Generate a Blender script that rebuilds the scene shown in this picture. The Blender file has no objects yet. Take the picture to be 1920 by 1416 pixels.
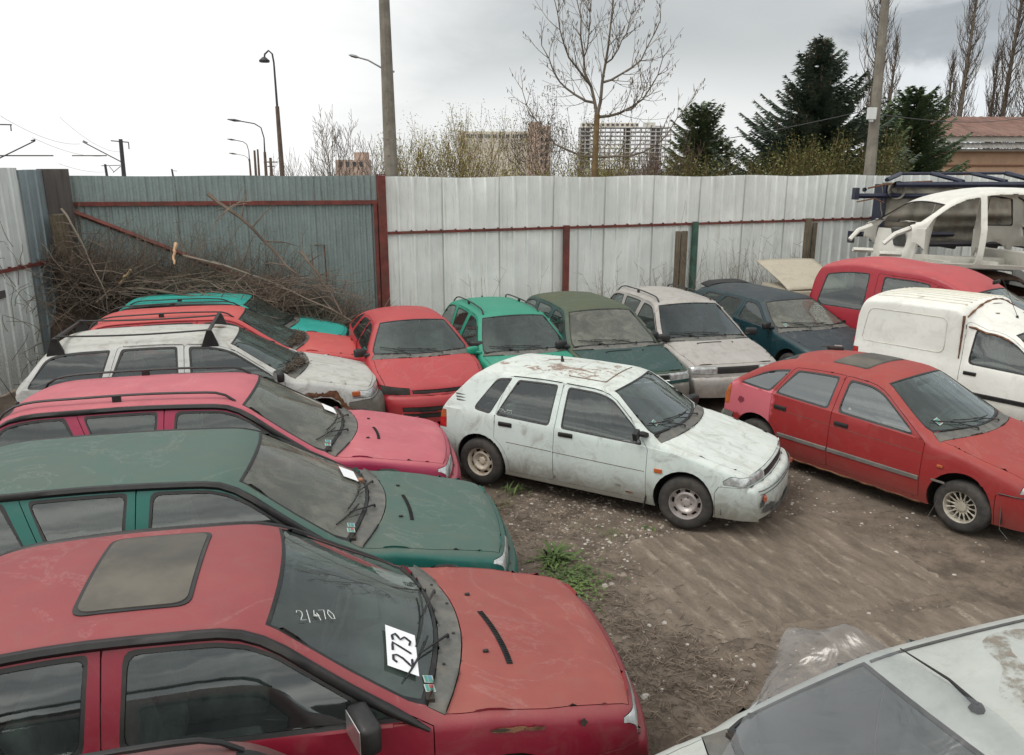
import bpy, bmesh, math, random
from mathutils import Vector, Matrix
from math import sin, cos, pi, radians, sqrt, atan2, tan

C = bpy.context.scene.collection
S = bpy.context.scene
rnd = random.Random(7)

# ------------------------------------------------------------------ camera
F_PX, HORIZON, EYE = 1500.0, 315.0, 3.58
PITCH = math.atan((708 - HORIZON) / F_PX)
cam_d = bpy.data.cameras.new("camera"); cam = bpy.data.objects.new("camera", cam_d); C.objects.link(cam)
cam_d.sensor_width = 36; cam_d.lens = 36 * F_PX / 1920; cam_d.clip_end = 5000; cam_d.clip_start = .05
cam.location = (0, 0, EYE); cam.rotation_euler = (pi / 2 - PITCH, 0, 0)
S.camera = cam
S.view_settings.view_transform = 'Standard'; S.view_settings.look = 'None'
S.view_settings.exposure = 0.0; S.view_settings.gamma = 1

# ------------------------------------------------------------------ node helper
class NT:
    def __init__(s, tree): s.t = tree; s.n = tree.nodes; s.l = tree.links
    def add(s, typ, **kw):
        n = s.n.new(typ)
        ins = kw.pop('ins', {})
        for k, v in kw.items(): setattr(n, k, v)
        for k, v in ins.items(): s.set(n.inputs[k], v)
        return n
    def set(s, sock, v):
        if isinstance(v, bpy.types.NodeSocket): s.l.new(v, sock)
        elif isinstance(v, bpy.types.Node): s.l.new(v.outputs[0], sock)
        else:
            if isinstance(v, (tuple, list)) and len(v) == 3 and sock.type == 'RGBA': v = (*v, 1)
            sock.default_value = v
    def math(s, op, a, b=0.0, c=0.0, clamp=False):
        n = s.add('ShaderNodeMath', operation=op, use_clamp=clamp); s.set(n.inputs[0], a); s.set(n.inputs[1], b); s.set(n.inputs[2], c); return n.outputs[0]
    def mix(s, f, a, b, blend='MIX'):
        n = s.add('ShaderNodeMix', data_type='RGBA', blend_type=blend); s.set(n.inputs[0], f); s.set(n.inputs[6], a); s.set(n.inputs[7], b); return n.outputs[2]
    def noise(s, vec, scale, detail=4, rough=.55, dist=0.0, off=None, stretch=None):
        if off is not None or stretch is not None:
            m = s.add('ShaderNodeMapping'); s.set(m.inputs[0], vec)
            if off is not None: m.inputs[1].default_value = off
            if stretch is not None: m.inputs[3].default_value = stretch
            vec = m.outputs[0]
        n = s.add('ShaderNodeTexNoise'); s.set(n.inputs['Vector'], vec)
        n.inputs['Scale'].default_value = scale; n.inputs['Detail'].default_value = detail
        n.inputs['Roughness'].default_value = rough; n.inputs['Distortion'].default_value = dist
        return n.outputs[0]
    def ramp(s, v, a, b, clamp=True):
        n = s.add('ShaderNodeMapRange', interpolation_type='SMOOTHSTEP'); s.set(n.inputs[0], v)
        n.inputs[1].default_value = a; n.inputs[2].default_value = b; return n.outputs[0]
    def sep(s, v):
        n = s.add('ShaderNodeSeparateXYZ'); s.set(n.inputs[0], v); return n.outputs
    def bump(s, h, strength=.3, dist=.02):
        n = s.add('ShaderNodeBump'); n.inputs['Strength'].default_value = strength; n.inputs['Distance'].default_value = dist
        s.set(n.inputs['Height'], h); return n.outputs[0]

def new_mat(name):
    m = bpy.data.materials.new(name); m.use_nodes = True; m.node_tree.nodes.clear(); n = NT(m.node_tree)
    out = n.add('ShaderNodeOutputMaterial'); b = n.add('ShaderNodeBsdfPrincipled'); n.l.new(b.outputs[0], out.inputs[0])
    n.out = out; n.b = b; n.obj = n.add('ShaderNodeTexCoord').outputs['Object']
    return m, n

def simple(name, col, rough=.6, metal=0, var=.25, scale=6, bump=0.0, spec=.5, stretch=None, dirt=None, dirt_amt=.5):
    m, n = new_mat(name)
    f = n.noise(n.obj, scale, 5, .6, stretch=stretch)
    a = tuple(c * (1 - var) for c in col); b = tuple(min(1, c * (1 + var)) for c in col)
    c = n.mix(n.ramp(f, .3, .7), a, b)
    if dirt:
        g = n.noise(n.obj, scale * .37, 6, .65, off=(3, 5, 1))
        c = n.mix(n.math('MULTIPLY', n.ramp(g, .45, .7), dirt_amt), c, dirt)
    n.set(n.b.inputs['Base Color'], c); n.b.inputs['Roughness'].default_value = rough; n.b.inputs['Metallic'].default_value = metal
    n.b.inputs['Specular IOR Level'].default_value = spec
    if bump:
        h = n.noise(n.obj, scale * 4, 4, .6); n.set(n.b.inputs['Normal'], n.bump(h, bump, .01))
    return m

# ------------------------------------------------------------------ world / sun
W = bpy.data.worlds.new("World"); S.world = W; W.use_nodes = True
W.node_tree.nodes.clear(); n = NT(W.node_tree)
SUN_EL, SUN_AZ = radians(58), radians(248)      # compass-like azimuth, clockwise from +Y
wo = n.add('ShaderNodeOutputWorld'); bg = n.add('ShaderNodeBackground'); n.l.new(bg.outputs[0], wo.inputs[0])
sky = n.add('ShaderNodeTexSky', sky_type='NISHITA', sun_disc=False, sun_elevation=SUN_EL, sun_rotation=SUN_AZ)
gen = n.add('ShaderNodeTexCoord').outputs['Generated']
X, Y, Z = n.sep(gen)
vm = n.add('ShaderNodeVectorMath', operation='MULTIPLY'); n.set(vm.inputs[0], gen); vm.inputs[1].default_value = (1, 1, 2.6)
big = n.noise(vm.outputs[0], 1.6, 5, .5, .3, off=(1.7, .4, .2))
fine = n.noise(vm.outputs[0], 4.5, 7, .6, .5, off=(.2, 3.1, .7))
# dull grey deck, brightening to white towards the left of the view and along the horizon
left = n.ramp(n.math('ADD', X, n.math('MULTIPLY', n.math('SUBTRACT', fine, .5), .22)), .10, -.26)
low = n.ramp(n.math('ADD', Z, n.math('MULTIPLY', n.math('SUBTRACT', big, .5), .22)), .16, .02)
back = n.ramp(Y, .25, -.35)
br = n.math('MAXIMUM', left, n.math('MULTIPLY', low, .75))
grey = n.mix(n.ramp(big, .34, .68), (.47, .50, .51), (.68, .70, .70))
deck = n.mix(br, grey, (1.08, 1.09, 1.08))
# behind the viewer: brighter streaky cloud
vs = n.add('ShaderNodeVectorMath', operation='MULTIPLY'); n.set(vs.inputs[0], gen); vs.inputs[1].default_value = (1, 1, 7)
streak = n.noise(vs.outputs[0], 2.2, 5, .55, .6, off=(4, 1, 2))
rear = n.mix(n.ramp(streak, .38, .66), (.85, .87, .87), (2.2, 2.15, 2.0))
deck = n.mix(back, deck, rear)
# a ragged dark cloud over broken bright sky at the right
dx = n.math('SUBTRACT', X, .455); dz = n.math('SUBTRACT', Z, .135)
wob = n.math('MULTIPLY', n.math('SUBTRACT', fine, .5), .26)
d = n.math('SQRT', n.math('ADD', n.math('MULTIPLY', dx, dx), n.math('MULTIPLY', n.math('MULTIPLY', dz, dz), 9)))
ringm = n.ramp(n.math('ADD', d, wob), .12, .05)
br2 = n.ramp(n.math('ADD', X, n.math('MULTIPLY', wob, 1.0)), .34, .50)
openm = n.math('MULTIPLY', n.math('MULTIPLY', br2, n.ramp(Y, .2, .5)), n.ramp(n.math('ADD', fine, n.math('MULTIPLY', low, .2)), .36, .60))
deck = n.mix(n.math('MULTIPLY', openm, .85), deck, (.88, .93, .98))
deck = n.mix(n.math('MULTIPLY', ringm, .62), deck, (.30, .34, .38))
skyc = n.mix(1.0, sky.outputs[0], (.09, .09, .09), 'MULTIPLY')
fin = n.mix(.94, skyc, deck)
n.set(bg.inputs[0], fin); bg.inputs[1].default_value = 1.0

sd = bpy.data.lights.new("sun", 'SUN'); sd.energy = 1.5; sd.angle = radians(30); sd.color = (1, .96, .9)
so = bpy.data.objects.new("sun", sd); C.objects.link(so)
dirv = Vector((sin(SUN_AZ) * cos(SUN_EL), cos(SUN_AZ) * cos(SUN_EL), sin(SUN_EL)))
so.rotation_euler = dirv.to_track_quat('Z', 'Y').to_euler(); so.location = dirv * 60

# ------------------------------------------------------------------ object helpers
def tag(o, label=None, cat=None, group=None, kind=None):
    if label: o['label'] = label
    if cat: o['category'] = cat
    if group: o['group'] = group
    if kind: o['kind'] = kind
    return o
def empty(name, loc=(0, 0, 0), rot=(0, 0, 0), **kw):
    o = bpy.data.objects.new(name, None); o.empty_display_size = .2; C.objects.link(o); o.location = loc; o.rotation_euler = rot
    return tag(o, **kw)
def link_bm(name, bm, mats, parent=None, sharp=32, smooth=True):
    bm.normal_update()
    if smooth:
        for f in bm.faces: f.smooth = True
        a = radians(sharp)
        for e in bm.edges:
            if len(e.link_faces) == 2 and e.calc_face_angle(0) > a: e.smooth = False
    me = bpy.data.meshes.new(name); bm.to_mesh(me); bm.free()
    if not isinstance(mats, (list, tuple)): mats = [mats]
    for m in mats: me.materials.append(m)
    o = bpy.data.objects.new(name, me); C.objects.link(o)
    if parent: o.parent = parent
    return o
class MB:
    """collects shapes into one mesh"""
    def __init__(s): s.v = []; s.f = []; s.m = []
    def add(s, vs, fs, mi=0):
        o = len(s.v); s.v += [tuple(v) for v in vs]; s.f += [tuple(i + o for i in f) for f in fs]; s.m += [mi] * len(fs)
    def box(s, c, d, rot=None, mi=0):
        hx, hy, hz = d[0] / 2, d[1] / 2, d[2] / 2
        vs = [Vector((sx * hx, sy * hy, sz * hz)) for sx in (-1, 1) for sy in (-1, 1) for sz in (-1, 1)]
        if rot is not None: vs = [rot @ v for v in vs]
        c = Vector(c)
        s.add([v + c for v in vs], [(0, 1, 3, 2), (4, 6, 7, 5), (0, 4, 5, 1), (2, 3, 7, 6), (0, 2, 6, 4), (1, 5, 7, 3)], mi)
    def tube(s, pts, r, n=6, mi=0, cap=True, flat=1.0):
        pts = [Vector(p) for p in pts]
        if not isinstance(r, (list, tuple)): r = [r] * len(pts)
        up = Vector((0, 0, 1)); vs = []
        for i, p in enumerate(pts):
            t = (pts[min(i + 1, len(pts) - 1)] - pts[max(i - 1, 0)])
            if t.length < 1e-9: t = Vector((0, 0, 1))
            t.normalize(); a = t.cross(up)
            if a.length < .05: a = t.cross(Vector((1, 0, 0)))
            a.normalize(); b = a.cross(t)
            for k in range(n):
                w = 2 * pi * k / n; vs.append(p + a * cos(w) * r[i] + b * sin(w) * r[i] * flat)
        fs = []
        for i in range(len(pts) - 1):
            for k in range(n):
                k2 = (k + 1) % n; fs.append((i * n + k, (i + 1) * n + k, (i + 1) * n + k2, i * n + k2))
        if cap: fs.append(tuple(range(n))); fs.append(tuple((len(pts) - 1) * n + k for k in range(n - 1, -1, -1)))
        s.add(vs, fs, mi)
    def lathe(s, prof, n=32, axis='y', c=(0, 0, 0), mi=0):
        vs = []
        for (r, h) in prof:
            for k in range(n):
                w = 2 * pi * k / n
                if axis == 'y': vs.append((c[0] + r * cos(w), c[1] + h, c[2] + r * sin(w)))
                else: vs.append((c[0] + r * cos(w), c[1] + r * sin(w), c[2] + h))
        fs = []
        for i in range(len(prof) - 1):
            for k in range(n):
                k2 = (k + 1) % n; fs.append((i * n + k, i * n + k2, (i + 1) * n + k2, (i + 1) * n + k))
        s.add(vs, fs, mi)
    def build(s, name, mats, parent=None, smooth=False, sharp=35, fix=False, bevel=0):
        bm = bmesh.new(); vv = [bm.verts.new(v) for v in s.v]
        for f, m in zip(s.f, s.m):
            try: q = bm.faces.new([vv[i] for i in f]); q.material_index = m
            except ValueError: pass
        if fix: bmesh.ops.recalc_face_normals(bm, faces=bm.faces)
        if bevel:
            bmesh.ops.bevel(bm, geom=[e for e in bm.edges], offset=bevel, segments=2, affect='EDGES', profile=.5)
        return link_bm(name, bm, mats, parent, sharp, smooth)

def lerp_list(L, x):
    if x <= L[0][0]: return L[0][1]
    for (a, va), (b, vb) in zip(L, L[1:]):
        if x <= b: return va + (vb - va) * (x - a) / (b - a) if b > a else vb
    return L[-1][1]
def fillet(pts, closed=False, n=3):
    """pts: (x, y[, r]); returns a polyline with rounded corners"""
    out = []; N = len(pts)
    for i, p in enumerate(pts):
        r = p[2] if len(p) > 2 else 0
        if (not closed and i in (0, N - 1)) or r <= 0: out.append((p[0], p[1])); continue
        a = pts[(i - 1) % N]; b = pts[(i + 1) % N]
        da = Vector((a[0] - p[0], a[1] - p[1])); db = Vector((b[0] - p[0], b[1] - p[1]))
        la, lb = da.length, db.length; ra = min(r, la * .45); rb = min(r, lb * .45)
        P = Vector((p[0], p[1])); A = P + da * (ra / la); B = P + db * (rb / lb)
        for k in range(n + 1):
            t = k / n; q = A * (1 - t) ** 2 + P * 2 * t * (1 - t) + B * t * t; out.append((q.x, q.y))
    return out
def pip(x, y, poly):
    c = False; j = len(poly) - 1
    for i in range(len(poly)):
        xi, yi = poly[i]; xj, yj = poly[j]
        if (yi > y) != (yj > y) and x < (xj - xi) * (y - yi) / (yj - yi) + xi: c = not c
        j = i
    return c
AX = {'x': 0, 'y': 1, 'z': 2}
def cut_poly(bm, poly, axes, filt):
    """cuts the outline into the mesh and returns the faces inside it"""
    ia, ib = AX[axes[0]], AX[axes[1]]; N = len(poly)
    bx0 = min(p[0] for p in poly); bx1 = max(p[0] for p in poly); by0 = min(p[1] for p in poly); by1 = max(p[1] for p in poly)
    def near(f, x0, x1, y0, y1):
        us = [v.co[ia] for v in f.verts]; ws = [v.co[ib] for v in f.verts]
        return not (max(us) < x0 or min(us) > x1 or max(ws) < y0 or min(ws) > y1)
    cand = [f for f in bm.faces if near(f, bx0 - 1e-4, bx1 + 1e-4, by0 - 1e-4, by1 + 1e-4) and filt(f.calc_center_median(), f.normal)]
    for i in range(N):
        p, q = poly[i], poly[(i + 1) % N]
        if abs(p[0] - q[0]) + abs(p[1] - q[1]) < 1e-6: continue
        x0, x1 = sorted((p[0], q[0])); y0, y1 = sorted((p[1], q[1])); e = 1e-4
        fs = [f for f in cand if near(f, x0 - e, x1 + e, y0 - e, y1 + e)]
        if not fs: continue
        co = [0, 0, 0]; co[ia] = p[0]; co[ib] = p[1]; no = [0, 0, 0]; no[ia] = -(q[1] - p[1]); no[ib] = q[0] - p[0]
        es = set(e for f in fs for e in f.edges); vs = set(v for f in fs for v in f.verts)
        ret = bmesh.ops.bisect_plane(bm, geom=list(fs) + list(es) + list(vs), dist=1e-5, plane_co=co, plane_no=no)
        nf = set(g for g in ret['geom'] if isinstance(g, bmesh.types.BMFace) and g.is_valid)
        for f in nf: f.normal_update()
        cand = [f for f in set(cand) | nf if f.is_valid]
        cand.sort(key=lambda f: (f.index, f.calc_area()))
    res = []
    for f in cand:
        c = f.calc_center_median()
        if bx0 <= c[ia] <= bx1 and by0 <= c[ib] <= by1 and filt(c, f.normal) and pip(c[ia], c[ib], poly): res.append(f)
    return res
# ------------------------------------------------------------------ materials
def paint(name, base, fade=None, fade_amt=.0, dirt=.25, rust=0.0, rough=.35, metal=0.0, dirt_col=(.19, .165, .13), patch=None, fade_lo=.5, rust_z=None):
    m, n = new_mat(name); b = n.b
    geo = n.add('ShaderNodeNewGeometry'); nz = n.sep(geo.outputs['Normal'])[2]
    ox, oy, oz = n.sep(n.obj)
    big = n.noise(n.obj, 1.7, 6, .62, .4); med = n.noise(n.obj, 7, 6, .65); fin = n.noise(n.obj, 42, 4, .7)
    col = n.mix(n.ramp(big, .3, .7), tuple(c * .93 for c in base), tuple(min(1, c * 1.06) for c in base))
    r = n.math('ADD', rough, n.math('MULTIPLY', n.ramp(med, .3, .8), .15))
    if fade:
        fm = n.math('MULTIPLY', n.ramp(nz, fade_lo, .93), n.math('ADD', .72, n.math('MULTIPLY', n.ramp(big, .3, .7), .28)))
        fm = n.math('MULTIPLY', fm, fade_amt)
        fc = n.mix(n.ramp(med, .3, .75), tuple(c * .94 for c in fade), tuple(min(1, c * 1.05) for c in fade))
        col = n.mix(fm, col, fc); r = n.math('ADD', r, n.math('MULTIPLY', fm, .32))
        tn = n.noise(n.obj, 1.15, 7, .6, .9, off=(2, 6, 4)); iso = n.ramp(n.math('ABSOLUTE', n.math('SUBTRACT', tn, .56)), .016, .002)   # pale tide marks left by drying water
        col = n.mix(n.math('MULTIPLY', n.math('MULTIPLY', iso, n.ramp(fin, .35, .6)), n.math('MULTIPLY', fm, .11)), col, (.50, .48, .45))
    if patch:   # (colour, x0, x1, threshold) a stripped or primered area
        pc, x0, x1, z0, z1 = patch
        e = n.math('MULTIPLY', n.math('SUBTRACT', med, .5), .22)
        px = n.math('ADD', ox, e); pz = n.math('ADD', oz, e)
        pm = n.math('MULTIPLY', n.math('MULTIPLY', n.ramp(px, x0, x0 + .06), n.ramp(px, x1, x1 - .06)), n.math('MULTIPLY', n.ramp(pz, z0, z0 + .05), n.ramp(pz, z1, z1 - .05)))
        pm = n.math('MULTIPLY', pm, n.ramp(oy, -.1, -.5))
        col = n.mix(n.math('MULTIPLY', pm, .75), col, pc)
    # dust and grime: settles on flat panels, splashed low on the sides
    g = n.noise(n.obj, 4.3, 8, .7, 1.2, off=(5, 2, 8)); st = n.noise(n.obj, 2.6, 8, .7, .6, off=(1, 7, 2), stretch=(.8, 1.9, 1.2))
    up = n.math('MULTIPLY', n.ramp(nz, .3, .9), n.math('MULTIPLY', n.ramp(st, .46, .78), .7))
    low = n.math('MULTIPLY', n.ramp(n.math('ADD', oz, n.math('MULTIPLY', n.math('SUBTRACT', g, .5), .55)), .58, .20), .95)
    dm = n.math('MULTIPLY', n.math('MAXIMUM', n.math('MAXIMUM', n.math('MULTIPLY', n.ramp(g, .48, .75), .7), up), low), dirt, clamp=True)
    vr = n.add('ShaderNodeTexVoronoi'); n.set(vr.inputs['Vector'], n.obj); vr.inputs['Scale'].default_value = 55; dots = n.math('MULTIPLY', n.ramp(vr.outputs['Distance'], .16, .08), n.ramp(med, .5, .62))
    speck = n.math('ADD', n.math('MULTIPLY', n.ramp(fin, .64, .76), dirt * .8), n.math('MULTIPLY', dots, .35))
    col = n.mix(n.math('ADD', dm, speck, clamp=True), col, dirt_col); r = n.math('ADD', r, n.math('MULTIPLY', dm, .35), clamp=True)
    if rust:
        rn = n.noise(n.obj, 3.1, 9, .72, .7, off=(9, 4, 6)); rf = n.noise(n.obj, 22, 6, .7)
        t = .70 - .16 * rust
        if rust_z is not None:
            t = n.math('ADD', t + .08, n.math('MULTIPLY', n.ramp(oz, rust_z, rust_z + .08), -.17))
            rm = n.ramp(n.math('SUBTRACT', n.math('ADD', n.math('MULTIPLY', rn, .75), n.math('MULTIPLY', rf, .25)), t), 0.0, .035)
        else:
            rm = n.ramp(n.math('ADD', n.math('MULTIPLY', rn, .8), n.math('MULTIPLY', rf, .2)), t, t + .035)
        rc = n.mix(n.ramp(rf, .3, .7), (.10, .042, .022), (.26, .13, .08))
        col = n.mix(n.math('MULTIPLY', rm, .8), col, rc); r = n.math('MAXIMUM', r, n.math('MULTIPLY', rm, .9))
    inner = geo.outputs['Backfacing']
    col = n.mix(inner, col, (.05, .05, .05))
    n.set(b.inputs['Base Color'], col); n.set(b.inputs['Roughness'], r); b.inputs['Metallic'].default_value = metal
    h = n.math('ADD', n.math('MULTIPLY', big, 1.0), n.math('MULTIPLY', med, .06))
    n.set(b.inputs['Normal'], n.bump(h, .22, .02))
    return m

def glass(name, dust=.2, tint=(.30, .36, .35), dust_col=(.26, .27, .24), rough=.03, refl=1.0):
    m, n = new_mat(name); n.n.remove(n.b)
    tr = n.add('ShaderNodeBsdfTransparent'); tr.inputs[0].default_value = (*tint, 1)
    gl = n.add('ShaderNodeBsdfGlossy'); gl.inputs['Roughness'].default_value = rough; gl.inputs[0].default_value = (.95, 1, 1, 1)
    wv = n.noise(n.obj, 2.3, 3, .5); n.set(gl.inputs['Normal'], n.bump(wv, .12, .02))
    lw = n.add('ShaderNodeLayerWeight'); lw.inputs[0].default_value = .5
    f = n.math('MULTIPLY', n.math('ADD', n.math('POWER', lw.outputs['Facing'], 4.0), .10), refl, clamp=True)
    m1 = n.add('ShaderNodeMixShader'); n.set(m1.inputs[0], f); n.l.new(tr.outputs[0], m1.inputs[1]); n.l.new(gl.outputs[0], m1.inputs[2])
    df = n.add('ShaderNodeBsdfDiffuse')
    g = n.noise(n.obj, 3.2, 7, .65, .6); g2 = n.noise(n.obj, 9, 5, .7, stretch=(1, 4, 1))
    n.set(df.inputs[0], n.mix(n.ramp(g, .3, .7), tuple(c * .8 for c in dust_col), tuple(c * 1.15 for c in dust_col)))
    dm = n.math('MULTIPLY', n.math('ADD', .55, n.math('MULTIPLY', n.math('ADD', n.math('MULTIPLY', n.ramp(g, .35, .7), .6), n.math('MULTIPLY', g2, .5)), .75)), dust, clamp=True)
    m2 = n.add('ShaderNodeMixShader'); n.set(m2.inputs[0], dm); n.l.new(m1.outputs[0], m2.inputs[1]); n.l.new(df.outputs[0], m2.inputs[2])
    n.l.new(m2.outputs[0], n.out.inputs[0])
    return m

M = {}
M['rubber'] = simple('black_rubber', (.014, .014, .015), .5, var=.3, scale=9, dirt=(.06, .055, .045), dirt_amt=.3)
M['plastic'] = simple('grey_plastic', (.07, .072, .072), .7, var=.25, scale=8, dirt=(.16, .14, .11), dirt_amt=.5)
M['bumper_grey'] = simple('bumper_grey', (.13, .125, .115), .65, var=.2, scale=8, dirt=(.2, .18, .14), dirt_amt=.5)
M['cowl'] = simple('cowl_plastic', (.115, .115, .108), .8, var=.2, scale=12, dirt=(.2, .18, .14), dirt_amt=.5)
M['tyre'] = simple('tyre_rubber', (.030, .029, .028), .85, var=.3, scale=10, bump=.2, dirt=(.12, .10, .085), dirt_amt=.55)
M['steel'] = simple('wheel_steel', (.46, .42, .41), .4, .4, var=.15, scale=12, dirt=(.20, .14, .10), dirt_amt=.4)
M['steel_white'] = simple('wheel_steel_cream', (.56, .51, .42), .6, .1, var=.2, scale=12, dirt=(.17, .09, .05), dirt_amt=.65)
M['alloy'] = simple('wheel_alloy', (.50, .47, .40), .5, .3, var=.15, scale=14, dirt=(.2, .15, .1), dirt_amt=.5)
M['dark'] = simple('underbody_dark', (.022, .020, .018), .9, var=.4, scale=6, dirt=(.07, .045, .03), dirt_amt=.7)
M['cabin'] = simple('cabin_cloth', (.24, .245, .23), .9, var=.3, scale=9)
M['cabin_dark'] = simple('cabin_plastic', (.075, .077, .075), .7, var=.3, scale=5)
M['chrome'] = simple('bright_trim', (.62, .62, .60), .28, .85, var=.1, scale=10)
M['orange'] = simple('orange_lens', (.42, .11, .035), .25, var=.2, scale=14)
M['red_lens'] = simple('red_lens', (.40, .02, .02), .2, var=.25, scale=14)
M['lens'] = simple('clear_lens', (.42, .44, .44), .12, .35, var=.35, scale=16)
M['rust'] = simple('rust', (.12, .052, .028), .95, var=.55, scale=13, bump=.6, dirt=(.28, .16, .09), dirt_amt=.6)
M['paper'] = simple('paper', (.85, .86, .88), .8, var=.02, scale=4)
M['ink'] = simple('ink', (.012, .012, .02), .6, var=.1)
M['chalk'] = simple('chalk', (.55, .57, .55), .9, var=.1)
M['sticker_green'] = simple('sticker_green', (.07, .26, .22), .5, var=.1)
M['sticker_blue'] = simple('sticker_blue', (.10, .24, .32), .5, var=.1)
M['sticker_white'] = simple('sticker_white', (.42, .46, .44), .5, var=.1)
M['sticker_red'] = simple('sticker_red', (.32, .08, .07), .5, var=.1)
G = {'side': glass('side_glass', .08, (.42, .50, .48), (.13, .16, .16)), 'clear': glass('mirror_glass', .05, (.2, .25, .26), (.16, .2, .2), rough=.015, refl=2.1),
     'tint': glass('side_glass_dusty', .20, (.45, .53, .50), (.12, .145, .14)), 'film': glass('windscreen_grey', .24, (.55, .66, .61), (.12, .15, .135)),
     'pale': glass('windscreen_pale', .55, (.42, .47, .42), (.20, .20, .17))}

# ------------------------------------------------------------------ car body generator
def build_car(P, loc, yaw, label, cat='car', rx=0, ry=0, name='parked_car', group=None, body_name='body', scale=1):
    g = P.get
    root = empty(name, loc, (radians(rx), radians(ry), radians(yaw)), label=label, cat=cat, group=group); root.scale = (scale,) * 3
    prof = fillet(P['prof']); xs = []; zs = []
    for (x0, z0), (x1, z1) in zip(prof, prof[1:]):
        k = max(1, int(math.ceil(sqrt((x1 - x0) ** 2 + (z1 - z0) ** 2) / .07)))
        for i in range(k): xs.append(x0 + (x1 - x0) * i / k); zs.append(z0 + (z1 - z0) * i / k)
    xs.append(prof[-1][0]); zs.append(prof[-1][1])
    zt = lambda x: lerp_list(prof, x)
    wl, belt, crown, wr, zroof, sill = P['w'], P['belt'], P['crown'], P['wr'], P['zroof'], P.get('sill', .21)
    Rl = P.get('round', [(-3, .05), (3, .05)])
    lean = P.get('lean', 1.15)
    def W(x, z):
        w = lerp_list(wl, x); zb = lerp_list(belt, x); zm = .50; b = .028
        if z <= zm: return w - .055 * max(0, (zm - z) / (zm - sill)) ** 2
        if z <= zb: return w - b * ((z - zm) / (zb - zm)) ** 2
        wtop = (lerp_list(wr, x) if isinstance(wr, list) else wr) - (P['w_mid'] - w) * .9
        return (w - b - .012) - max(0, (w - b - .012 - wtop)) * ((z - zb) / (zroof - zb)) ** lean
    def edge(x, z=None):
        z = zt(x) if z is None else z
        ze = max(z - lerp_list(crown, x), min(z, sill + .03)); return W(x, ze), ze
    ze_f = lambda x: edge(x)[1]
    bm = bmesh.new(); rows = []
    for x, z in zip(xs, zs):
        ye, ze = edge(x, z); R = min(lerp_list(Rl, x), max(.004, (ze - sill) * .5)); R = max(R, .004)
        z1 = ze - R; zb = min(lerp_list(belt, x), z1); col = []
        for k in range(9): zz = sill + (max(zb, sill + .002) - sill) * k / 9; col.append((W(x, zz), zz))
        for k in range(9): zz = zb + (z1 - zb) * k / 8; col.append((W(x, max(zz, sill)), max(zz, sill)))
        A = col[-1]; yb = max(ye - R * 1.5, .02); B = (yb, z - (z - ze) * (yb / ye) ** 2)
        for k in range(1, 5):
            t = k / 5; col.append((A[0] * (1 - t) ** 2 + ye * 2 * t * (1 - t) + B[0] * t * t, A[1] * (1 - t) ** 2 + ze * 2 * t * (1 - t) + B[1] * t * t))
        for k in range(10): y = yb * (1 - k / 9); col.append((y, z - (z - ze) * (y / ye) ** 2))
        rows.append([bm.verts.new((x, y, zz)) for y, zz in col])
    for a, b in zip(rows, rows[1:]):
        for j in range(len(a) - 1): bm.faces.new((a[j], a[j + 1], b[j + 1], b[j]))
    bmesh.ops.remove_doubles(bm, verts=bm.verts, dist=.0015)
    bmesh.ops.dissolve_degenerate(bm, dist=.0005, edges=bm.edges)
    bmesh.ops.recalc_face_normals(bm, faces=bm.faces)
    bm.normal_update()
    tot = sum(f.normal.y for f in bm.faces if f.calc_center_median().y > .6)
    if tot < 0: bmesh.ops.reverse_faces(bm, faces=bm.faces); bm.normal_update()
    side = lambda c, nn: c.y > .42 and nn.y > .30
    every = lambda c, nn: True
    LP = bm.faces.layers.int.new('part'); LM = bm.faces.layers.int.new('matl')
    parts = {0: (body_name, None, 0)}; pid = [0]
    def newpart(nm, parent=None, mode=0):       # mode 0 = both halves in one mesh, 1 = one mesh per side
        pid[0] += 1; parts[pid[0]] = (nm, parent, mode); return pid[0]
    # bumpers
    for key in ('front_bumper', 'rear_bumper'):
        if g(key):
            i = newpart(key)
            for f in cut_poly(bm, g(key), 'xz', every): f[LP] = i; f[LM] = P.get(key + '_m', 0)
    # bonnet
    xh0, xh1 = P['hood']
    if not g('no_hood'):
        cb = P['ws'][1]
        pts = [(x, edge(x)[0] - P.get('hood_in', .045)) for x in [xh0 + (xh1 - xh0) * k / 8 for k in range(9)]]
        pts = [(p[0], p[1]) for p in pts]
        poly = [(P['hood_c'], -.05)] + [(P['hood_c'] - (P['hood_c'] - xh0) * (k / 6) ** 2, pts[0][1] * k / 6) for k in range(1, 6)] + pts + [(xh1 + .01, -.05)]
        i = newpart('bonnet'); hood_id = i
        for f in cut_poly(bm, poly, 'xy', lambda c, nn: nn.z > .25 and c.z > .5): f[LP] = i
    else: hood_id = -1
    # cowl strip between screen and bonnet
    xw_top, xw_base, xw_c = P['ws']          # glass corner top, corner base, centre base
    if not g('no_hood'):
        yy0 = edge(xh0)[0] - .045
        c1 = [(P['hood_c'] - (P['hood_c'] - xh0) * (k / 6) ** 2, yy0 * k / 6) for k in range(7)]
        gw = edge(xw_base)[0] - .085
        c2 = [(xw_c - (xw_c - xw_base) * (k / 6) ** 2, gw * k / 6) for k in range(7)]
        poly = [(c2[0][0], -.05)] + c1[::1] + c2[::-1]
        poly = [(c1[0][0], -.05)] + c1[1:] + c2[::-1][:-1] + [(c2[0][0], -.05)]
        i = newpart('cowl_panel')
        for f in cut_poly(bm, poly, 'xy', lambda c, nn: nn.z > .2 and c.z > .5): f[LP] = i; f[LM] = 3
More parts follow.
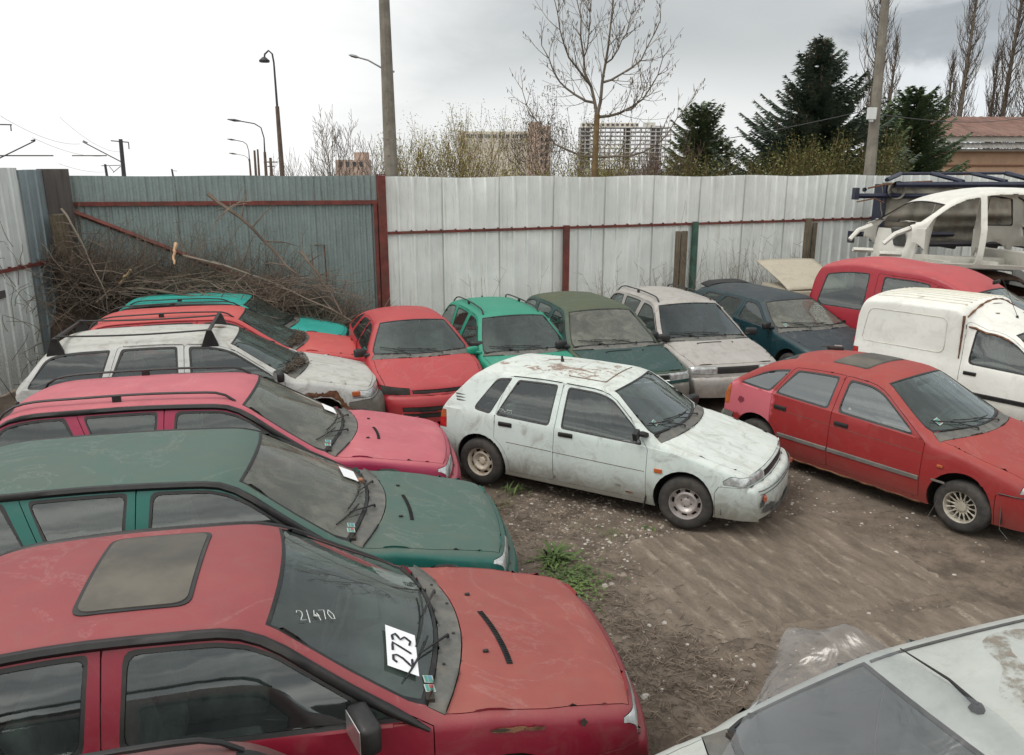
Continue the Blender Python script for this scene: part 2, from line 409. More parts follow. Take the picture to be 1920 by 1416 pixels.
    # windscreen: surround then glass
    def wspoly(ins):
        gw = [(xw_base - ins + (xw_top - xw_base + 2 * ins) * k / 8) for k in range(9)]
        sidep = [(x, edge(x)[0] - .060 - .8 * ins - (.03 if k == 0 else 0)) for k, x in enumerate(gw)]
        base = [(xw_c - ins - (xw_c - xw_base) * (k / 6) ** 2, sidep[0][1] * k / 6) for k in range(6)]
        xt = xw_top + ins + P.get('ws_bow', .05)
        top = [(xw_top + ins + P.get('ws_bow', .05) * (1 - (k / 5) ** 2), sidep[-1][1] * k / 5) for k in range(5, -1, -1)]
        return [(base[0][0], -.05)] + base[1:] + sidep + top[1:-1] + [(xt, -.05)]
    topf = lambda c, nn: nn.z > .2 and c.z > .6
    if P['ws']:
        i = newpart('windscreen')
        fo = cut_poly(bm, wspoly(0.0), 'xy', topf)
        for f in fo:
            if f[LP] == 0: f[LM] = 1
        for f in cut_poly(bm, wspoly(.022), 'xy', topf): f[LP] = i; f[LM] = 2
    # rear screen given in the y-z plane
    if g('rw'):
        i = newpart('rear_window')
        back = lambda c, nn: nn.x < -.12 and c.x < P['rwx']
        z0, z1, y0, y1 = P['rw']
        for ins, tgt in ((0, 0), (.025, i)):
            poly = fillet([(-.05, z0 + ins), (y0 - ins, z0 + ins, .08), (y1 - ins, z1 - ins, .08), (-.05, z1 - ins)], True)
            for f in cut_poly(bm, poly, 'yz', back):
                f[LM] = 1 if tgt == 0 else 2
                if tgt: f[LP] = i
    # side glass area
    bo = P.get('belt_off', .012); to = P.get('top_off', .062)
    def topcurve(x0, x1, off, nseg=9):
        L = []
        for k in range(nseg + 1):
            x = x0 + (x1 - x0) * k / nseg
            L.append((x, ze_f(x) - off))
        return L
    def winpoly(w, ins):
        # w = (x rear bottom, x rear top, x front bottom, x front top, corner radius)
        if w[0] == 'poly':
            cx = sum(p[0] for p in w[1]) / len(w[1]); cz = sum(p[1] for p in w[1]) / len(w[1]); k = 1 - ins * 4
            return fillet([(cx + (p[0] - cx) * k, cz + (p[1] - cz) * (1 - ins * 7), p[2]) for p in w[1]], True)
        rb, rt, fb, ft, r = w; b0 = lerp_list(belt, rb) + bo + ins; b1 = lerp_list(belt, fb) + bo + ins
        pts = [(rb + ins, b0, r), (rt + ins, ze_f(rt + ins) - to - ins, r)]
        n_ = 9
        for k in range(1, n_ + 1):
            x = rt + ins + (ft - rt - 2 * ins) * k / n_; z = ze_f(x) - to - ins
            if z > lerp_list(belt, x) + bo + ins + .02: pts.append((x, z, .03))
        pts.append((fb - ins, b1, r))
        return fillet(pts, True)
    # doors
    ra = P.get('arch', .345); xr, xf = P['axles']; rwz = P.get('wr_z', .29)
    for nm, d in P.get('doors', []):
        # d: (x rear bottom, x rear at belt, x rear top, x front bottom, x front belt, x front top)
        i = newpart(nm, None, 1)
        dt = P.get('door_top', .030)
        zb0 = lerp_list(belt, d[1]); zb1 = lerp_list(belt, d[4]); zl = sill + P.get('door_low', .055)
        pts = [(d[0], zl, .04)]
        if nm == 'rear_door' and d[0] != d[1]:
            rr = ra + .05; a0 = math.asin(max(-1, min(1, (zl - rwz) / rr)))
            x0 = xr + rr * cos(a0); pts = [(x0, zl)]
            for k in range(1, 6):
                a = a0 + (math.acos(max(-1, min(1, (d[1] - xr) / rr))) - a0) * k / 5
                if xr + rr * cos(a) > d[1] - .001: pts.append((xr + rr * cos(a), rwz + rr * sin(a)))
        pts += [(d[1], zb0 - .08), (d[1], zb0, .03), (d[2], ze_f(d[2]) - dt, .05)]
        for k in range(1, 10):
            x = d[2] + (d[5] - d[2]) * k / 9; z = ze_f(x) - dt
            if z > lerp_list(belt, x) + .01: pts.append((x, z))
        pts += [(d[4], zb1 - .02), (d[3], zl, .04)]
        for f in cut_poly(bm, fillet(pts, True), 'xz', side):
            if f[LP] != hood_id: f[LP] = i
    par = {v[0]: k for k, v in parts.items()}
    for w, owner in P.get('wins', []):
        ow = par.get(owner)
        i = newpart('window', owner, 1)
        for f in cut_poly(bm, winpoly(w, 0), 'xz', side): f[LM] = P.get('frame_m', 1)
        for f in cut_poly(bm, winpoly(w, P.get('frame', .02)), 'xz', side): f[LP] = i; f[LM] = 2
    # lamps, grilles
    front = lambda c, nn: nn.x > .35 and c.x > 1.2
    rear = lambda c, nn: nn.x < -.35 and c.x < -1.2
    for nm, poly, where, mi, mode in P.get('patches', []):
        filt = {'front': front, 'rear': rear, 'side': side, 'top': lambda c, nn: nn.z > .3}[where]
        ax = {'front': 'yz', 'rear': 'yz', 'side': 'xz', 'top': 'xy'}[where]
        key = nm
        ex = [k for k, v in parts.items() if v[0] == nm]
        i = ex[0] if ex else newpart(nm, None, mode)
        for f in cut_poly(bm, poly, ax, filt): f[LP] = i; f[LM] = mi
    # wheel arches
    dead = set()
    for cx in (xr, xf):
        if cx is None: continue
        poly = [(cx + ra * cos(2 * pi * k / 28), rwz + .01 + ra * sin(2 * pi * k / 28)) for k in range(28)]
        dead |= set(cut_poly(bm, poly, 'xz', lambda c, nn: c.y > .5 and nn.z < .6))
    if 'chop' in P: dead |= {f for f in bm.faces if f.calc_center_median().x > P['chop']}
    bmesh.ops.delete(bm, geom=list(dead), context='FACES')
    # plan curvature of nose and tail
    bf, xf0, br_, xr0 = P['bow']; xF = prof[-1][0]; xR = prof[0][0]
    for v in bm.verts:
        x, y = v.co.x, abs(v.co.y) / .8
        if x > xf0: v.co.x -= bf * ((x - xf0) / (xF - xf0)) ** 1.5 * y ** 2.6
        elif x < xr0: v.co.x += br_ * ((xr0 - x) / (xr0 - xR)) ** 1.5 * y ** 2.6
        if 'deform' in P: v.co = P['deform'](v.co)
    bm.normal_update()
    # split into parts
    mats = [P['paint'], M['rubber'], None, M['cowl'], M['dark'], M['lens'], M['orange'], M['red_lens'], M['bumper_grey'], M['chrome'], P.get('paint2', P['paint']), M['plastic']]
    gl = {'windscreen': P.get('g_ws', G['film']), 'rear_window': P.get('g_side', G['side']), 'window': P.get('g_side', G['side'])}
    built = {}
    skip = P.get('skip', ())
    order = sorted(parts, key=lambda k: (parts[k][1] is not None, k))
    for i in order:
        nm, owner, mode = parts[i]
        if nm in skip: continue
        faces = [f for f in bm.faces if f[LP] == i]
        if not faces: continue
        for sgn in ((1, -1) if mode else (0,)):
            nb = bmesh.new(); vm = {}
            for s2 in ((sgn,) if sgn else (1, -1)):
                for f in faces:
                    vs = []
                    for v in f.verts:
                        key = (v.index, s2)
                        if key not in vm: vm[key] = nb.verts.new((v.co.x, v.co.y * s2, v.co.z))
                        vs.append(vm[key])
                    if s2 < 0: vs.reverse()
                    try: nf = nb.faces.new(vs); nf.material_index = f[LM]
                    except ValueError: pass
            bmesh.ops.remove_doubles(nb, verts=[v for v in nb.verts if abs(v.co.y) < 2e-3], dist=4e-3)
            bmesh.ops.remove_doubles(nb, verts=[v for v in nb.verts if v.is_boundary], dist=.004)
            bmesh.ops.dissolve_degenerate(nb, dist=.0008, edges=nb.edges)
            nb.normal_update()
            if nm in ('window', 'windscreen', 'rear_window'):
                for v in nb.verts: v.co -= v.normal * .005
            else:
                # pull the rim in a little (shut lines) and give it a return
                be = [e for e in nb.edges if len(e.link_faces) == 1]
                mv = {}
                for e in be:
                    f = e.link_faces[0]; d = f.calc_center_median() - (e.verts[0].co + e.verts[1].co) / 2
                    t = (e.verts[1].co - e.verts[0].co)
                    if t.length < 1e-7: continue
                    t.normalize(); d = d - t * d.dot(t); d = d - f.normal * d.dot(f.normal)
                    if d.length < 1e-7: continue
                    d.normalize()
                    for v in e.verts: mv.setdefault(v, Vector()); mv[v] += d * .5
                for v, d in mv.items():
                    if d.length > 1: d.normalize()
                    v.co += d * (.0034 if nm != body_name else .0022)
                nb.normal_update()
                nrm = {v: v.normal.copy() for v in mv}
                ret = bmesh.ops.extrude_edge_only(nb, edges=be)
                for v in [q for q in ret['geom'] if isinstance(q, bmesh.types.BMVert)]:
                    pass
                newv = [q for q in ret['geom'] if isinstance(q, bmesh.types.BMVert)]
                old = {}
                for v in newv:
                    for e in v.link_edges:
                        o_ = e.other_vert(v)
                        if o_ in nrm and o_ not in newv: old[v] = nrm[o_]
                for v in newv:
                    if v in old: v.co -= old[v] * .016
            if P.get('solid') and nm == body_name:
                pass
            mm = [x if x else gl.get(nm, M['rubber']) for x in mats]
            if nm == 'bonnet' and g('bonnet_paint'): mm[0] = P['bonnet_paint']
            parent = root
            if owner and (owner, sgn) in built: parent = built[(owner, sgn)]
            o = link_bm(nm, nb, mm, parent, sharp=26)
            me = o.data   # drop unused slots
            used = sorted(set(p.material_index for p in me.polygons)); remap = {u: k for k, u in enumerate(used)}
            idx = [remap[p.material_index] for p in me.polygons]
            me.materials.clear()
            for u in used: me.materials.append(mm[u])
            me.polygons.foreach_set('material_index', idx)
            built[(nm, sgn)] = o
    bm.free()
    P['_edge'] = edge; P['_W'] = W; P['_zt'] = zt; P['_built'] = built
    if g('solid'):
        for k, o in built.items():
            md = o.modifiers.new('thick', 'SOLIDIFY'); md.thickness = .02; md.offset = -1
        return root
    # underbody, wheel wells, floor
    wf = P['w_mid'] - .10; u = MB(); zt_ = sill + .10
    L = [prof[0][0] + .12, prof[-1][0] - .2]
    for x0, x1, wv in ((L[0], xr - ra - .02, wf - .08), (xr - ra - .02, xr + ra + .02, .50), (xr + ra + .02, xf - ra - .02, wf), (xf - ra - .02, xf + ra + .02, .50), (xf + ra + .02, L[1], wf - .12)):
        if x1 > x0: u.box(((x0 + x1) / 2, 0, sill + .04), (x1 - x0, wv * 2, .12))
    for cx in (xr, xf):
        for s2 in (-1, 1):
            vs = []; fs = []; nn_ = 14; r2 = ra + .03
            for k in range(nn_ + 1):
                a = -.15 + (pi + .3) * k / nn_
                for y in (.46, P['w_mid'] - .05): vs.append((cx + r2 * cos(a), s2 * y, rwz + r2 * sin(a)))
            for k in range(nn_): fs.append((2 * k, 2 * k + 1, 2 * k + 3, 2 * k + 2))
            fs.append(tuple(2 * k for k in range(nn_ + 1)))
            u.add(vs, fs)
    if not g('no_cabin'):
        u.box(((xw_base + xr) / 2, 0, sill + .12), (xw_base - xr, 1.3, .02))
        u.box((xw_base + .02, 0, .62), (.04, 1.36, .60))
        u.box((xr - .15, 0, .48), (.04, 1.2, .30))
    u.build('underbody', M['dark'], root)
    # cabin
    if not g('no_cabin'):
        cabin(root, P, xw_base)
    for cx, s2, wheel in [(a, b, P.get('wheel', 'steel')) for a in (xr, xf) for b in (1, -1)]:
        if cx == xf and s2 < 0 and g('lost_wheel'): continue
        st = P['wheel_over'].get((cx > 0, s2)) if 'wheel_over' in P else None
        make_wheel(root, (cx, s2 * (P['w_mid'] - .10), rwz), s2, st or wheel, steer=P.get('steer', 0) if cx > 0 else 0, flat=P.get('flat', .012))
    return root

def soft_box(mb_name, boxes, mat, parent, bev=.03):
    m = MB()
    for b in boxes: m.box(*b)
    return m.build(mb_name, mat, parent, smooth=True, bevel=bev, sharp=50)

def cabin(root, P, xb):
    xB = P.get('xB', -.3)
    for s2 in (-1, 1):
        x = xB + .12
        rt = Matrix.Rotation(radians(-14), 3, 'Y')
        soft_box('seat', [((x + .22, s2 * .36, .44), (.50, .48, .14)), ((x - .10, s2 * .36, .72), (.12, .46, .58), rt), ((x - .21, s2 * .36, 1.08), (.09, .26, .16), rt)], M['cabin'], root, .035)
    rt = Matrix.Rotation(radians(-18), 3, 'Y')
    xr_ = P['axles'][0] + .42
    soft_box('rear_seat', [((xr_ + .2, 0, .46), (.46, 1.16, .14)), ((xr_ - .10, 0, .72), (.12, 1.16, .50), rt)], M['cabin'], root, .035)
    zb = lerp_list(P['belt'], xb)
    dash = MB(); pr = [(xb + .12, zb - .05), (xb - .12, zb - .02), (xb - .30, zb - .07), (xb - .36, zb - .16), (xb - .30, zb - .34), (xb + .0, zb - .36)]
    vs = [(x, y, z) for y in (-.64, .64) for x, z in pr]; k = len(pr)
    dash.add(vs, [tuple(range(k)), tuple(range(2 * k - 1, k - 1, -1))] + [(i, (i + 1) % k, k + (i + 1) % k, k + i) for i in range(k)])
    dash.box((xb - .24, .36, zb - .03), (.14, .36, .07))
    dash.build('dashboard', M['cabin_dark'], root, smooth=True, bevel=.012)
    sw = MB(); R_ = Matrix.Rotation(radians(28), 3, 'Y'); c = Vector((xb - .42, .36, zb - .08))
    pts = [c + R_ @ Vector((0, .185 * cos(a * pi / 10), .185 * sin(a * pi / 10))) for a in range(21)]
    sw.tube(pts, .014, 6, cap=False)
    for a in (0, 2.1, 4.2): sw.tube([c, c + R_ @ Vector((0, .18 * cos(a + .4), .18 * sin(a + .4)))], .015, 5)
    sw.build('steering_wheel', M['cabin_dark'], root, smooth=True)
    # inner mirror
    xt = P['ws'][0]; zr = P['_zt'](xt) - .10
    soft_box('inner_mirror', [((xt + .10, 0, zr), (.03, .22, .06))], M['rubber'], root, .008)

WHEELS = {}
def make_wheel(root, loc, s2, kind, steer=0, flat=.012):
    """lathe tyre, rim with real openings; the parts hang under the wheel"""
    key = (kind, s2)
    if key not in WHEELS:
        R, w = .283, .078
        t = MB(); prof = [(.165, -w * .8), (.172, -w * 1.0), (.20, -w * 1.12), (.235, -w * 1.12), (.262, -w * .98), (.278, -w * .72), (R, -w * .35), (R, w * .35), (.278, w * .72), (.262, w * .98), (.235, w * 1.12), (.20, w * 1.12), (.172, w), (.165, w * .8)]
        t.lathe(prof, 40)
        rim = MB(); o = s2
        N = 48
        if kind == 'alloy':
            lip = [(.175, .070), (.168, .078), (.158, .074), (.150, .050), (.150, -.06)]
            rim.lathe([(r, h * o) for r, h in lip], N)
            rim.lathe([(r, h * o) for r, h in [(.052, .030), (.050, .046), (.030, .050), (.012, .048), (.0005, .048)]], N)
            ns = 15
            for k in range(ns):
                for sg in (-1, 1):
                    a0 = 2 * pi * (k + .0) / ns; a1 = a0 + sg * 2 * pi * .62 / ns
                    p0 = Vector((.048 * cos(a0), .034 * o, .048 * sin(a0))); p1 = Vector((.154 * cos(a1), .050 * o, .154 * sin(a1)))
                    rim.tube([p0, p1], [.0055, .0050], 5)
            back = MB(); back.lathe([(.152, -.02 * o), (.11, -.01 * o), (.0005, -.01 * o)], 24)
        else:
            lip = [(.175, .062), (.170, .072), (.162, .070), (.156, .050), (.152, .030)]
            rim.lathe([(r, h * o) for r, h in lip], N)
            prof2 = [(.152, .030), (.146, .022), (.132, .022), (.118, .040), (.100, .048), (.086, .042), (.074, .024), (.060, .018), (.044, .020), (.034, .032), (.020, .034), (.0005, .034)]
            vs = []; fs = []
            for (r, h) in prof2:
                for k in range(N): a = 2 * pi * k / N; vs.append((r * cos(a), h * o, r * sin(a)))
            for i in range(len(prof2) - 1):
                for k in range(N):
                    hole = (1 <= i <= 2 and k % 6 in (0, 1, 2)) or (i == 7 and k % 12 in (5, 6))
                    if not hole: fs.append((i * N + k, i * N + (k + 1) % N, (i + 1) * N + (k + 1) % N, (i + 1) * N + k))
            rim.add(vs, fs)
            back = MB(); back.lathe([(.155, -.02 * o), (.06, .004 * o), (.0005, .004 * o)], 24)
            back.lathe([(.153, .03 * o), (.150, -.07 * o)], 24)
        tm = t.build('tyre', M['tyre'], None, smooth=True, fix=True); rm = rim.build('rim', {'steel': M['steel'], 'cream': M['steel_white'], 'alloy': M['alloy']}[kind], None, smooth=True)
        bk = back.build('brake_drum', M['dark'], None, smooth=True)
        WHEELS[key] = (tm.data, rm.data, bk.data)
        for q in (tm, rm, bk): bpy.data.objects.remove(q)
    wo_ = empty('wheel', loc); wo_.parent = root; wo_.rotation_euler = (0, 0, radians(steer))
    for nm, d in zip(('tyre', 'rim', 'brake_drum'), WHEELS[key]):
        o = bpy.data.objects.new(nm, d); C.objects.link(o); o.parent = wo_
        if nm == 'tyre': o.scale = (1.0, 1.0, 1.0 - flat)
        if nm != 'tyre': o.rotation_euler = (0, rnd.uniform(0, 6), 0)
    return wo_
# ------------------------------------------------------------------ body types (x forward from the middle of the wheelbase)
def felicia(long=False, xB=-.42):
    tail = ([(-2.20, .26), (-2.20, .50, .03), (-2.13, .56, .02), (-2.10, .93, .04), (-2.03, 1.00, .02), (-1.86, 1.33, .10), (-1.62, 1.40, .15)] if long else
            [(-1.87, .26), (-1.87, .50, .03), (-1.80, .56, .02), (-1.77, .93, .04), (-1.69, 1.00, .02), (-1.42, 1.32, .12), (-1.20, 1.39, .15)])
    P = dict(
        prof=tail + [(-.7, 1.43, .3), (.0, 1.415, .15), (.17, 1.375, .05), (1.02, .925, .03), (1.12, .905, .03), (1.92, .77, .12), (2.02, .69, .03), (2.035, .545, .01), (2.085, .535, .03), (2.11, .46, .04), (2.115, .24)],
        w=[(-2.25, .72), (-2.1, .775), (-1.9, .79), (-1.2, .81), (.9, .817), (1.5, .80), (1.92, .765), (2.12, .70)] if long else [(-1.9, .73), (-1.75, .785), (-1.2, .81), (.9, .817), (1.5, .80), (1.92, .765), (2.12, .70)],
        w_mid=.817, belt=[(-2.2, .955), (-1, .93), (.8, .875), (1.3, .84), (1.9, .70)],
        crown=[(-2.3, .02), (-2.0, .04), (-1.6, .045), (0, .045), (.15, .065), (.5, .11), (.86, .14), (1.02, .075), (1.15, .05), (1.9, .045), (2.04, .01), (2.2, .0)],
        wr=.565, zroof=1.37, axles=(-1.225, 1.225), bow=(.15, 1.3, .07, -1.5), ws=(.14, .86, .99), ws_bow=.045, hood=(.94, 1.965), hood_c=1.12,
        front_bumper=[(1.58, .15), (1.60, .53), (2.042, .545), (2.2, .545), (2.2, .15)],
        rear_bumper=[(-2.4, .15), (-2.4, .553), (-1.72 if long else -1.62, .553), (-1.66 if long else -1.58, .15)],
        rw=(1.02, 1.33, .60, .50) if long else (1.02, 1.31, .60, .50), rwx=-1.3,
        doors=[('front_door', (xB, xB, xB, .88, .88, .60)), ('rear_door', (-.9, -1.02, -1.22, xB, xB, xB))],
        wins=[((xB + .07, xB + .09, .78, .70, .05), 'front_door'), ((-.99, -1.16, xB - .07, xB - .05, .05), 'rear_door')] + ([((-1.98, -1.82, -1.10, -1.30, .05), None)] if long else []),
        hood_in=.05, xB=xB, frame=.022,
        patches=[('headlight', [(.36, .585), (.36, .70), (.80, .69), (.80, .585)], 'front', 5, 1), ('grille', [(-.05, .59), (-.05, .69), (.34, .69), (.34, .59)], 'front', 1, 0),
                 ('tail_light', [(.56, .62), (.56, .90), (.82, .90), (.82, .62)], 'rear', 7, 1)])
    return P
def sub(P, **kw): P = dict(P); P.update(kw); return P
def gutter(root, P, mat, r=.026, x0=None, off=.030):
    """drip rail: along the roof edge and down the screen pillar"""
    e = P['_edge']; W_ = P['_W']; xb = P['ws'][1]; xa = P.get('gut0', x0 if x0 is not None else P['prof'][0][0] + .35)
    for s2 in (1, -1):
        pts = []
        for k in range(27):
            x = xa + (xb - .0 - xa) * k / 26; ze = e(x)[1] - off; pts.append((x, s2 * (W_(x, ze) + .004), ze))
        m = MB(); m.tube(pts, [r * (.35 if k in (0, 26) else (.75 if k in (1, 25) else 1)) for k in range(27)], 6, flat=1.0); m.build('drip_rail', mat, root, smooth=True, sharp=60)
def rails(root, P, x0, x1, mat, feet=(.5,), h=.055, inb=.09, r=.014):
    e = P['_edge']; zt_ = P['_zt']
    for s2 in (1, -1):
        m = MB(); pts = []
        for k in range(25):
            t = k / 24; x = x0 + (x1 - x0) * t; ye, ze = e(x); y = ye - inb; z = zt_(x) - (zt_(x) - ze) * (y / ye) ** 2
            lift = h * min(1, min(t, 1 - t) / .09) ** .6; pts.append((x, s2 * y, z + lift))
        m.tube(pts, r, 7, flat=.8)
        for q in feet:
            x = x0 + (x1 - x0) * q; ye, ze = e(x); y = ye - inb; z = zt_(x) - (zt_(x) - ze) * (y / ye) ** 2
            m.box((x, s2 * y, z + h / 2), (.07, .026, h))
        m.build('roof_rail', mat, root, smooth=True, sharp=50)
def on_top(P, x, y, lift=0):
    ye, ze = P['_edge'](x); z = P['_zt'](x); return Vector((x, y, z - (z - ze) * (y / ye) ** 2 + lift))
def bowed(P, v):
    bf, xf0, br_, xr0 = P['bow']; xF = P['prof'][-1][0]; y = abs(v.y) / .8; v = v.copy()
    if v.x > xf0: v.x -= bf * ((v.x - xf0) / (xF - xf0)) ** 1.5 * y ** 2.6
    return v
def wiper(root, P, y0, y1, dark=True, xoff=.02):
    """arm from a pivot on the cowl, blade lying on the glass"""
    xw_top, xb, xc = P['ws']
    bx = lambda y: xc - (xc - xb) * (min(1, abs(y) / .62)) ** 2
    up = Vector((0, 0, .018)); sp = y1 - y0
    bl = [on_top(P, bx(y0 + sp * t) - .045 - .05 * t, y0 + sp * t, .016) for t in [(.12 + .98 * k / 8) for k in range(9)]]
    m = MB(); piv = on_top(P, bx(y0) + .055, y0, .012); mid = bl[4]
    m.tube([piv, piv + up, piv.lerp(mid, .45) + up * .9, mid + Vector((0, 0, .012))], [.012, .009, .006, .004], 5)
    m.tube(bl, .006, 5); m.build('wiper', M['rubber'], root, smooth=True)
def side_pt(P, x, z, s2, out=0): return Vector((x, s2 * (P['_W'](x, z) + out), z))
def handle(root, P, x, z, s2, mat, size=(.17, .05), owner='front_door', recess=True):
    par = P['_built'].get((owner, s2), root); c = side_pt(P, x, z, s2, .004)
    b = MB(); b.box(c, (size[0], .022, size[1])); o = b.build('handle', mat, par, smooth=True, bevel=.008)
    if recess: b2 = MB(); b2.box(c + Vector((0, s2 * .011, .006)), (size[0] * .8, .006, size[1] * .3)); b2.build('lever', M['rubber'], o, smooth=True, bevel=.002)
def mirror(root, P, s2, mat, x=None, size=(.09, .19, .12), z=None, out=.12):
    xb = P['ws'][1]; x = x if x is not None else xb - .08; zb = z or lerp_list(P['belt'], x) + .075
    y = P['_W'](x, zb); m = MB()
    c = Vector((x, s2 * (y + out), zb)); rt = Matrix.Rotation(radians(-18 * s2), 3, 'Z')
    m.box(c, size, rt); o = m.build('door_mirror', mat, root, smooth=True, bevel=.028, sharp=60)
    a = MB(); a.tube([(x + .03, s2 * (y - .01), zb - .04), (x + .01, s2 * (y + out - .05), zb - .03)], [.032, .026], 7); a.build('mirror_stalk', mat, o, smooth=True)
    gm = MB(); gm.box(c + rt @ Vector((-size[0] / 2 - .001, 0, 0)), (.004, size[1] * .82, size[2] * .78), rt); gm.build('mirror_glass', M['chrome'], o)
def strip(root, P, x0, x1, z0, z1, mat, s2, h=.022, name='side_moulding', out=.008, owner=None):
    m = MB(); n_ = 14; vs = []
    for k in range(n_ + 1):
        t = k / n_; x = x0 + (x1 - x0) * t; z = z0 + (z1 - z0) * t
        for dz, o_ in ((-h, -.003), (-h * .7, out), (h * .7, out), (h, -.003)):
            p = side_pt(P, x, z + dz, s2, o_); vs.append(p)
    fs = [tuple(4 * k + j + d for d in (0, 1, 5, 4)) for k in range(n_) for j in range(3)] + [(0, 1, 2, 3), tuple(4 * n_ + j for j in (3, 2, 1, 0))]
    m.add(vs, fs); par = P['_built'].get((owner, s2), root) if owner else root
    m.build(name, mat, par, smooth=True, sharp=40, fix=True)
def vent(root, P, x0, x1, y0, y1, mat, name='bonnet_vent', w=.014):
    m = MB(); n_ = 8; vs = []
    for k in range(n_ + 1):
        t = k / n_; y = y0 + (y1 - y0) * t; x = x0 + (x1 - x0) * t ** 2
        for dx in (-w, w): vs.append(on_top(P, x + dx, y, .003))
    m.add(vs, [(2 * k, 2 * k + 1, 2 * k + 3, 2 * k + 2) for k in range(n_)]); 
    for k in range(n_ * 4):
        t = (k + .5) / (n_ * 4); y = y0 + (y1 - y0) * t; x = x0 + (x1 - x0) * t ** 2; m.box(on_top(P, x, y, .005), (w * 1.8, .004, .006))
    o = m.build(name, mat, P['_built'].get(('bonnet', 0), root))
    for y in (-.30, .30):
        j = MB(); j.box(on_top(P, P['hood_c'] + .10, y, .006), (.03, .018, .014)); j.build('washer_jet', M['rubber'], P['_built'].get(('bonnet', 0), root), bevel=.003)
def glass_patch(root, P, x, y, w, h, mat, name, ang=0, lift=.004, owner='windscreen'):
    """a flat patch lying on the screen: w across, h along the slope"""
    c = on_top(P, x, y); e = .01
    du = (on_top(P, x - e, y) - c).normalized(); dv = (on_top(P, x, y + e) - c).normalized(); nn = dv.cross(du).normalized()
    if nn.z < 0: nn = -nn
    a = radians(ang); U = dv * cos(a) + du * sin(a); V = -dv * sin(a) + du * cos(a); c = c + nn * lift
    m = MB(); m.add([c - U * w / 2 - V * h / 2, c + U * w / 2 - V * h / 2, c + U * w / 2 + V * h / 2, c - U * w / 2 + V * h / 2], [(0, 1, 2, 3)])
    o = m.build(name, mat, P['_built'].get((owner, 0), root)); return c, U, V, nn, o
def stickers(root, P, x, y, n_=2, ang=0, s=.046):
    for k in range(n_):
        c, U, V, nn, o = glass_patch(root, P, x, y + k * (s + .008), s, s * 1.15, M['sticker_white'], 'sticker', ang, .003)
        m = MB()
        for (a0, a1, b0, b1) in ((-.42, .42, .12, .44), (-.42, -.05, -.42, .04)):
            q = [c + nn * .002 + U * s * u + V * s * v for u, v in ((a0, b0), (a1, b0), (a1, b1), (a0, b1))]; m.add(q, [(0, 1, 2, 3)], 0)
        q = [c + nn * .002 + U * s * u + V * s * v for u, v in ((.0, -.42), (.42, -.42), (.42, .04), (.0, .04))]; m.add(q, [(0, 1, 2, 3)], 1)
        m.build('print', [M['sticker_green'], M['sticker_blue'] if k else M['sticker_red']], o)
STROKES = {'2': [(0, .8), (.1, 1), (.4, 1), (.5, .8), (.4, .5), (0, 0), (.55, 0)], '7': [(0, 1), (.55, 1), (.2, 0)], '3': [(0, .95), (.3, 1), (.5, .8), (.2, .55), (.5, .3), (.3, 0), (0, .08)],
           '4': [(.3, 1), (0, .35), (.5, .35), (.42, .7), (.42, -.1)], '0': [(.25, 1), (0, .6), (.1, .05), (.4, 0), (.5, .5), (.25, 1)], '/': [(.35, 1.05), (.0, -.3)], '1': [(.1, .8), (.3, 1), (.25, 0)]}
def write(parent, text, c, U, V, nn, size, r, mat, name='writing'):
    m = MB(); x = 0; tot = len(text) * .72 - .2
    for ch in text:
        p = [c + nn * .003 + U * size * (x + a - tot / 2) + V * size * (b - .5) for a, b in STROKES[ch]]
        q = []
        for i in range(len(p) - 1):
            for k in range(3): q.append(p[i].lerp(p[i + 1], k / 3))
        q.append(p[-1]); m.tube(q, r, 4, flat=.3); x += .72
    m.build(name, mat, parent)
def antenna(root, p, L=.35, tilt=(-.5, .1)):
    m = MB(); p = Vector(p); m.tube([p, p + Vector((0, 0, .03))], [.022, .012], 7); m.tube([p + Vector((0, 0, .02)), p + Vector((tilt[0] * L, tilt[1] * L, L))], [.004, .0025], 5); m.build('antenna', M['rubber'], root, smooth=True)
def dress(root, P, wip=True, mir=(1, -1), hmat='rubber', mmat=None, hz=.80, mx=None, ms=(.09, .19, .12)):
    ds = P.get('doors', [])
    for nm, d in ds:
        for s2 in (1, -1): handle(root, P, d[1] + .14, P.get('hz', hz), s2, M[hmat], owner=nm)
    for s2 in mir: mirror(root, P, s2, mmat or M['rubber'], x=mx, size=ms)
    if wip: wiper(root, P, .28, -.30); wiper(root, P, -.20, -.56 if P.get('wipe2') is None else P['wipe2'])
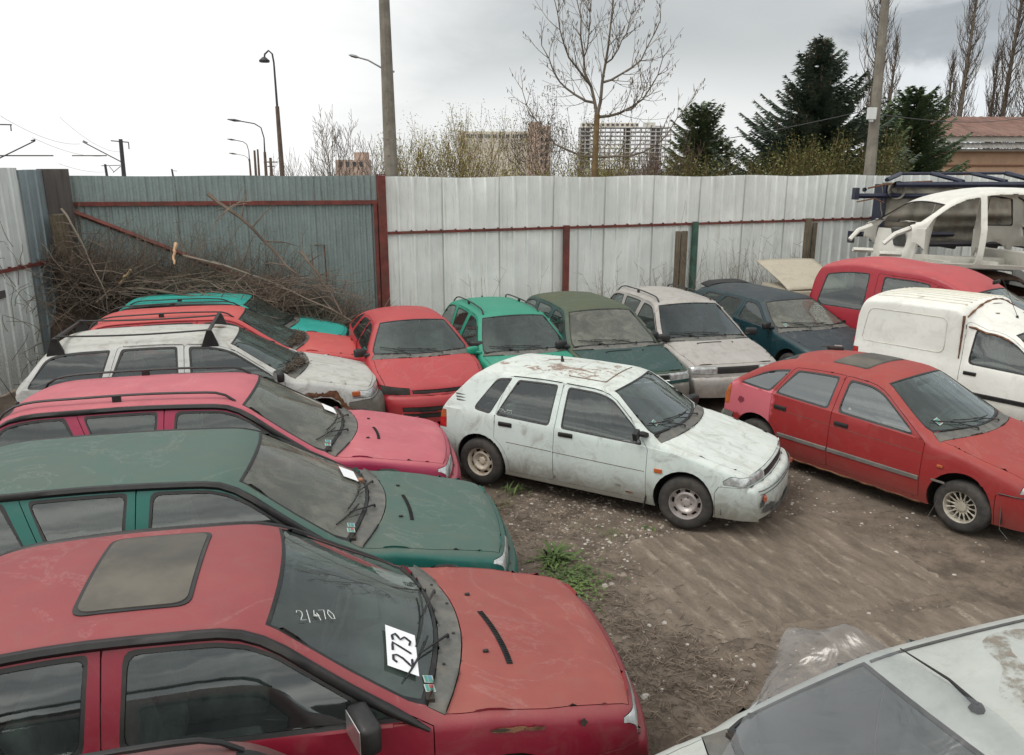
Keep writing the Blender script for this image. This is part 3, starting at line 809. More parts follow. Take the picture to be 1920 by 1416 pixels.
# ------------------------------------------------------------------ other body types
def hatch_small():      # boxy five-door hatch with vented rear pillar
    return dict(
        prof=[(-1.97, .24), (-1.965, .48, .04), (-1.93, .58, .03), (-1.86, .60, .02), (-1.83, .86, .04), (-1.77, .95, .03), (-1.43, 1.29, .05), (-1.28, 1.345, .08), (-.5, 1.368, .2), (.22, 1.345, .12), (.35, 1.305, .04), (.98, .90, .03), (1.04, .885, .03), (1.82, .70, .10), (1.90, .655, .03), (1.915, .56, .01), (1.98, .545, .03), (2.015, .48, .04), (2.02, .22)],
        w=[(-2.0, .70), (-1.85, .765), (-1.3, .815), (.9, .825), (1.5, .81), (1.85, .77), (2.03, .70)], w_mid=.825,
        belt=[(-2.0, .87), (-1, .88), (.8, .82), (1.3, .78), (1.9, .63)], belt_off=.004, top_off=.050, door_top=.024, round=[(-3, .035), (3, .038)],
        crown=[(-2.0, .02), (-1.8, .035), (-1.4, .035), (.1, .035), (.34, .05), (.6, .085), (.86, .11), (1.0, .045), (1.8, .03), (1.95, .01), (2.1, .0)],
        wr=.555, zroof=1.31, axles=(-1.215, 1.215), bow=(.16, 1.2, .10, -1.4), ws=(.30, .82, .955), hood=(.92, 1.87), hood_c=1.055,
        front_bumper=[(1.56, .15), (1.555, .47), (1.60, .54), (1.917, .56), (2.1, .56), (2.1, .15)],
        rear_bumper=[(-2.4, .15), (-2.4, .60), (-1.80, .60), (-1.58, .545), (-1.565, .15)],
        rw=(.95, 1.28, .60, .50), rwx=-1.3, arch=.335, sill=.19,
        doors=[('front_door', (-.27, -.27, -.27, .80, .80, .56)), ('rear_door', (-.9, -1.02, -.95, -.27, -.27, -.27))],
        wins=[((-.20, -.21, .74, .62, .04), 'front_door'), ((-1.02, -.83, -.34, -.33, .04), 'rear_door'), (('poly', [(-1.33, .91, .07), (-1.10, 1.262, .06), (-.91, 1.28, .02), (-1.09, .885, .03)]), None)],
        hood_in=.075, xB=-.27, frame=.018,
        patches=[('headlight', [(.40, .575), (.40, .665), (.80, .645), (.80, .575)], 'front', 5, 1), ('headlight', [(1.66, .565), (1.64, .60), (1.72, .655), (1.95, .64), (1.95, .565)], 'side', 5, 1), ('grille', [(-.05, .575), (-.05, .645), (.38, .64), (.38, .575)], 'front', 1, 0),
                 ('tail_light', [(.50, .62), (.50, .84), (.82, .84), (.82, .62)], 'rear', 7, 1), ('tail_light', [(-1.95, .63), (-1.95, .75), (-1.73, .75), (-1.73, .63)], 'side', 7, 1), ('tail_light', [(-1.95, .75), (-1.95, .84), (-1.74, .84), (-1.73, .75)], 'side', 6, 1)])
def hatch_round():      # smooth five-door hatch with side rub strips and sunroof
    return dict(
        prof=[(-2.0, .24), (-1.99, .50, .04), (-1.94, .57, .02), (-1.87, .59, .02), (-1.85, .92, .05), (-1.76, 1.0, .05), (-1.25, 1.31, .20), (-.95, 1.375, .2), (-.4, 1.41, .3), (.10, 1.39, .2), (.26, 1.35, .05), (1.05, .93, .03), (1.10, .915, .03), (1.80, .76, .2), (1.95, .68, .04), (1.97, .56, .01), (2.03, .55, .03), (2.07, .46, .04), (2.075, .24)],
        w=[(-2.0, .72), (-1.85, .785), (-1.3, .835), (.9, .845), (1.5, .825), (1.85, .78), (2.08, .68)], w_mid=.845,
        belt=[(-2.0, .97), (-1, .94), (.8, .875), (1.3, .83), (1.9, .66)],
        crown=[(-2.0, .02), (-1.85, .05), (-1.2, .06), (.1, .05), (.26, .07), (.6, .11), (.9, .13), (1.08, .06), (1.8, .05), (1.97, .01), (2.1, .0)],
        wr=.56, zroof=1.35, axles=(-1.26, 1.26), bow=(.20, 1.2, .12, -1.4), ws=(.22, .84, 1.02), hood=(.95, 1.90), hood_c=1.12,
        front_bumper=[(1.62, .15), (1.63, .53), (1.972, .56), (2.2, .56), (2.2, .15)],
        rear_bumper=[(-2.4, .15), (-2.4, .575), (-1.66, .565), (-1.62, .15)],
        rw=(1.0, 1.33, .60, .46), rwx=-1.0, arch=.345, round=[(-3, .07), (3, .07)], belt_off=.01, top_off=.075, door_top=.05, sill=.20,
        doors=[('front_door', (-.25, -.25, -.25, .83, .83, .60)), ('rear_door', (-.9, -1.06, -.90, -.25, -.25, -.25))],
        wins=[((-.19, -.19, .70, .60, .05), 'front_door'), ((-1.03, -.86, -.31, -.31, .04), 'rear_door'), ((-1.58, -1.28, -1.10, -.94, .04), None)],
        hood_in=.07, xB=-.25, frame=.022,
        patches=[('headlight', [(.36, .585), (.36, .68), (.80, .66), (.80, .585)], 'front', 5, 1), ('grille', [(-.05, .59), (-.05, .67), (.34, .67), (.34, .59)], 'front', 1, 0),
                 ('tail_light', [(.52, .64), (.52, .92), (.82, .92), (.82, .64)], 'rear', 7, 1), ('tail_light', [(-1.95, .66), (-1.95, .90), (-1.74, .90), (-1.76, .66)], 'side', 6, 1)])
def wagon():
    return dict(
        prof=[(-2.24, .28), (-2.23, .52, .03), (-2.17, .58, .02), (-2.12, .60, .02), (-2.08, .95, .04), (-2.0, 1.02, .02), (-1.72, 1.36, .14), (-1.45, 1.40, .15), (-.5, 1.42, .3), (.12, 1.39, .2), (.28, 1.345, .05), (1.05, .93, .03), (1.10, .915, .03), (1.85, .76, .15), (1.96, .69, .03), (1.975, .58, .01), (2.03, .57, .03), (2.07, .48, .04), (2.08, .26)],
        w=[(-2.25, .73), (-2.1, .785), (-1.9, .80), (-1.2, .835), (.9, .845), (1.5, .825), (1.9, .78), (2.08, .70)], w_mid=.845,
        belt=[(-2.2, .94), (-1, .93), (.8, .885), (1.3, .84), (1.9, .68)],
        crown=[(-2.3, .02), (-2.0, .04), (-1.6, .05), (0, .05), (.28, .07), (.6, .105), (.9, .13), (1.06, .06), (1.8, .045), (1.98, .01), (2.1, .0)],
        wr=.57, zroof=1.35, axles=(-1.26, 1.26), bow=(.18, 1.25, .08, -1.6), ws=(.24, .86, 1.02), hood=(.96, 1.90), hood_c=1.12,
        front_bumper=[(1.62, .15), (1.63, .56), (1.977, .58), (2.2, .58), (2.2, .15)],
        rear_bumper=[(-2.4, .15), (-2.4, .585), (-1.76, .575), (-1.72, .15)],
        rw=(1.06, 1.32, .60, .50), rwx=-1.5, sill=.21,
        doors=[('front_door', (-.27, -.27, -.27, .84, .84, .60)), ('rear_door', (-.9, -1.10, -.98, -.27, -.27, -.27))],
        wins=[((-.20, -.22, .76, .66, .04), 'front_door'), ((-1.08, -.94, -.33, -.34, .04), 'rear_door'), ((-1.95, -1.74, -1.17, -1.05, .05), None)],
        hood_in=.055, xB=-.27, frame=.022,
        patches=[('headlight', [(.36, .60), (.36, .70), (.80, .685), (.80, .60)], 'front', 5, 1), ('headlight', [(1.68, .60), (1.76, .69), (1.99, .67), (1.99, .60)], 'side', 5, 1), ('grille', [(-.05, .60), (-.05, .69), (.34, .69), (.34, .60)], 'front', 1, 0),
                 ('tail_light', [(.56, .62), (.56, .90), (.82, .90), (.82, .62)], 'rear', 7, 1)])
def bubble():           # rounded hatch with oval side glass
    P = hatch_round()
    P.update(prof=[(-2.0, .24), (-1.99, .50, .06), (-1.93, .60, .05), (-1.88, .90, .10), (-1.70, 1.06, .15), (-1.25, 1.27, .25), (-.9, 1.345, .2), (-.4, 1.385, .3), (.12, 1.36, .2), (.28, 1.32, .06), (1.04, .93, .03), (1.09, .915, .03), (1.70, .77, .25), (1.90, .66, .08), (1.935, .56, .03), (1.985, .54, .03), (2.03, .46, .05), (2.04, .20)],
        wr=.545, zroof=1.31, round=[(-3, .10), (-.2, .10), (.3, .07), (3, .08)], top_off=.085, door_top=.06,
        wins=[((-.19, -.17, .70, .60, .06), 'front_door'), ((-.93, -.75, -.25, -.23, .06), 'rear_door'), (('poly', [(-1.42, .985, .10), (-1.12, 1.20, .14), (-.88, 1.245, .02), (-1.05, .965, .03)]), None)],
        doors=[('front_door', (-.22, -.22, -.20, .83, .83, .60)), ('rear_door', (-.9, -1.02, -.82, -.22, -.22, -.20))],
        front_bumper=[(1.60, .15), (1.61, .52), (1.94, .56), (2.2, .56), (2.2, .15)], bow=(.26, 1.15, .16, -1.3), w=[(-2.0, .66), (-1.85, .75), (-1.3, .82), (.9, .845), (1.5, .82), (1.85, .77), (2.05, .68)],
        patches=[('headlight', [(.38, .575), (.38, .655), (.80, .68), (.80, .575)], 'front', 4, 1), ('grille', [(-.05, .585), (-.05, .622), (.34, .63), (.34, .585)], 'front', 4, 0),  # headlights absent: dark faces stand for the shaded empty sockets
                 ('grille', [(-.05, .36), (-.05, .42), (.50, .42), (.49, .36)], 'front', 4, 0), ('grille', [(-.05, .27), (-.05, .33), (.49, .33), (.47, .27)], 'front', 4, 0), ('tail_light', [(.52, .64), (.52, .92), (.82, .92), (.82, .64)], 'rear', 7, 1)])
    return P
def notch():            # larger, lower five-door with a lip spoiler
    P = hatch_round()
    P.update(prof=[(-2.25, .26), (-2.24, .50, .04), (-2.18, .58, .02), (-2.12, .60, .02), (-2.08, .92, .05), (-1.98, 1.0, .05), (-1.62, 1.27, .12), (-1.35, 1.315, .2), (-.5, 1.37, .3), (.08, 1.355, .2), (.22, 1.315, .05), (1.05, .90, .03), (1.10, .885, .03), (1.95, .72, .2), (2.08, .65, .04), (2.10, .54, .01), (2.16, .53, .03), (2.20, .46, .04), (2.205, .22)],
        w=[(-2.25, .74), (-2.1, .79), (-1.6, .835), (.9, .85), (1.6, .83), (2.0, .78), (2.21, .70)], w_mid=.85, axles=(-1.28, 1.30), wr=.55, zroof=1.31, hood=(.95, 2.04),
        front_bumper=[(1.68, .15), (1.69, .51), (2.102, .54), (2.3, .54), (2.3, .15)], rear_bumper=[(-2.4, .15), (-2.4, .585), (-1.70, .575), (-1.66, .15)], bow=(.20, 1.3, .10, -1.7),
        crown=[(-2.25, .02), (-2.05, .05), (-1.5, .06), (.1, .05), (.26, .07), (.6, .11), (.9, .13), (1.08, .06), (1.95, .05), (2.1, .01), (2.3, .0)],
        wins=[((-.19, -.19, .74, .62, .05), 'front_door'), ((-1.02, -.84, -.31, -.31, .04), 'rear_door'), ((-1.66, -1.42, -1.10, -.92, .05), None)], rw=(1.0, 1.25, .58, .46), rwx=-1.4,
        patches=[('headlight', [(.36, .56), (.36, .65), (.80, .64), (.80, .56)], 'front', 5, 1), ('grille', [(-.05, .56), (-.05, .64), (.34, .64), (.34, .56)], 'front', 1, 0), ('tail_light', [(.52, .64), (.52, .90), (.82, .90), (.82, .64)], 'rear', 7, 1)])
    return P
def boxvan():           # small cab with a tall windowless cargo box and a roof fairing
    P = felicia(True, -.42)
    P.update(prof=[(-2.12, .26), (-2.11, .50, .03), (-2.06, .56, .02), (-2.055, 1.0, .1), (-2.02, 1.52, .1), (-1.92, 1.71, .09), (-1.5, 1.745, .2), (-.46, 1.745, .03), (-.44, 1.735, .02), (-.30, 1.70, .3), (-.02, 1.58, .2), (.20, 1.40, .10), (.26, 1.355, .04), (.96, .925, .03), (1.02, .915, .03), (1.84, .775, .10), (1.93, .69, .03), (1.945, .545, .01), (1.995, .535, .03), (2.02, .46, .04), (2.025, .24)],
        w=[(-2.2, .82), (-1.95, .85), (-.52, .85), (-.36, .815), (.9, .817), (1.5, .80), (1.85, .765), (2.03, .70)],
        wr=[(-2.2, .82), (-.50, .835), (-.34, .64), (-.1, .58), (.2, .565), (1, .565)], zroof=1.60, lean=1.2,
        crown=[(-2.3, .02), (-2.0, .06), (-1.6, .07), (-.52, .07), (-.40, .22), (-.2, .22), (.1, .10), (.2, .065), (.5, .10), (.8, .125), (.96, .055), (1.1, .05), (1.8, .045), (1.95, .01), (2.1, .0)],
        round=[(-3, .065), (-.5, .065), (-.3, .10), (.2, .05), (3, .05)],
        doors=[('front_door', (-.42, -.42, -.42, .84, .84, .62))], wins=[((-.34, -.32, .74, .66, .07), 'front_door')], rw=(1.05, 1.5, .66, .62), rwx=-1.5,
        patches=[('headlight', [(.36, .585), (.36, .70), (.80, .69), (.80, .585)], 'front', 5, 1), ('grille', [(-.05, .59), (-.05, .69), (.34, .69), (.34, .59)], 'front', 1, 0),
                 ('tail_light', [(.66, .66), (.66, .92), (.86, .92), (.86, .66)], 'rear', 7, 1), ('tail_light', [(-2.2, .66), (-2.2, .90), (-1.95, .90), (-1.95, .66)], 'side', 7, 1)])
    return P
def minivan():
    return dict(
        prof=[(-2.02, .28), (-2.01, .52, .03), (-1.97, .60, .02), (-1.965, 1.0, .1), (-1.93, 1.56, .1), (-1.84, 1.77, .08), (-1.5, 1.82, .2), (-.4, 1.84, .3), (.38, 1.80, .15), (.62, 1.70, .08), (1.30, 1.10, .04), (1.36, 1.08, .03), (1.86, .90, .12), (1.96, .78, .03), (1.975, .62, .01), (2.04, .60, .03), (2.10, .50, .04), (2.11, .28)],
        w=[(-2.1, .80), (-1.9, .84), (.9, .85), (1.5, .83), (1.9, .78), (2.12, .70)], w_mid=.85, belt=[(-2.0, 1.05), (0, 1.03), (.9, 1.0), (1.5, .95), (2.0, .75)],
        crown=[(-2.1, .02), (-1.9, .06), (-1.5, .07), (.3, .07), (.6, .09), (.9, .12), (1.15, .13), (1.34, .06), (1.9, .04), (2.1, .0)], wr=.66, zroof=1.72,
        axles=(-1.30, 1.38), bow=(.18, 1.4, .04, -1.6), ws=(.56, 1.12, 1.27), hood=(1.2, 1.92), hood_c=1.37, front_bumper=[(1.72, .15), (1.73, .60), (1.977, .62), (2.3, .62), (2.3, .15)],
        rear_bumper=[(-2.4, .15), (-2.4, .595), (-1.72, .59), (-1.68, .15)], rw=(1.15, 1.62, .66, .60), rwx=-1.5, sill=.24, arch=.35, wr_z=.30, round=[(-3, .055), (3, .055)], top_off=.13, door_top=.10, frame=.02,
        doors=[('front_door', (.12, .12, .12, 1.04, 1.04, .80)), ('rear_door', (-.82, -.82, -.82, .12, .12, .12))],
        wins=[((.20, .20, .98, .86, .06), 'front_door'), ((-.72, -.72, .02, .02, .05), 'rear_door'), ((-1.80, -1.70, -.95, -.95, .07), None)], hood_in=.06, xB=.1,
        patches=[('headlight', [(.40, .64), (.40, .80), (.80, .80), (.80, .64)], 'front', 5, 1), ('grille', [(-.05, .64), (-.05, .76), (.36, .76), (.36, .64)], 'front', 1, 0), ('tail_light', [(.70, .80), (.70, 1.3), (.86, 1.3), (.86, .80)], 'rear', 7, 1)])
# ------------------------------------------------------------------ the cars standing in the yard
def cave_in(v):
    v = v.copy()
    if v.z > 1.1:
        k = min(1, (v.z - 1.1) / .5); v.z -= k * (.17 * math.exp(-((v.x - .55) / .55) ** 2) + .05 * math.exp(-((v.x + .4) / .3) ** 2 - ((v.y) / .35) ** 2)) - k * .02 * sin(v.x * 5 + 1)
    return v
GRP = 'impounded cars parked in the yard'
def park(P, x, y, yaw, label, **kw): return build_car(P, (x, y, kw.pop('z', 0)), yaw, label, group=GRP, **kw)
FC = (1.04, 1, 1)
# left row, nearest first
P = sub(wagon(), paint=paint('maroon_paint', (.11, .025, .03), (.22, .11, .10), .6, .3, .0), g_ws=G['film'])
r = park(P, -2.56, 1.72, 198, 'maroon estate seen from above, black roof rail, cut off at the bottom left edge', z=.03); rails(r, P, -1.72, .16, M['rubber']); dress(r, P, wip=False, mir=())
P = sub(felicia(False, -.55), paint=paint('red_paint_sunroof_car', (.21, .010, .026), (.27, .066, .068), .97, .25, .03), g_ws=G['film'], g_side=G['side'])
P['bonnet_paint'] = paint('bonnet_red_brown', (.22, .02, .026), (.295, .082, .068), 1.0, .22, .0); r = park(P, -1.48, 4.01, 12.6, 'faded red hatchback with grey glass sunroof and paper 273 on its windscreen', scale=1.06); car273 = r; P273 = P
gutter(r, P, M['rubber']); dress(r, P, mir=(-1,), mx=.56, ms=(.10, .22, .15)); vent(r, P, 1.33, 1.26, -.40, .10, M['rubber'], w=.017)
P = sub(felicia(True, -.5), paint=paint('dark_green_paint', (.006, .115, .095), (.085, .118, .100), .97, .30, .0, dirt_col=(.16, .165, .12)), g_ws=G['pale'], g_side=G['tint'])
r = park(P, -2.2, 5.88, 10, 'dull dark green estate with black drip rails between the raspberry and sunroof cars', scale=1.06); gutter(r, P, M['rubber']); dress(r, P, mir=()); vent(r, P, 1.30, 1.25, -.34, .10, M['rubber']); P_L2 = P; r_L2 = r
P = sub(felicia(True, -.5), paint=paint('raspberry_paint', (.30, .012, .060), (.50, .145, .165), .95, .15, .0), g_ws=G['pale'], g_side=G['tint'])
r = park(P, -2.79, 7.77, 9.5, 'raspberry pink estate with long black roof rails', scale=1.065); gutter(r, P, M['rubber']); dress(r, P, mir=()); rails(r, P, -1.9, .08, M['rubber']); vent(r, P, 1.32, 1.27, -.30, .02, M['rubber']); P_L3 = P; r_L3 = r
antenna(r, on_top(P, -1.86, -.1), .3)
P = sub(wagon(), paint=paint('dirty_white_paint', (.50, .51, .50), (.46, .455, .41), .7, 1.0, .45), g_ws=G['film'], lost_wheel=True, frame=.026, front_bumper_m=8, rear_bumper_m=8, top_off=.05, belt_off=0.0)
r = park(P, -3.99, 10.5, 14, 'dirty white estate with black roof rack and rusted-out front wheel arch', scale=1.08); dress(r, P, mir=(-1,)); P_L4 = P; r_L4 = r
P = sub(felicia(True), paint=paint('coral_paint', (.42, .035, .045), (.52, .105, .095), .9, .25, .05), g_ws=G['film'])
r = park(P, -4.4, 12.4, 13, 'coral red estate with twin roof rails behind the dirty white estate', scale=1.03); rails(r, P, -1.9, .08, M['rubber']); gutter(r, P, P['paint'], .012); dress(r, P, mir=()); P_L5 = P; r_L5 = r
P = sub(wagon(), paint=paint('turquoise_paint', (.02, .36, .31), (.035, .40, .34), .7, .2, .0), g_ws=G['film'])
r = park(P, -4.95, 14.1, 10, 'turquoise car half buried under dead branches by the grey gate'); gutter(r, P, M['rubber']); rails(r, P, -1.6, .0, M['rubber'], h=.04); dress(r, P, mir=())
# back row facing the viewer, left to right
P = sub(bubble(), paint=paint('bright_red_paint', (.34, .020, .030), (.40, .066, .068), .9, .15, .0), g_ws=G['film'])
r = park(P, -1.62, 12.45, -72, 'bright red rounded hatchback with its headlights missing'); dress(r, P)
P = sub(felicia(True), paint=paint('mint_green_paint', (.008, .24, .15), (.04, .24, .165), .8, .12, .0), g_ws=G['film'])
r = park(P, -.03, 12.76, -72, 'bright green estate with black roof rails facing the viewer', scale=.965); rails(r, P, -1.9, .05, M['rubber']); dress(r, P, mmat=P['paint']); vent(r, P, 1.2, 1.2, -.28, .12, M['rubber'])
antenna(r, on_top(P, -1.7, 0), .35, (-.1, 0))
P = sub(felicia(True), paint=paint('olive_green_paint', (.010, .060, .055), (.075, .085, .035), .0, .2, .0), g_ws=G['pale'])
P['front_bumper_m'] = 8; P['paint'] = paint('petrol_green_paint', (.012, .058, .055), (.078, .088, .045), .95, .2, .0); P['bonnet_paint'] = paint('petrol_bonnet_paint', (.012, .048, .046), (.026, .060, .054), .8, .15, .0)
r = park(P, 1.38, 13.05, -74, 'dark petrol green estate with plain olive roof facing the viewer'); dress(r, P); vent(r, P, 1.2, 1.2, -.28, .12, M['rubber'])
P = sub(felicia(True), paint=paint('beige_paint', (.37, .36, .34), (.42, .40, .375), .8, .9, .05, rough=.4, metal=.25, dirt_col=(.22, .18, .155)), g_ws=G['side'])
r = park(P, 2.96, 13.66, -77, 'dirty silver beige estate with roof rails and blotchy bonnet'); rails(r, P, -1.9, .05, M['rubber']); dress(r, P); vent(r, P, 1.2, 1.2, -.28, .12, M['rubber'])
P = sub(notch(), prof=[(-2.25, .26), (-2.24, .50, .04), (-2.18, .58, .02), (-2.12, .60, .02), (-2.08, .92, .05), (-2.0, 1.0, .05), (-1.80, 1.30, .08), (-1.5, 1.365, .2)] + notch()['prof'][8:], paint=paint('blue_green_paint', (.006, .035, .045), (.034, .041, .048), .95, .2, .0, rough=.25), g_ws=G['pale'])
r = park(P, 4.95, 14.6, -69, 'dark blue green five-door with a rear spoiler at the end of the row'); dress(r, P); P_M5 = P; r_M5 = r
# middle pair
P = sub(hatch_small(), paint=paint('chalk_white_paint', (.53, .60, .58), (.62, .645, .60), .7, .85, .6, rough=.45, rust_z=1.285), g_ws=G['film'], wheel='steel', wheel_over={(False, -1): 'cream'}, steer=6, g_side=G['side'])  # base colour lowered to hold the shade on the car's sides
r = park(P, 1.08, 8.80, -29.5, 'white hatchback with rusty roof and a smashed headlight in the middle of the yard'); dress(r, P, mir=(1,)); P_C1 = P; r_C1 = r
P = sub(hatch_round(), paint=paint('brick_red_paint', (.26, .017, .018), (.32, .062, .052), .85, .25, .0, rough=.45, patch=((.62, .16, .20), -1.86, -1.02, .55, .99)), g_ws=G['film'], wheel='alloy', g_side=G['clear'], paint2=None, steer=-4, flat=.06)
P['paint2'] = P['paint']; P['rear_bumper_m'] = 8
r = park(P, 4.42, 8.92, -54.5, 'matt red five-door with sunroof and lattice alloy wheel at the right'); dress(r, P, mir=()); P_C2 = P; r_C2 = r
# vans
P = sub(boxvan(), paint=paint('van_white_paint', (.76, .77, .73), (.72, .71, .64), .7, .35, .15, rough=.4), g_ws=G['film'])
r = park(P, 7.19, 11.07, -52.3, 'white box van with windowless cargo box and rusty roof seam', cat='van', scale=1.01); dress(r, P); P_V1 = P; r_V1 = r
P = sub(minivan(), paint=paint('van_red_paint', (.30, .010, .024), (.44, .085, .09), .95, .2, .0), g_ws=G['film'], deform=cave_in)
r = park(P, 7.5, 13.65, -52, 'red minivan with caved-in roof behind the white box van', cat='van', scale=1.09); dress(r, P); P_V2 = P; r_V2 = r
# silver car at the lower right
P = sub(notch(), paint=paint('silver_paint', (.46, .49, .47), (.52, .54, .50), .7, .5, .0, rough=.28, metal=.35, dirt_col=(.30, .27, .23)), g_ws=G['side'])
r = park(P, 2.10, 2.99, 200, 'silver car at the lower right with plastic sheeting over its windscreen'); dress(r, P, wip=False, mir=()); P_S1 = P; r_S1 = r
# ------------------------------------------------------------------ yard: ground, fences
gm_, n = new_mat('yard_ground')
obj = n.obj
g1 = n.noise(obj, .55, 6, .6); g2 = n.noise(obj, 3.5, 8, .7); g3 = n.noise(obj, 26, 5, .7); g4 = n.noise(obj, 9, 6, .65, off=(4, 4, 0))
vor = n.add('ShaderNodeTexVoronoi'); n.set(vor.inputs['Vector'], obj); vor.inputs['Scale'].default_value = 22
col = n.mix(n.ramp(g2, .32, .68), (.090, .070, .055), (.19, .152, .120))
col = n.mix(n.math('MULTIPLY', n.ramp(g1, .4, .62), .55), col, (.205, .168, .135))
col = n.mix(n.math('MULTIPLY', n.ramp(g4, .52, .70), .6), col, (.055, .043, .034))
peb = n.math('MULTIPLY', n.ramp(vor.outputs['Distance'], .24, .10), n.ramp(g3, .50, .62))
col = n.mix(n.math('MULTIPLY', peb, .55), col, (.26, .22, .18))
n.set(n.b.inputs['Base Color'], col); n.b.inputs['Roughness'].default_value = .95; n.b.inputs['Specular IOR Level'].default_value = .2
h = n.math('ADD', n.math('ADD', n.math('MULTIPLY', g2, .8), n.math('MULTIPLY', g3, .35)), n.math('MULTIPLY', peb, .35))
n.set(n.b.inputs['Normal'], n.bump(h, .9, .035))
bm = bmesh.new()
# fine patch in the yard that joins a coarse sheet out to the horizon
def gh(x, y):
    return .022 * sin(x * 1.3 + 1.1 * sin(y * .9)) * cos(y * 1.1) + .012 * sin(x * 3.7 + y * 2.1) + .008 * sin(x * 7.1 - y * 5.3)
xsg = [-1500, -400, -120, -40, -15] + [-10 + .25 * i for i in range(100)] + [17, 25, 60, 160, 500, 1500]
ysg = [-1500, -400, -120, -30, -8] + [-2 + .25 * i for i in range(84)] + [22, 30, 60, 160, 500, 1500]
grid = [[bm.verts.new((x, y, gh(x, y) if -10 < x < 15 and -2 < y < 19 else -.012 * max(0, sqrt(x * x + y * y) - 30))) for x in xsg] for y in ysg]
for a, b in zip(grid, grid[1:]):
    for i in range(len(a) - 1): bm.faces.new((a[i], a[i + 1], b[i + 1], b[i]))
link_bm('ground', bm, gm_)['kind'] = 'structure'

def corr_mat(name, col, dirt, rough=.45, metal=.2, spangle=0, streak=.4):
    m, n = new_mat(name); x_, y_, z_ = n.sep(n.obj)
    a = n.noise(n.obj, 1.2, 5, .6); st = n.noise(n.obj, 5, 6, .7, stretch=(3, 3, .22)); f = n.noise(n.obj, 30, 4, .7)
    c = n.mix(n.ramp(a, .3, .7), tuple(v * .90 for v in col), tuple(min(1, v * 1.07) for v in col))
    al = n.math('ADD', n.math('MULTIPLY', x_, .925), n.math('MULTIPLY', y_, .379)); idx = n.math('FLOOR', n.math('MULTIPLY', al, 1 / 1.2)); wn = n.add('ShaderNodeTexWhiteNoise', noise_dimensions='1D'); n.set(wn.inputs['W'], idx)
    c = n.mix(n.math('MULTIPLY', wn.outputs['Value'], .16), c, tuple(v * .45 for v in col))
    ed = n.ramp(n.math('ABSOLUTE', n.math('SUBTRACT', n.math('FRACT', n.math('MULTIPLY', al, 1 / 1.2)), .5)), .485, .497); c = n.mix(n.math('MULTIPLY', ed, .55), c, (.10, .09, .08))
    rs = n.noise(n.obj, 9, 5, .7, stretch=(2.2, 2.2, .10), off=(2, 9, 4)); c = n.mix(n.math('MULTIPLY', n.ramp(rs, .66, .76), .30), c, (.22, .13, .08))
    if spangle:
        v = n.add('ShaderNodeTexVoronoi'); n.set(v.inputs['Vector'], n.obj); v.inputs['Scale'].default_value = 34
        c = n.mix(n.math('MULTIPLY', n.ramp(n.sep(v.outputs['Color'])[0], .55, .95), spangle), c, (.36, .42, .41))
    lowz = n.ramp(z_, 1.6, .2)
    dm = n.math('MULTIPLY', n.math('ADD', n.ramp(st, .5, .75), n.math('MULTIPLY', lowz, n.ramp(f, .4, .6))), streak, clamp=True)
    c = n.mix(dm, c, dirt)
    n.set(n.b.inputs['Base Color'], c); n.b.inputs['Roughness'].default_value = rough; n.b.inputs['Metallic'].default_value = metal
    n.set(n.b.inputs['Normal'], n.bump(n.noise(n.obj, 2.4, 3, .5, off=(7, 1, 3)), .45, .04))
    return m
M['white_sheet'] = corr_mat('white_sheet_metal', (.80, .84, .82), (.34, .31, .24), .38, .0)
M['left_sheet'] = corr_mat('pale_sheet_metal', (.74, .79, .78), (.28, .27, .22), .5, .15)
M['left_sheet_old'] = corr_mat('bluish_sheet_metal', (.30, .37, .40), (.16, .14, .12), .5, .3, .2)
M['brown_sheet'] = corr_mat('brown_grey_sheet', (.10, .09, .085), (.05, .04, .035), .7, .1)
M['galv'] = corr_mat('galvanised_sheet', (.25, .315, .31), (.075, .075, .065), .5, .35, .25, .45)
M['rust_paint'] = simple('red_oxide_paint', (.15, .035, .028), .7, var=.3, scale=7, dirt=(.10, .05, .035), dirt_amt=.6)
M['green_post'] = simple('green_post_paint', (.045, .11, .085), .7, var=.3, scale=6, dirt=(.11, .09, .06), dirt_amt=.8)
M['wood'] = simple('weathered_wood', (.16, .13, .09), .9, var=.35, scale=7, stretch=(5, 5, .4), bump=.4, dirt=(.06, .05, .035), dirt_amt=.6)
def sheet(name, A, B, z0, z1, pitch, depth, mat, parent, kind='rib', wob=0.0, t=.004):
    """profiled sheet standing between A and B"""
    A = Vector((A[0], A[1], 0)); B = Vector((B[0], B[1], 0)); d = (B - A); L = d.length; d.normalize(); nn = Vector((d.y, -d.x, 0))
    pts = []
    k = 0; s_ = 0.0
    while s_ < L:
        if kind == 'rib': pr = [(0, 0), (.33, 0), (.345, .12), (.36, 0), (.66, 0), (.73, 1), (.84, 1), (.91, 0)]
        else: pr = [(0, 0), (.30, 0), (.5, 1), (.80, 1)]
        for u, v in pr:
            if s_ + u * pitch <= L: pts.append((s_ + u * pitch, v * depth))
        s_ += pitch; k += 1
    bm = bmesh.new(); zs_ = [z0, z0 + (z1 - z0) * .35, z0 + (z1 - z0) * .7, z1]; rows = []
    for z in zs_:
        rows.append([bm.verts.new(A + d * u + nn * (v + wob * sin(u * 1.7 + z * 2.1) * .6) + Vector((0, 0, z + (wob * 1.1 * sin(u * 2.3 + 1) if z == z1 else 0)))) for u, v in pts])
    for a, b in zip(rows, rows[1:]):
        for i in range(len(a) - 1): bm.faces.new((a[i], a[i + 1], b[i + 1], b[i]))
    o = link_bm(name, bm, mat, parent, 20, smooth=False)
    md = o.modifiers.new('thick', 'SOLIDIFY'); md.thickness = t
    return o
FA = Vector((-2.36, 15.62, 0)); FD = Vector((.925, .379, 0)).normalized(); FN = Vector((FD.y, -FD.x, 0))
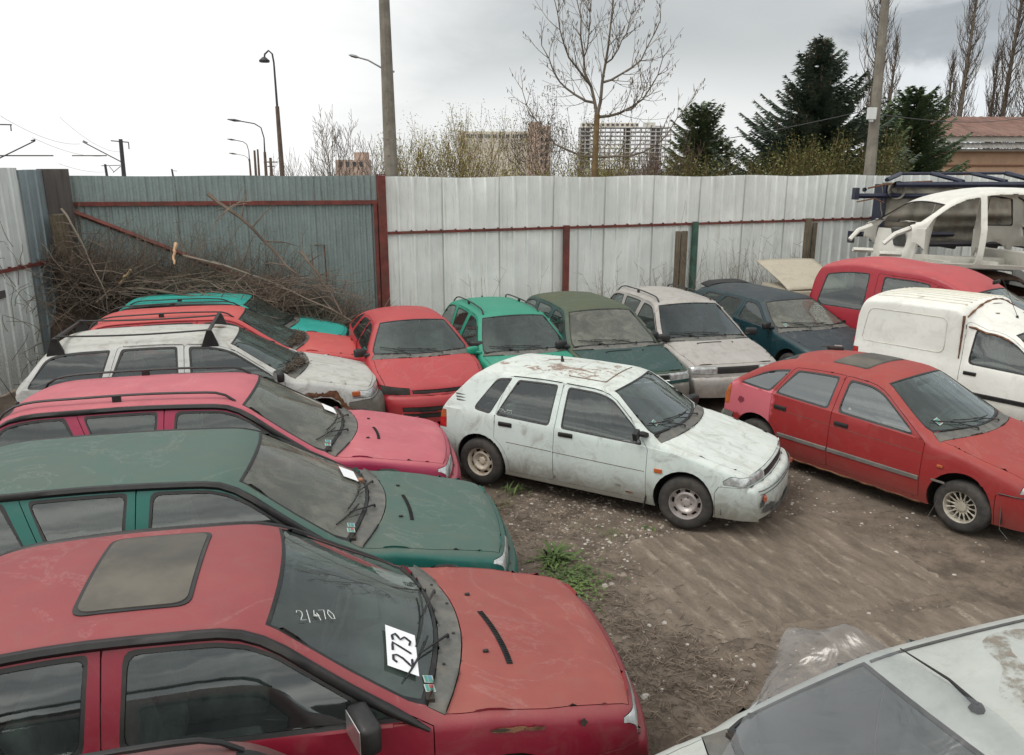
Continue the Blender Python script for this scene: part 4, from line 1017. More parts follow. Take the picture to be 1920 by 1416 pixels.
fence = empty('metal_fence', tuple(FA), label='white corrugated metal fence along the back of the yard', cat='fence')
def wpart(o, par): o.parent = par; o.matrix_parent_inverse = Matrix.Translation(-Vector(par.location)); return o
wpart(sheet('corrugated_sheet', FA - FD * .05, FA + FD * 30, .05, 3.41, .30, .046, M['white_sheet'], None, 'rib', .014), fence)
m = MB(); a = FA - FD * .08 + FN * .05; b = FA + FD * 30 + FN * .05
m.box((a + b) / 2 + Vector((0, 0, 2.37)), (30, .04, .05), Matrix.Rotation(atan2(FD.y, FD.x), 3, 'Z'))
for k in range(98): m.tube([a + FD * (.2 + .3 * k) + Vector((0, 0, 2.405)) - FN * .02, a + FD * (.2 + .3 * k) + FN * .035 + Vector((0, 0, 2.405))], .014, 6)
wpart(m.build('rail', M['rust_paint']), fence)
RZ = Matrix.Rotation(atan2(FD.y, FD.x), 3, 'Z')
for k, t in enumerate((3.74, 6.94, 10.14, 13.34, 16.5, 19.7)):
    m = MB(); m.box(FA + FD * t + FN * .10 + Vector((0, 0, 1.21)), (.11, .10, 2.42), RZ)
    wpart(m.build('post', [M['rust_paint'], M['green_post'], M['wood'], M['rust_paint'], M['green_post'], M['rust_paint']][k]), fence)
m = MB()
for dx, w in ((-.27, .16), (-.44, .12)): m.box(FA + FD * (6.94 + dx) + FN * .09 + Vector((0, 0, 1.12)), (w, .03, 2.2), RZ)
wpart(m.build('plank', M['wood']), fence)
m = MB(); m.box(FA + FD * 10.36 + FN * .09 + Vector((0, 0, 1.16)), (.13, .03, 2.3), RZ); wpart(m.build('plank', M['wood']), fence)
# gate
GA = Vector((-8.12, 14.72, 0)); GB = Vector((-2.55, 15.60, 0)); GD = (GB - GA).normalized(); GN = Vector((GD.y, -GD.x, 0)); RG = Matrix.Rotation(atan2(GD.y, GD.x), 3, 'Z'); GL = (GB - GA).length
gate = empty('metal_gate', tuple(GA), label='grey galvanised corrugated gate with brown frame and diagonal brace', cat='gate')
wpart(sheet('corrugated_sheet', GA, GB, .08, 3.44, .115, .018, M['galv'], None, 'wave', .006), gate)
m = MB()
m.box((GA + GB) / 2 + GN * .05 + Vector((0, 0, 2.95)), (GL, .05, .075), RG)
m.box(GA + GN * .05 + GD * .05 + Vector((0, 0, 1.50)), (.07, .05, 2.84), RG)
m.box(GB + GN * .05 - GD * .06 + Vector((0, 0, 1.50)), (.07, .05, 2.84), RG)
m.box((GA + GB) / 2 + GN * .05 + Vector((0, 0, .2)), (GL - .16, .05, .07), RG)
wpart(m.build('frame', M['rust_paint']), gate)
m = MB(); p0 = GA + GD * .15 + GN * .055 + Vector((0, 0, 2.84)); p1 = GA + GD * 5.4 + GN * .055 + Vector((0, 0, .55)); m.tube([p0, p1], .045, 4); wpart(m.build('brace', M['rust_paint']), gate)
m = MB(); c = GA + GD * 4.55 + GN * .06; m.tube([c + Vector((-.14, 0, 2.16)), c + Vector((.04, 0, 2.16)), c + Vector((.06, 0, 1.1))], .012, 5); wpart(m.build('latch_rod', M['rust']), gate)
for t in range(9): pass
o = empty('gate_post', tuple(FA - FD * .13), label='tall dark red post between grey gate and white fence', cat='post')
m = MB(); m.box((0, 0, 1.72), (.15, .14, 3.44), RZ); m.box((0, 0, 3.455), (.17, .16, .02), RZ); m.build('shaft', M['rust_paint'], o)
# left fence
LA = Vector((-8.22, 14.55, 0)); LB = Vector((-8.02, -3.0, 0)); LD = (LB - LA).normalized(); LN = Vector((1, 0, 0))
lf = empty('metal_fence', tuple(LA), label='pale corrugated fence running along the left side of the yard', cat='fence')
RLz = Matrix.Rotation(atan2(LD.y, LD.x), 3, 'Z')
wpart(sheet('corrugated_sheet', LA + LD * .85, LB, .05, 3.57, .29, .03, M['left_sheet'], None, 'rib', .012), lf)
wpart(sheet('corrugated_sheet', LA + LD * .1, LA + LD * .95, .05, 3.54, .29, .03, M['left_sheet_old'], None, 'rib', .012), lf)
m = MB(); m.box((LA + LB) / 2 + LN * .06 + Vector((0, 0, 1.98)), ((LB - LA).length - .4, .04, .055), RLz)
for k in range(50): m.box(LA + LD * (.4 + .29 * k) + LN * .06 + Vector((0, 0, 2.015)), (.03, .045, .03), RLz)
wpart(m.build('rail', M['rust_paint']), lf)
m = MB(); m.box(LA + LD * 1.9 + LN * .04 + Vector((0, 0, 1.62)), (.30, .02, .12), RLz); wpart(m.build('patch_plate', M['brown_sheet']), lf)
o = sheet('corner_sheet', (-8.30, 14.42), (-7.78, 14.62), .05, 3.56, .2, .022, M['brown_sheet'], None, 'wave', .004)
tag(o, 'dark brown bolted sheet closing the corner between left fence and gate', 'sheet')
o = empty('corner_post', (-7.95, 14.40, 0), label='old dark timber post in the corner behind the branches', cat='post')
m = MB(); m.box((0, 0, 1.4), (.20, .20, 2.8), Matrix.Rotation(.1, 3, 'X')); m.build('shaft', M['wood'], o)
# ------------------------------------------------------------------ beyond the fence
def at(px, py, Y):
    """the point at distance Y that lies behind a pixel of the 1920 px photograph"""
    u = (px - 960) / F_PX; v = (py - 708) / F_PX; fw = cos(PITCH) - v * sin(PITCH); dn = sin(PITCH) + v * cos(PITCH)
    return Vector((u / fw * Y, Y, EYE - dn / fw * Y))
M['bark'] = simple('bark', (.075, .060, .048), .95, var=.35, scale=5, bump=.3)
M['bark_pale'] = simple('bark_pale', (.15, .125, .10), .95, var=.3, scale=5)
M['bark_ochre'] = simple('bark_ochre', (.17, .115, .055), .95, var=.3, scale=5)
M['twig'] = simple('twigs', (.10, .080, .062), .95, var=.35, scale=3)
M['twig_red'] = simple('twigs_reddish', (.13, .085, .068), .95, var=.35, scale=3)
M['bud'] = simple('spring_buds', (.38, .36, .10), .9, var=.35, scale=2)
M['catkin'] = simple('catkins', (.14, .11, .07), .9, var=.3, scale=2)
def leaf_mat(name, a, b):
    m, n = new_mat(name); f = n.noise(n.obj, 1.1, 4, .6); g = n.noise(n.obj, 14, 3, .6)
    n.set(n.b.inputs['Base Color'], n.mix(n.ramp(n.math('ADD', n.math('MULTIPLY', f, .6), n.math('MULTIPLY', g, .4)), .35, .65), a, b)); n.b.inputs['Roughness'].default_value = .8; return m
M['spruce'] = leaf_mat('spruce_needles', (.036, .060, .044), (.090, .120, .080))
M['spruce_g'] = leaf_mat('green_needles', (.044, .076, .040), (.10, .14, .065))
M['pine'] = leaf_mat('pine_needles', (.048, .075, .038), (.11, .14, .07))
M['conifer_brown'] = leaf_mat('brown_cones', (.07, .045, .025), (.12, .075, .04))
M['bushgreen'] = leaf_mat('young_leaves', (.10, .115, .035), (.20, .20, .07))

def grow(mb, tips, R, p, d, L, r, lvl, up=.12, kids=(5, 4, 4), spread=.75, segs=5, wob=.18, ratio=.6, thin=.0035, start=.3):
    pts = [p.copy()]; rr = [r]; dd = d.normalized(); q = p.copy()
    for i in range(segs):
        dd = (dd + Vector((R.uniform(-1, 1), R.uniform(-1, 1), R.uniform(-.6, .6))) * wob + Vector((0, 0, up))).normalized()
        q = q + dd * (L / segs); pts.append(q.copy()); rr.append(max(thin, r * (1 - .75 * (i + 1) / segs)))
    mb.tube(pts, rr, 5 if lvl > 1 else 3, cap=False)
    if lvl <= 0: tips.append((pts[-1], dd)); tips.append((pts[len(pts) // 2], dd)); return
    n_ = kids[min(len(kids) - 1, lvl - 1)]
    for k in range(n_):
        t = start + (1 - start) * (k + R.random()) / n_; i = min(segs - 1, int(t * segs)); f = t * segs - i; b = pts[i].lerp(pts[i + 1], min(1, f))
        ax = (pts[i + 1] - pts[i]).normalized(); a = R.uniform(0, 2 * pi); o = ax.cross(Vector((cos(a), sin(a), .3)))
        if o.length < .1: o = Vector((1, 0, 0))
        nd = (ax * (1 - spread * .5) + o.normalized() * spread).normalized()
        grow(mb, tips, R, b, nd, L * ratio * R.uniform(.7, 1.15) * (1.1 - .45 * t), max(thin, rr[i] * .6), lvl - 1, up, kids, spread, max(3, segs - 1), wob, ratio, thin, start=.15)
    grow(mb, tips, R, pts[-1], dd, L * ratio * .8, max(thin, rr[-1] * .9), lvl - 1, up, kids, spread, max(3, segs - 1), wob, ratio, thin, start=.15)
def specks(mb, R, pts, n_, s, jit=.12, mi=0):
    for (p, d) in pts:
        for k in range(n_):
            c = p + Vector((R.gauss(0, jit), R.gauss(0, jit), R.gauss(0, jit))); a = Vector((R.uniform(-1, 1), R.uniform(-1, 1), R.uniform(-1, 1))).normalized(); b = a.cross(Vector((.3, .5, .8))).normalized()
            e = s * R.uniform(.5, 1.2); mb.add([c, c + a * e, c + a * e * .6 + b * e * .7], [(0, 1, 2)], mi)
def bare_tree(base, H, seed, label, cat='tree', name='bare_tree', group=None, lvl=3, r=.09, trunkfrac=.35, bark='bark', twig='twig', kids=(4, 4, 5), spread=.7, up=.10, wob=.16, buds=None, bn=2, bs=.05, lean=(0, 0), stems=1, ratio=.6, thin=.006):
    R = random.Random(seed); root = empty(name, tuple(base), label=label, cat=cat, group=group)
    tr = MB(); br = MB(); tips = []
    for s_ in range(stems):
        a = R.uniform(0, 2 * pi); sp = 0 if stems == 1 else .35
        d = Vector((lean[0] + sp * cos(a), lean[1] + sp * sin(a), 1)).normalized()
        p = Vector((.12 * cos(a), .12 * sin(a), 0)) if stems > 1 else Vector()
        tl = H * trunkfrac * R.uniform(.85, 1.1); rs = r * (1 if stems == 1 else R.uniform(.5, .9))
        pts = [p + d * tl * k / 4 + Vector((R.uniform(-1, 1), R.uniform(-1, 1), 0)) * rs * .5 * (k > 0) for k in range(5)]
        tr.tube(pts, [rs * (1.15 - .3 * k / 4) for k in range(5)], 8)
        n_ = 3 if stems == 1 else 2
        for k in range(n_):
            a = 2 * pi * (k + R.random() * .5) / n_; nd = (d + Vector((cos(a), sin(a), 0)) * (spread * .55)).normalized()
            grow(br, tips, R, pts[-1] - d * tl * .05 * k, nd, H * (1 - trunkfrac) * .62, rs * .7, lvl, up, kids, spread, 6, wob, ratio, thin)
        for k in range(2 if stems == 1 else 1):
            a = R.uniform(0, 6.3); grow(br, tips, R, pts[3], (Vector((cos(a), sin(a), .5))).normalized(), H * .3, rs * .35, max(1, lvl - 1), up, kids, spread, 5, wob, ratio, thin)
    tr.build('trunk', M[bark], root, smooth=True)
    if buds: specks(br, R, tips, bn, bs, mi=1)
    br.build('crown', [M[twig], M[buds or twig]], root, smooth=True)
    return root
def conifer(base, H, rad, seed, label, mat='spruce', dens=1.0, cones=True, name='spruce_tree', open_=0.0, group=None, ex=.75):
    """whorls of long uneven boughs, each carrying drooping needle sprays"""
    R = random.Random(seed); root = empty(name, tuple(base), label=label, cat='tree', group=group)
    t = MB(); t.tube([(0, 0, H * k / 6) for k in range(7)], [.16 * (1 - .93 * k / 6) * H / 7 + .008 for k in range(7)], 7); t.build('trunk', M['bark'], root, smooth=True)
    b = MB(); z = H * .25; ph = [R.uniform(0, 6.28) for _ in range(4)]
    while z < H * .985:
        f = z / H; nb = int((9 + R.random() * 4) * (.55 + .45 * (1 - f))); a0 = R.uniform(0, 6.28)
        for k in range(nb):
            if R.random() < open_: continue
            a = a0 + 2 * pi * k / nb + R.uniform(-.25, .25)
            lump = 1 + .16 * sin(2 * a + ph[0] + z * 1.3) + .14 * sin(3 * a + ph[1] - z * 2.1) + .12 * sin(z * 5 + ph[2])
            L = rad * max(0, 1 - f) ** ex * R.uniform(.68, 1.12) * lump + .07
            d = Vector((cos(a), sin(a), 0)); rise = .55 * f - .12 + R.uniform(-.06, .08); segs = max(2, int(L / .17)); pts = []
            for s_ in range(segs + 1): u = s_ / segs; pts.append(Vector((0, 0, z)) + d * L * u + Vector((0, 0, L * (rise * u - .22 * u * (1 - u) * 2 + .10 * u * u))))
            side = d.cross(Vector((0, 0, 1)))
            for s_ in range(segs):
                p, q = pts[s_], pts[s_ + 1]; u = (s_ + .5) / segs; w = min(.34, .12 + .30 * L * (1 - u) * .6)
                for h in range(int(3 * dens)):
                    for sg in (-1, 1):
                        c = p.lerp(q, R.random()); tip = c + side * sg * w * R.uniform(.5, 1.4) + d * w * R.uniform(.4, 1.3) + Vector((0, 0, R.uniform(-.55, .12) * w)); wd = d * .030 + Vector((0, 0, .022)); b.add([c - wd, tip, c + wd], [(0, 1, 2)], 1 if (u > .72 and R.random() < .35) else 0)
            e = pts[-1]
            for h in range(3): v = d * R.uniform(.06, .16) + side * R.uniform(-.08, .08) + Vector((0, 0, R.uniform(-.02, .10))); wd = side * .022; b.add([e - wd, e + v, e + wd], [(0, 1, 2)], 1)
            if cones and f > .5 and R.random() < .3:
                for h in range(2): e2 = pts[-1 - h]; b.tube([e2, e2 - Vector((0, 0, .12))], [.028, .018], 4, mi=2)
        z += R.uniform(.10, .19) / max(.7, dens * .6)
    for k in range(6): a = R.uniform(0, 6.28); p = Vector((0, 0, H * (.93 + .012 * k))); v = Vector((cos(a) * .10, sin(a) * .10, .10)); b.add([p - Vector((.01, 0, 0)), p + v, p + Vector((.01, 0, .02))], [(0, 1, 2)], 0)
    b.build('crown', [M[mat], M[mat + '_tip'], M['conifer_brown']], root)
    return root
for k_, c_ in (('spruce', ((.06, .085, .065), (.13, .155, .12))), ('spruce_g', ((.08, .115, .05), (.15, .19, .09))), ('pine', ((.08, .11, .05), (.16, .19, .10)))): M[k_ + '_tip'] = leaf_mat(k_ + '_tips', *c_)
def poplar(base, H, rad, seed, label, group='bare poplars behind the brown roof', lean=0):
    R = random.Random(seed); root = empty('poplar_tree', tuple(base), label=label, cat='tree', group=group)
    t = MB(); t.tube([(lean * k / 8 * H, 0, H * k / 8) for k in range(9)], [.30 * (1 - .93 * k / 8) + .02 for k in range(9)], 7); t.build('trunk', M['bark_pale'], root, smooth=True)
    b = MB()
    for i in range(int(H * 7)):
        f = .06 + .92 * (i + R.random()) / (H * 7); z = H * f; a = R.uniform(0, 6.283); L = R.uniform(.5, 1.0) * rad * 2.6 * (1 - f * .55)
        w = rad * R.uniform(.3, 1.0) * (sin(pi * min(1, f * .8 + .18)) ** .7)
        o = Vector((lean * z, 0, z)); pts = [o, o + Vector((cos(a) * w * .55, sin(a) * w * .55, L * .35)), o + Vector((cos(a) * w * .9, sin(a) * w * .9, L * .75)), o + Vector((cos(a) * w, sin(a) * w, L * 1.15))]
        b.tube(pts, [.045, .03, .02, .008], 3, cap=False)
        for k in range(5):
            p = pts[1].lerp(pts[3], R.random()); q = p + Vector((R.uniform(-.3, .3) * rad, R.uniform(-.3, .3) * rad, R.uniform(.3, .9) * rad * .9)); b.tube([p, q], [.018, .008], 3, cap=False)
    b.build('crown', M['twig'], root); return root
def grounded(px, Y, dz=0): p = at(px, 315, Y); return Vector((p.x, Y, 0))
# bare and budding trees, left to right
T_ = 'bare trees beyond the fence'
bare_tree(grounded(628, 40), 8.0 * .78, 3, 'small bare pale tree left of the concrete lamp pole', group=T_, bark='bark_pale', twig='bark_pale', trunkfrac=.30, spread=.62, r=.06, kids=(3, 4, 4), up=.14, thin=.010)
sh = [(585, 34, 4.3, 'twig_red', None, 'reddish bare shrub at the far left of the hedge'), (655, 30, 4.2, 'twig', None, 'grey bare shrub below the small pale tree'), (700, 32, 4.9, 'twig', None, 'tall grey twiggy shrub just left of the concrete pole'),
      (775, 30, 4.8, 'bark_ochre', 'bud', 'yellowish shrub just right of the concrete pole'), (812, 31, 5.0, 'bark_ochre', 'bud', 'yellow-budded bush left of the tall willow'), (862, 32, 5.9, 'bark_ochre', 'bud', 'tall yellow-budded willow in front of the beige block'),
      (925, 29, 3.75, 'twig', 'bud', 'brown tangled bush under the beige block'), (1010, 30, 3.75, 'twig', 'bud', 'grey tangled bush under the brown stair tower'), (1062, 31, 6.2, 'twig', 'catkin', 'twiggy bush left of the tall bare tree'), (1150, 33, 4.6, 'twig', 'bud', 'twiggy bush right of the tall bare trunk'),
      (1215, 30, 4.3, 'twig_red', None, 'reddish bush under the unfinished block'), (1262, 31, 4.9, 'twig_red', None, 'brown bush left of the dark pine'), (1100, 28, 4.4, 'bark_ochre', 'bud', 'low yellowish bush at the foot of the tall bare tree')]
for i, (px, Y, H, tw, bd, lab) in enumerate(sh):
    bare_tree(grounded(px, Y), H, 40 + i, lab, cat='shrub', name='bare_shrub', group='shrubs beyond the fence', stems=6, lvl=2, r=.035, trunkfrac=.22, bark='bark', twig=tw, kids=(5, 5), spread=.55, up=.14, buds=bd, bn=5, bs=.06, thin=.006)
# the tall bare tree
R = random.Random(5); b0 = grounded(1117, 26); root = empty('bare_tree', tuple(b0), label='tall spreading bare tree with catkins in front of the unfinished block', cat='tree', group=T_)
tr = MB(); br = MB(); tips = []
tr.tube([(0, 0, 0), (.02, 0, 2.0), (-.03, 0, 3.6), (.0, 0, 5.2)], [.13, .11, .10, .085], 9); tr.build('trunk', M['bark_ochre'], root, smooth=True)
limbs = [(None, 0, (1085, 0), .06), (None, 0, (1150, -30), .06), (0, 2, (1035, -10), .04), (0, 1, (1018, 85), .045), (1, 2, (1235, 40), .04), (None, 0, (1245, 110), .05), (None, -1, (1288, 195), .042), (None, -1, (978, 165), .042), (5, 2, (1215, 160), .03), (1, 3, (1180, 30), .03), (0, 4, (1110, 10), .025)]
done = []
for par_, ix, (tx, ty), r_ in limbs:
    s_ = Vector((0, 0, 5.1)) if par_ is None and ix == 0 else (Vector((0, 0, 3.9)) if par_ is None else done[par_][ix]); e_ = at(tx, ty, 26 + R.uniform(-1.2, 1.2)) - b0
    L = (e_ - s_); n_ = 7; pts = []; bend = Vector((L.x * .12, R.uniform(-.4, .4), -abs(L.x) * .20))
    for k in range(n_ + 1):
        t = k / n_; pts.append(s_ + L * t + bend * sin(pi * t) + Vector((R.uniform(-.06, .06), R.uniform(-.06, .06), R.uniform(-.05, .05))) * (k > 0))
    done.append(pts)
    br.tube(pts, [r_ * (1 - .75 * k / n_) for k in range(n_ + 1)], 5, cap=False)
    for k in range(1, n_ + 1):
        for q in range(2):
            ax = (pts[k] - pts[k - 1]).normalized(); a = R.uniform(0, 6.3); o = ax.cross(Vector((cos(a), sin(a), .2))).normalized()
            grow(br, tips, R, pts[k], (ax * .8 + o * .75).normalized(), R.uniform(.5, 1.15) * (1.2 - .5 * k / n_), .014, 1, .10, (3,), .6, 4, .15, .55, .0055)
for p, d in tips:
    if R.random() < .3: br.tube([p, p - Vector((R.uniform(-.02, .02), 0, .09))], [.012, .009], 4, mi=1)
br.build('crown', [M['bark_pale'], M['catkin']], root, smooth=True)
# conifers
conifer(grounded(1308, 34), 6.1, 1.75, 11, 'dark green pine with ragged top right of the unfinished block', 'pine', 2.2, False, 'pine_tree', .08, ex=.40)
conifer(grounded(1352, 33), 4.7, 1.25, 15, 'small low pine at the right foot of the larger pine', 'pine', 1.4, False, 'pine_tree', .1, ex=.5)
conifer(grounded(1520, 30), 8.05, 4.0, 12, 'large dark spruce with brown cones left of the leaning pole', 'spruce', 2.2, True, ex=.82)
conifer(grounded(1700, 33), 6.6, 3.0, 13, 'green spruce between the leaning pole and the brown-roofed house', 'spruce_g', 2.1, False, ex=.62)
conifer(grounded(1655, 31), 5.7, 1.9, 14, 'slim spruce directly behind the leaning pole', 'spruce_g', 1.4, False, ex=.7)
for i, (px, H, lab) in enumerate([(1545, 4.5, 'yellow-green bush at the foot of the large spruce'), (1590, 4.7, 'pale green bush left of the leaning pole'), (1490, 4.1, 'low olive bush at the left foot of the large spruce'), (1320, 4.1, 'low yellowish bush below the pine')]):
    bare_tree(grounded(px, 25.5), H, 80 + i, lab, cat='shrub', name='budding_shrub', group='budding shrubs beyond the fence', stems=7, lvl=2, r=.02, trunkfrac=.25, twig='bark_ochre', kids=(5, 4), spread=.6, up=.12, buds='bushgreen', bn=7, bs=.075, thin=.005)
poplar(grounded(1622, 70), 24, 1.6, 21, 'bare poplar directly left of the leaning pole')
poplar(grounded(1648, 74), 14, 1.1, 22, 'shorter bare poplar half hidden behind the leaning pole', lean=.03)
poplar(grounded(1762, 80), 13.5, 1.1, 23, 'short bare poplar, leftmost above the brown roof')
poplar(grounded(1784, 78), 23, 1.5, 24, 'tall slim bare poplar above the left end of the brown roof', lean=.012)
poplar(grounded(1843, 82), 14, 1.2, 25, 'short bare poplar between the two tallest above the roof')
poplar(grounded(1862, 80), 25, 2.0, 26, 'tallest thick bare poplar above the brown roof', lean=.02)
poplar(grounded(1890, 76), 20, 1.7, 27, 'leaning bare poplar at the far right edge', lean=.09)
# poles
M['concrete'] = simple('concrete_pole', (.22, .20, .17), .9, var=.2, scale=4, bump=.25, dirt=(.12, .11, .085), dirt_amt=.5)
M['galv_plain'] = simple('galvanised_steel', (.28, .29, .30), .5, .5, var=.1)
M['brown_post'] = simple('brown_concrete', (.13, .095, .075), .9, var=.2, scale=3)
M['dark_metal'] = simple('dark_metal', (.06, .062, .065), .6, .3, var=.2)
b0 = grounded(735, 23); root = empty('lamp_pole', tuple(b0), label='tall concrete pole with lamp arm rising behind the gate', cat='pole')
m = MB(); m.tube([(0, 0, 0), (-.03, 0, 4), (-.06, 0, 12)], [.21, .185, .10], 10); m.build('shaft', M['concrete'], root, smooth=True)
m = MB()
for k in range(16): m.box((-.06 + .015 * (8 - k) / 8, -.17 + .006 * k, 3.9 + .42 * k), (.05, .03, .035))
m.build('step_sockets', M['brown_post'], root)
a0 = at(722, 131, 23) - b0; a1 = at(690, 113, 23) - b0; a2 = at(672, 108, 23) - b0
m = MB(); m.tube([a0 + Vector((.25, 0, -.05)), a0, a1, a2], [.03, .028, .024, .022], 6); m.build('lamp_arm', M['galv_plain'], root, smooth=True)
m = MB(); h0 = at(673, 108, 23) - b0; h1 = at(654, 103, 23) - b0; m.tube([h0, h0.lerp(h1, .3), h0.lerp(h1, .75), h1], [.03, .07, .065, .02], 10, flat=.6); m.build('lamp_head', M['galv_plain'], root, smooth=True)
b0 = grounded(1636, 22.5); root = empty('utility_pole', tuple(b0), label='leaning concrete pole with a white box, in front of the spruces', cat='pole')
tp = at(1666, -60, 22.5) - b0; m = MB(); m.tube([(-.03, 0, 0), tp * .5, tp], [.19, .14, .095], 9); m.build('shaft', M['concrete'], root, smooth=True)
p = at(1634, 214, 22.5) - b0; m = MB(); m.box(p + Vector((-.08, -.2, 0)), (.22, .12, .30)); m.box(p + Vector((-.08, -.2, -.18)), (.10, .08, .06)); m.build('meter_box', simple('white_box', (.66, .68, .68), .4, var=.05), root, bevel=.008)
M['wire'] = M['dark_metal']
def cable(label, A, B, sag, r=.012, n_=16, name='overhead_cable'):
    m = MB(); A = Vector(A); B = Vector(B); m.tube([Vector((0, 0, 0)) + (B - A) * k / n_ - Vector((0, 0, sag * 4 * (k / n_) * (1 - k / n_))) for k in range(n_ + 1)], r, 4)
    o = m.build(name, M['wire']); o.location = A; return tag(o, label, 'cable')
cable('black cable sagging left from the leaning pole past the spruce', at(1634, 205, 22.5), at(1330, 265, 27), .05)
cable('black cable running right from the leaning pole above the brown roof', at(1640, 213, 22.5), at(1960, 213, 40), .3)
def street_lamp(px, topy, Y, arm, label, r0=.10, post='brown_post', hook=False, plain=False):
    b0 = grounded(px, Y); root = empty('street_lamp', tuple(b0), label=label, cat='street lamp', group='street lamps beyond the gate')
    top = at(px - (17 if hook else 4), topy, Y) - b0; mid = top * .72
    m = MB(); m.tube([(0, 0, 0), mid], [r0 * 1.6, r0], 8); m.build('post', M[post], root, smooth=True)
    m = MB(); a = Vector((arm, 0, 0))
    if hook: pts = [mid, top - Vector((0, 0, .5)), top + Vector((-.05, 0, -.1)), top + Vector((-.22, 0, .05)), top + Vector((-.42, 0, -.12)), top + Vector((-.46, 0, -.35))]
    else: pts = [mid, top - Vector((0, 0, .9)), top - Vector((.15, 0, .25)) , top + a * .35 - Vector((0, 0, .0)), top + a + Vector((0, 0, .18))]
    m.tube(pts, [r0 * .6] + [r0 * .45] * (len(pts) - 1), 6); m.build('arm', M['dark_metal'], root, smooth=True)
    m = MB(); e = pts[-1]
    if hook: m.tube([e + Vector((0, 0, .1)), e - Vector((0, 0, .05)), e - Vector((0, 0, .14))], [.08, .26, .24], 10)
    else: m.tube([e + Vector((.15, 0, -.02)), e - Vector((.25, 0, -.03)), e - Vector((.7, 0, -.09))], [.07, .15, .05], 8, flat=.6)
    m.build('lamp_head', M['dark_metal'], root, smooth=True)
street_lamp(529, 97, 42, 0, 'tallest brown lamp post with hooked top, beyond the gate', hook=True, r0=.10)
street_lamp(497, 232, 55, -1.6, 'curved-arm street lamp left of the tallest brown post', r0=.09)
street_lamp(469, 266, 85, -1.4, 'small distant street lamp, upper of the two left of the curved-arm lamp', r0=.09)
street_lamp(471, 292, 92, -1.5, 'lowest distant street lamp, its head just above the gate', r0=.06)
for px, py, Y, lab in ((478, 282, 80, 'thin distant post between the small lamps'), (484, 280, 95, 'thinnest distant post beside the curved-arm lamp'), (508, 296, 60, 'short post with crossbar right of the curved-arm lamp')):
    b0 = grounded(px, Y); t = at(px - 1, py, Y) - b0; m = MB(); m.tube([(0, 0, 0), t], [.16, .10], 6)
    if px == 508: m.box(t - Vector((0, 0, .3)), (1.0, .08, .08)); m.box(t - Vector((0, 0, .6)), (.5, .08, .08))
    o = m.build('distant_post', M['brown_post']); o.location = b0; tag(o, lab, 'post', 'distant posts beyond the gate')
# railway masts and contact wires at the left
def rail_mast(px, topy, Y, label, arms):
    b0 = grounded(px, Y); root = empty('railway_mast', tuple(b0), label=label, cat='mast', group='railway masts at the left'); t = at(px - 3, topy, Y) - b0
    m = MB(); m.tube([(0, 0, 0), t], [.20, .15], 6); m.build('shaft', M['dark_metal'], root)
    m = MB()
    for (x0, y0, x1, y1) in arms: m.tube([at(x0, y0, Y) - b0, at(x1, y1, Y) - b0], .045, 4)
    m.build('arms', M['dark_metal'], root)
rail_mast(229, 261, 70, 'largest railway mast with crossarm left of the lamps', [(208, 264, 241, 267), (155, 266, 226, 303), (135, 292, 200, 292), (241, 267, 242, 280), (156, 264, 164, 268)])
rail_mast(200, 308, 110, 'small far railway mast with looped bracket', [(190, 311, 226, 310), (212, 324, 226, 312), (205, 312, 214, 323)])
rail_mast(325, 317, 150, 'tiny far railway mast just above the gate top', [(322, 320, 332, 321)])
rail_mast(-30, 225, 60, 'railway mast outside the left edge with arms reaching in', [(-30, 233, 22, 234), (20, 234, 21, 246), (-20, 306, 66, 264), (-20, 292, 100, 292), (66, 262, 58, 264)])
for i, (a, b, s_) in enumerate((((112, 220, 60), (225, 285, 90), .6), ((60, 258, 60), (200, 292, 95), .5), ((110, 307, 70), (200, 322, 110), .3), ((-20, 205, 50), (150, 270, 85), .6))):
    cable(['upper contact wire sloping down to the largest mast', 'second railway wire below the sloping contact wire', 'lowest railway wire above the gate corner', 'railway wire crossing the upper left corner of the yard'][i], at(*a), at(*b), s_, .012, name='railway_wire')
# buildings
M['panel_beige'] = simple('beige_panels', (.62, .57, .49), .9, var=.08, scale=.2)
M['panel_brown'] = simple('brown_panels', (.50, .38, .32), .9, var=.1, scale=.2)
M['panel_grey'] = simple('grey_frame', (.44, .43, .43), .9, var=.12, scale=.15)
M['win_dark'] = simple('dark_window', (.05, .06, .075), .3, var=.3, scale=.5)
M['pinkwall'] = simple('salmon_render', (.48, .32, .22), .9, var=.10, scale=1.5, dirt=(.34, .24, .18), dirt_amt=.4)
M['brownroof'] = simple('brown_roof_sheet', (.16, .085, .065), .8, var=.35, scale=1.2, stretch=(3, .6, 1), dirt=(.24, .15, .12), dirt_amt=.5)
M['eternit'] = simple('grey_corrugated_roof', (.22, .21, .20), .9, var=.2, scale=2)
M['white_trim'] = simple('white_board', (.55, .54, .50), .8, var=.1)
D = 400; c0 = at(862, 325, D); c1 = at(1030, 325, D); z1 = at(900, 248, D).z
root = empty('apartment_block', ((c0.x + c1.x) / 2, D, 0), label='beige panel apartment block with brown stair tower on the horizon', cat='building')
w = c1.x - c0.x; m = MB(); m.box((-3, 0, z1 / 2 - 4), (w - 6, 16, z1 + 8)); m.build('wall', M['panel_beige'], root)
m = MB(); m.box((w / 2 - 5.2, -1, (z1 + 2.4) / 2 - 4), (10.4, 20, z1 + 10.4)); m.box((w / 2 - 7, 0, z1 + 3.4), (6, 8, 2)); m.build('stair_tower', M['panel_brown'], root)
m = MB()
for k in range(9): m.box((-w / 2 + 2.4 + k * (w - 14) / 9, -8.1, z1 - 4.2), (.5, .5, 7))
m.build('pilasters', M['white_trim'], root)
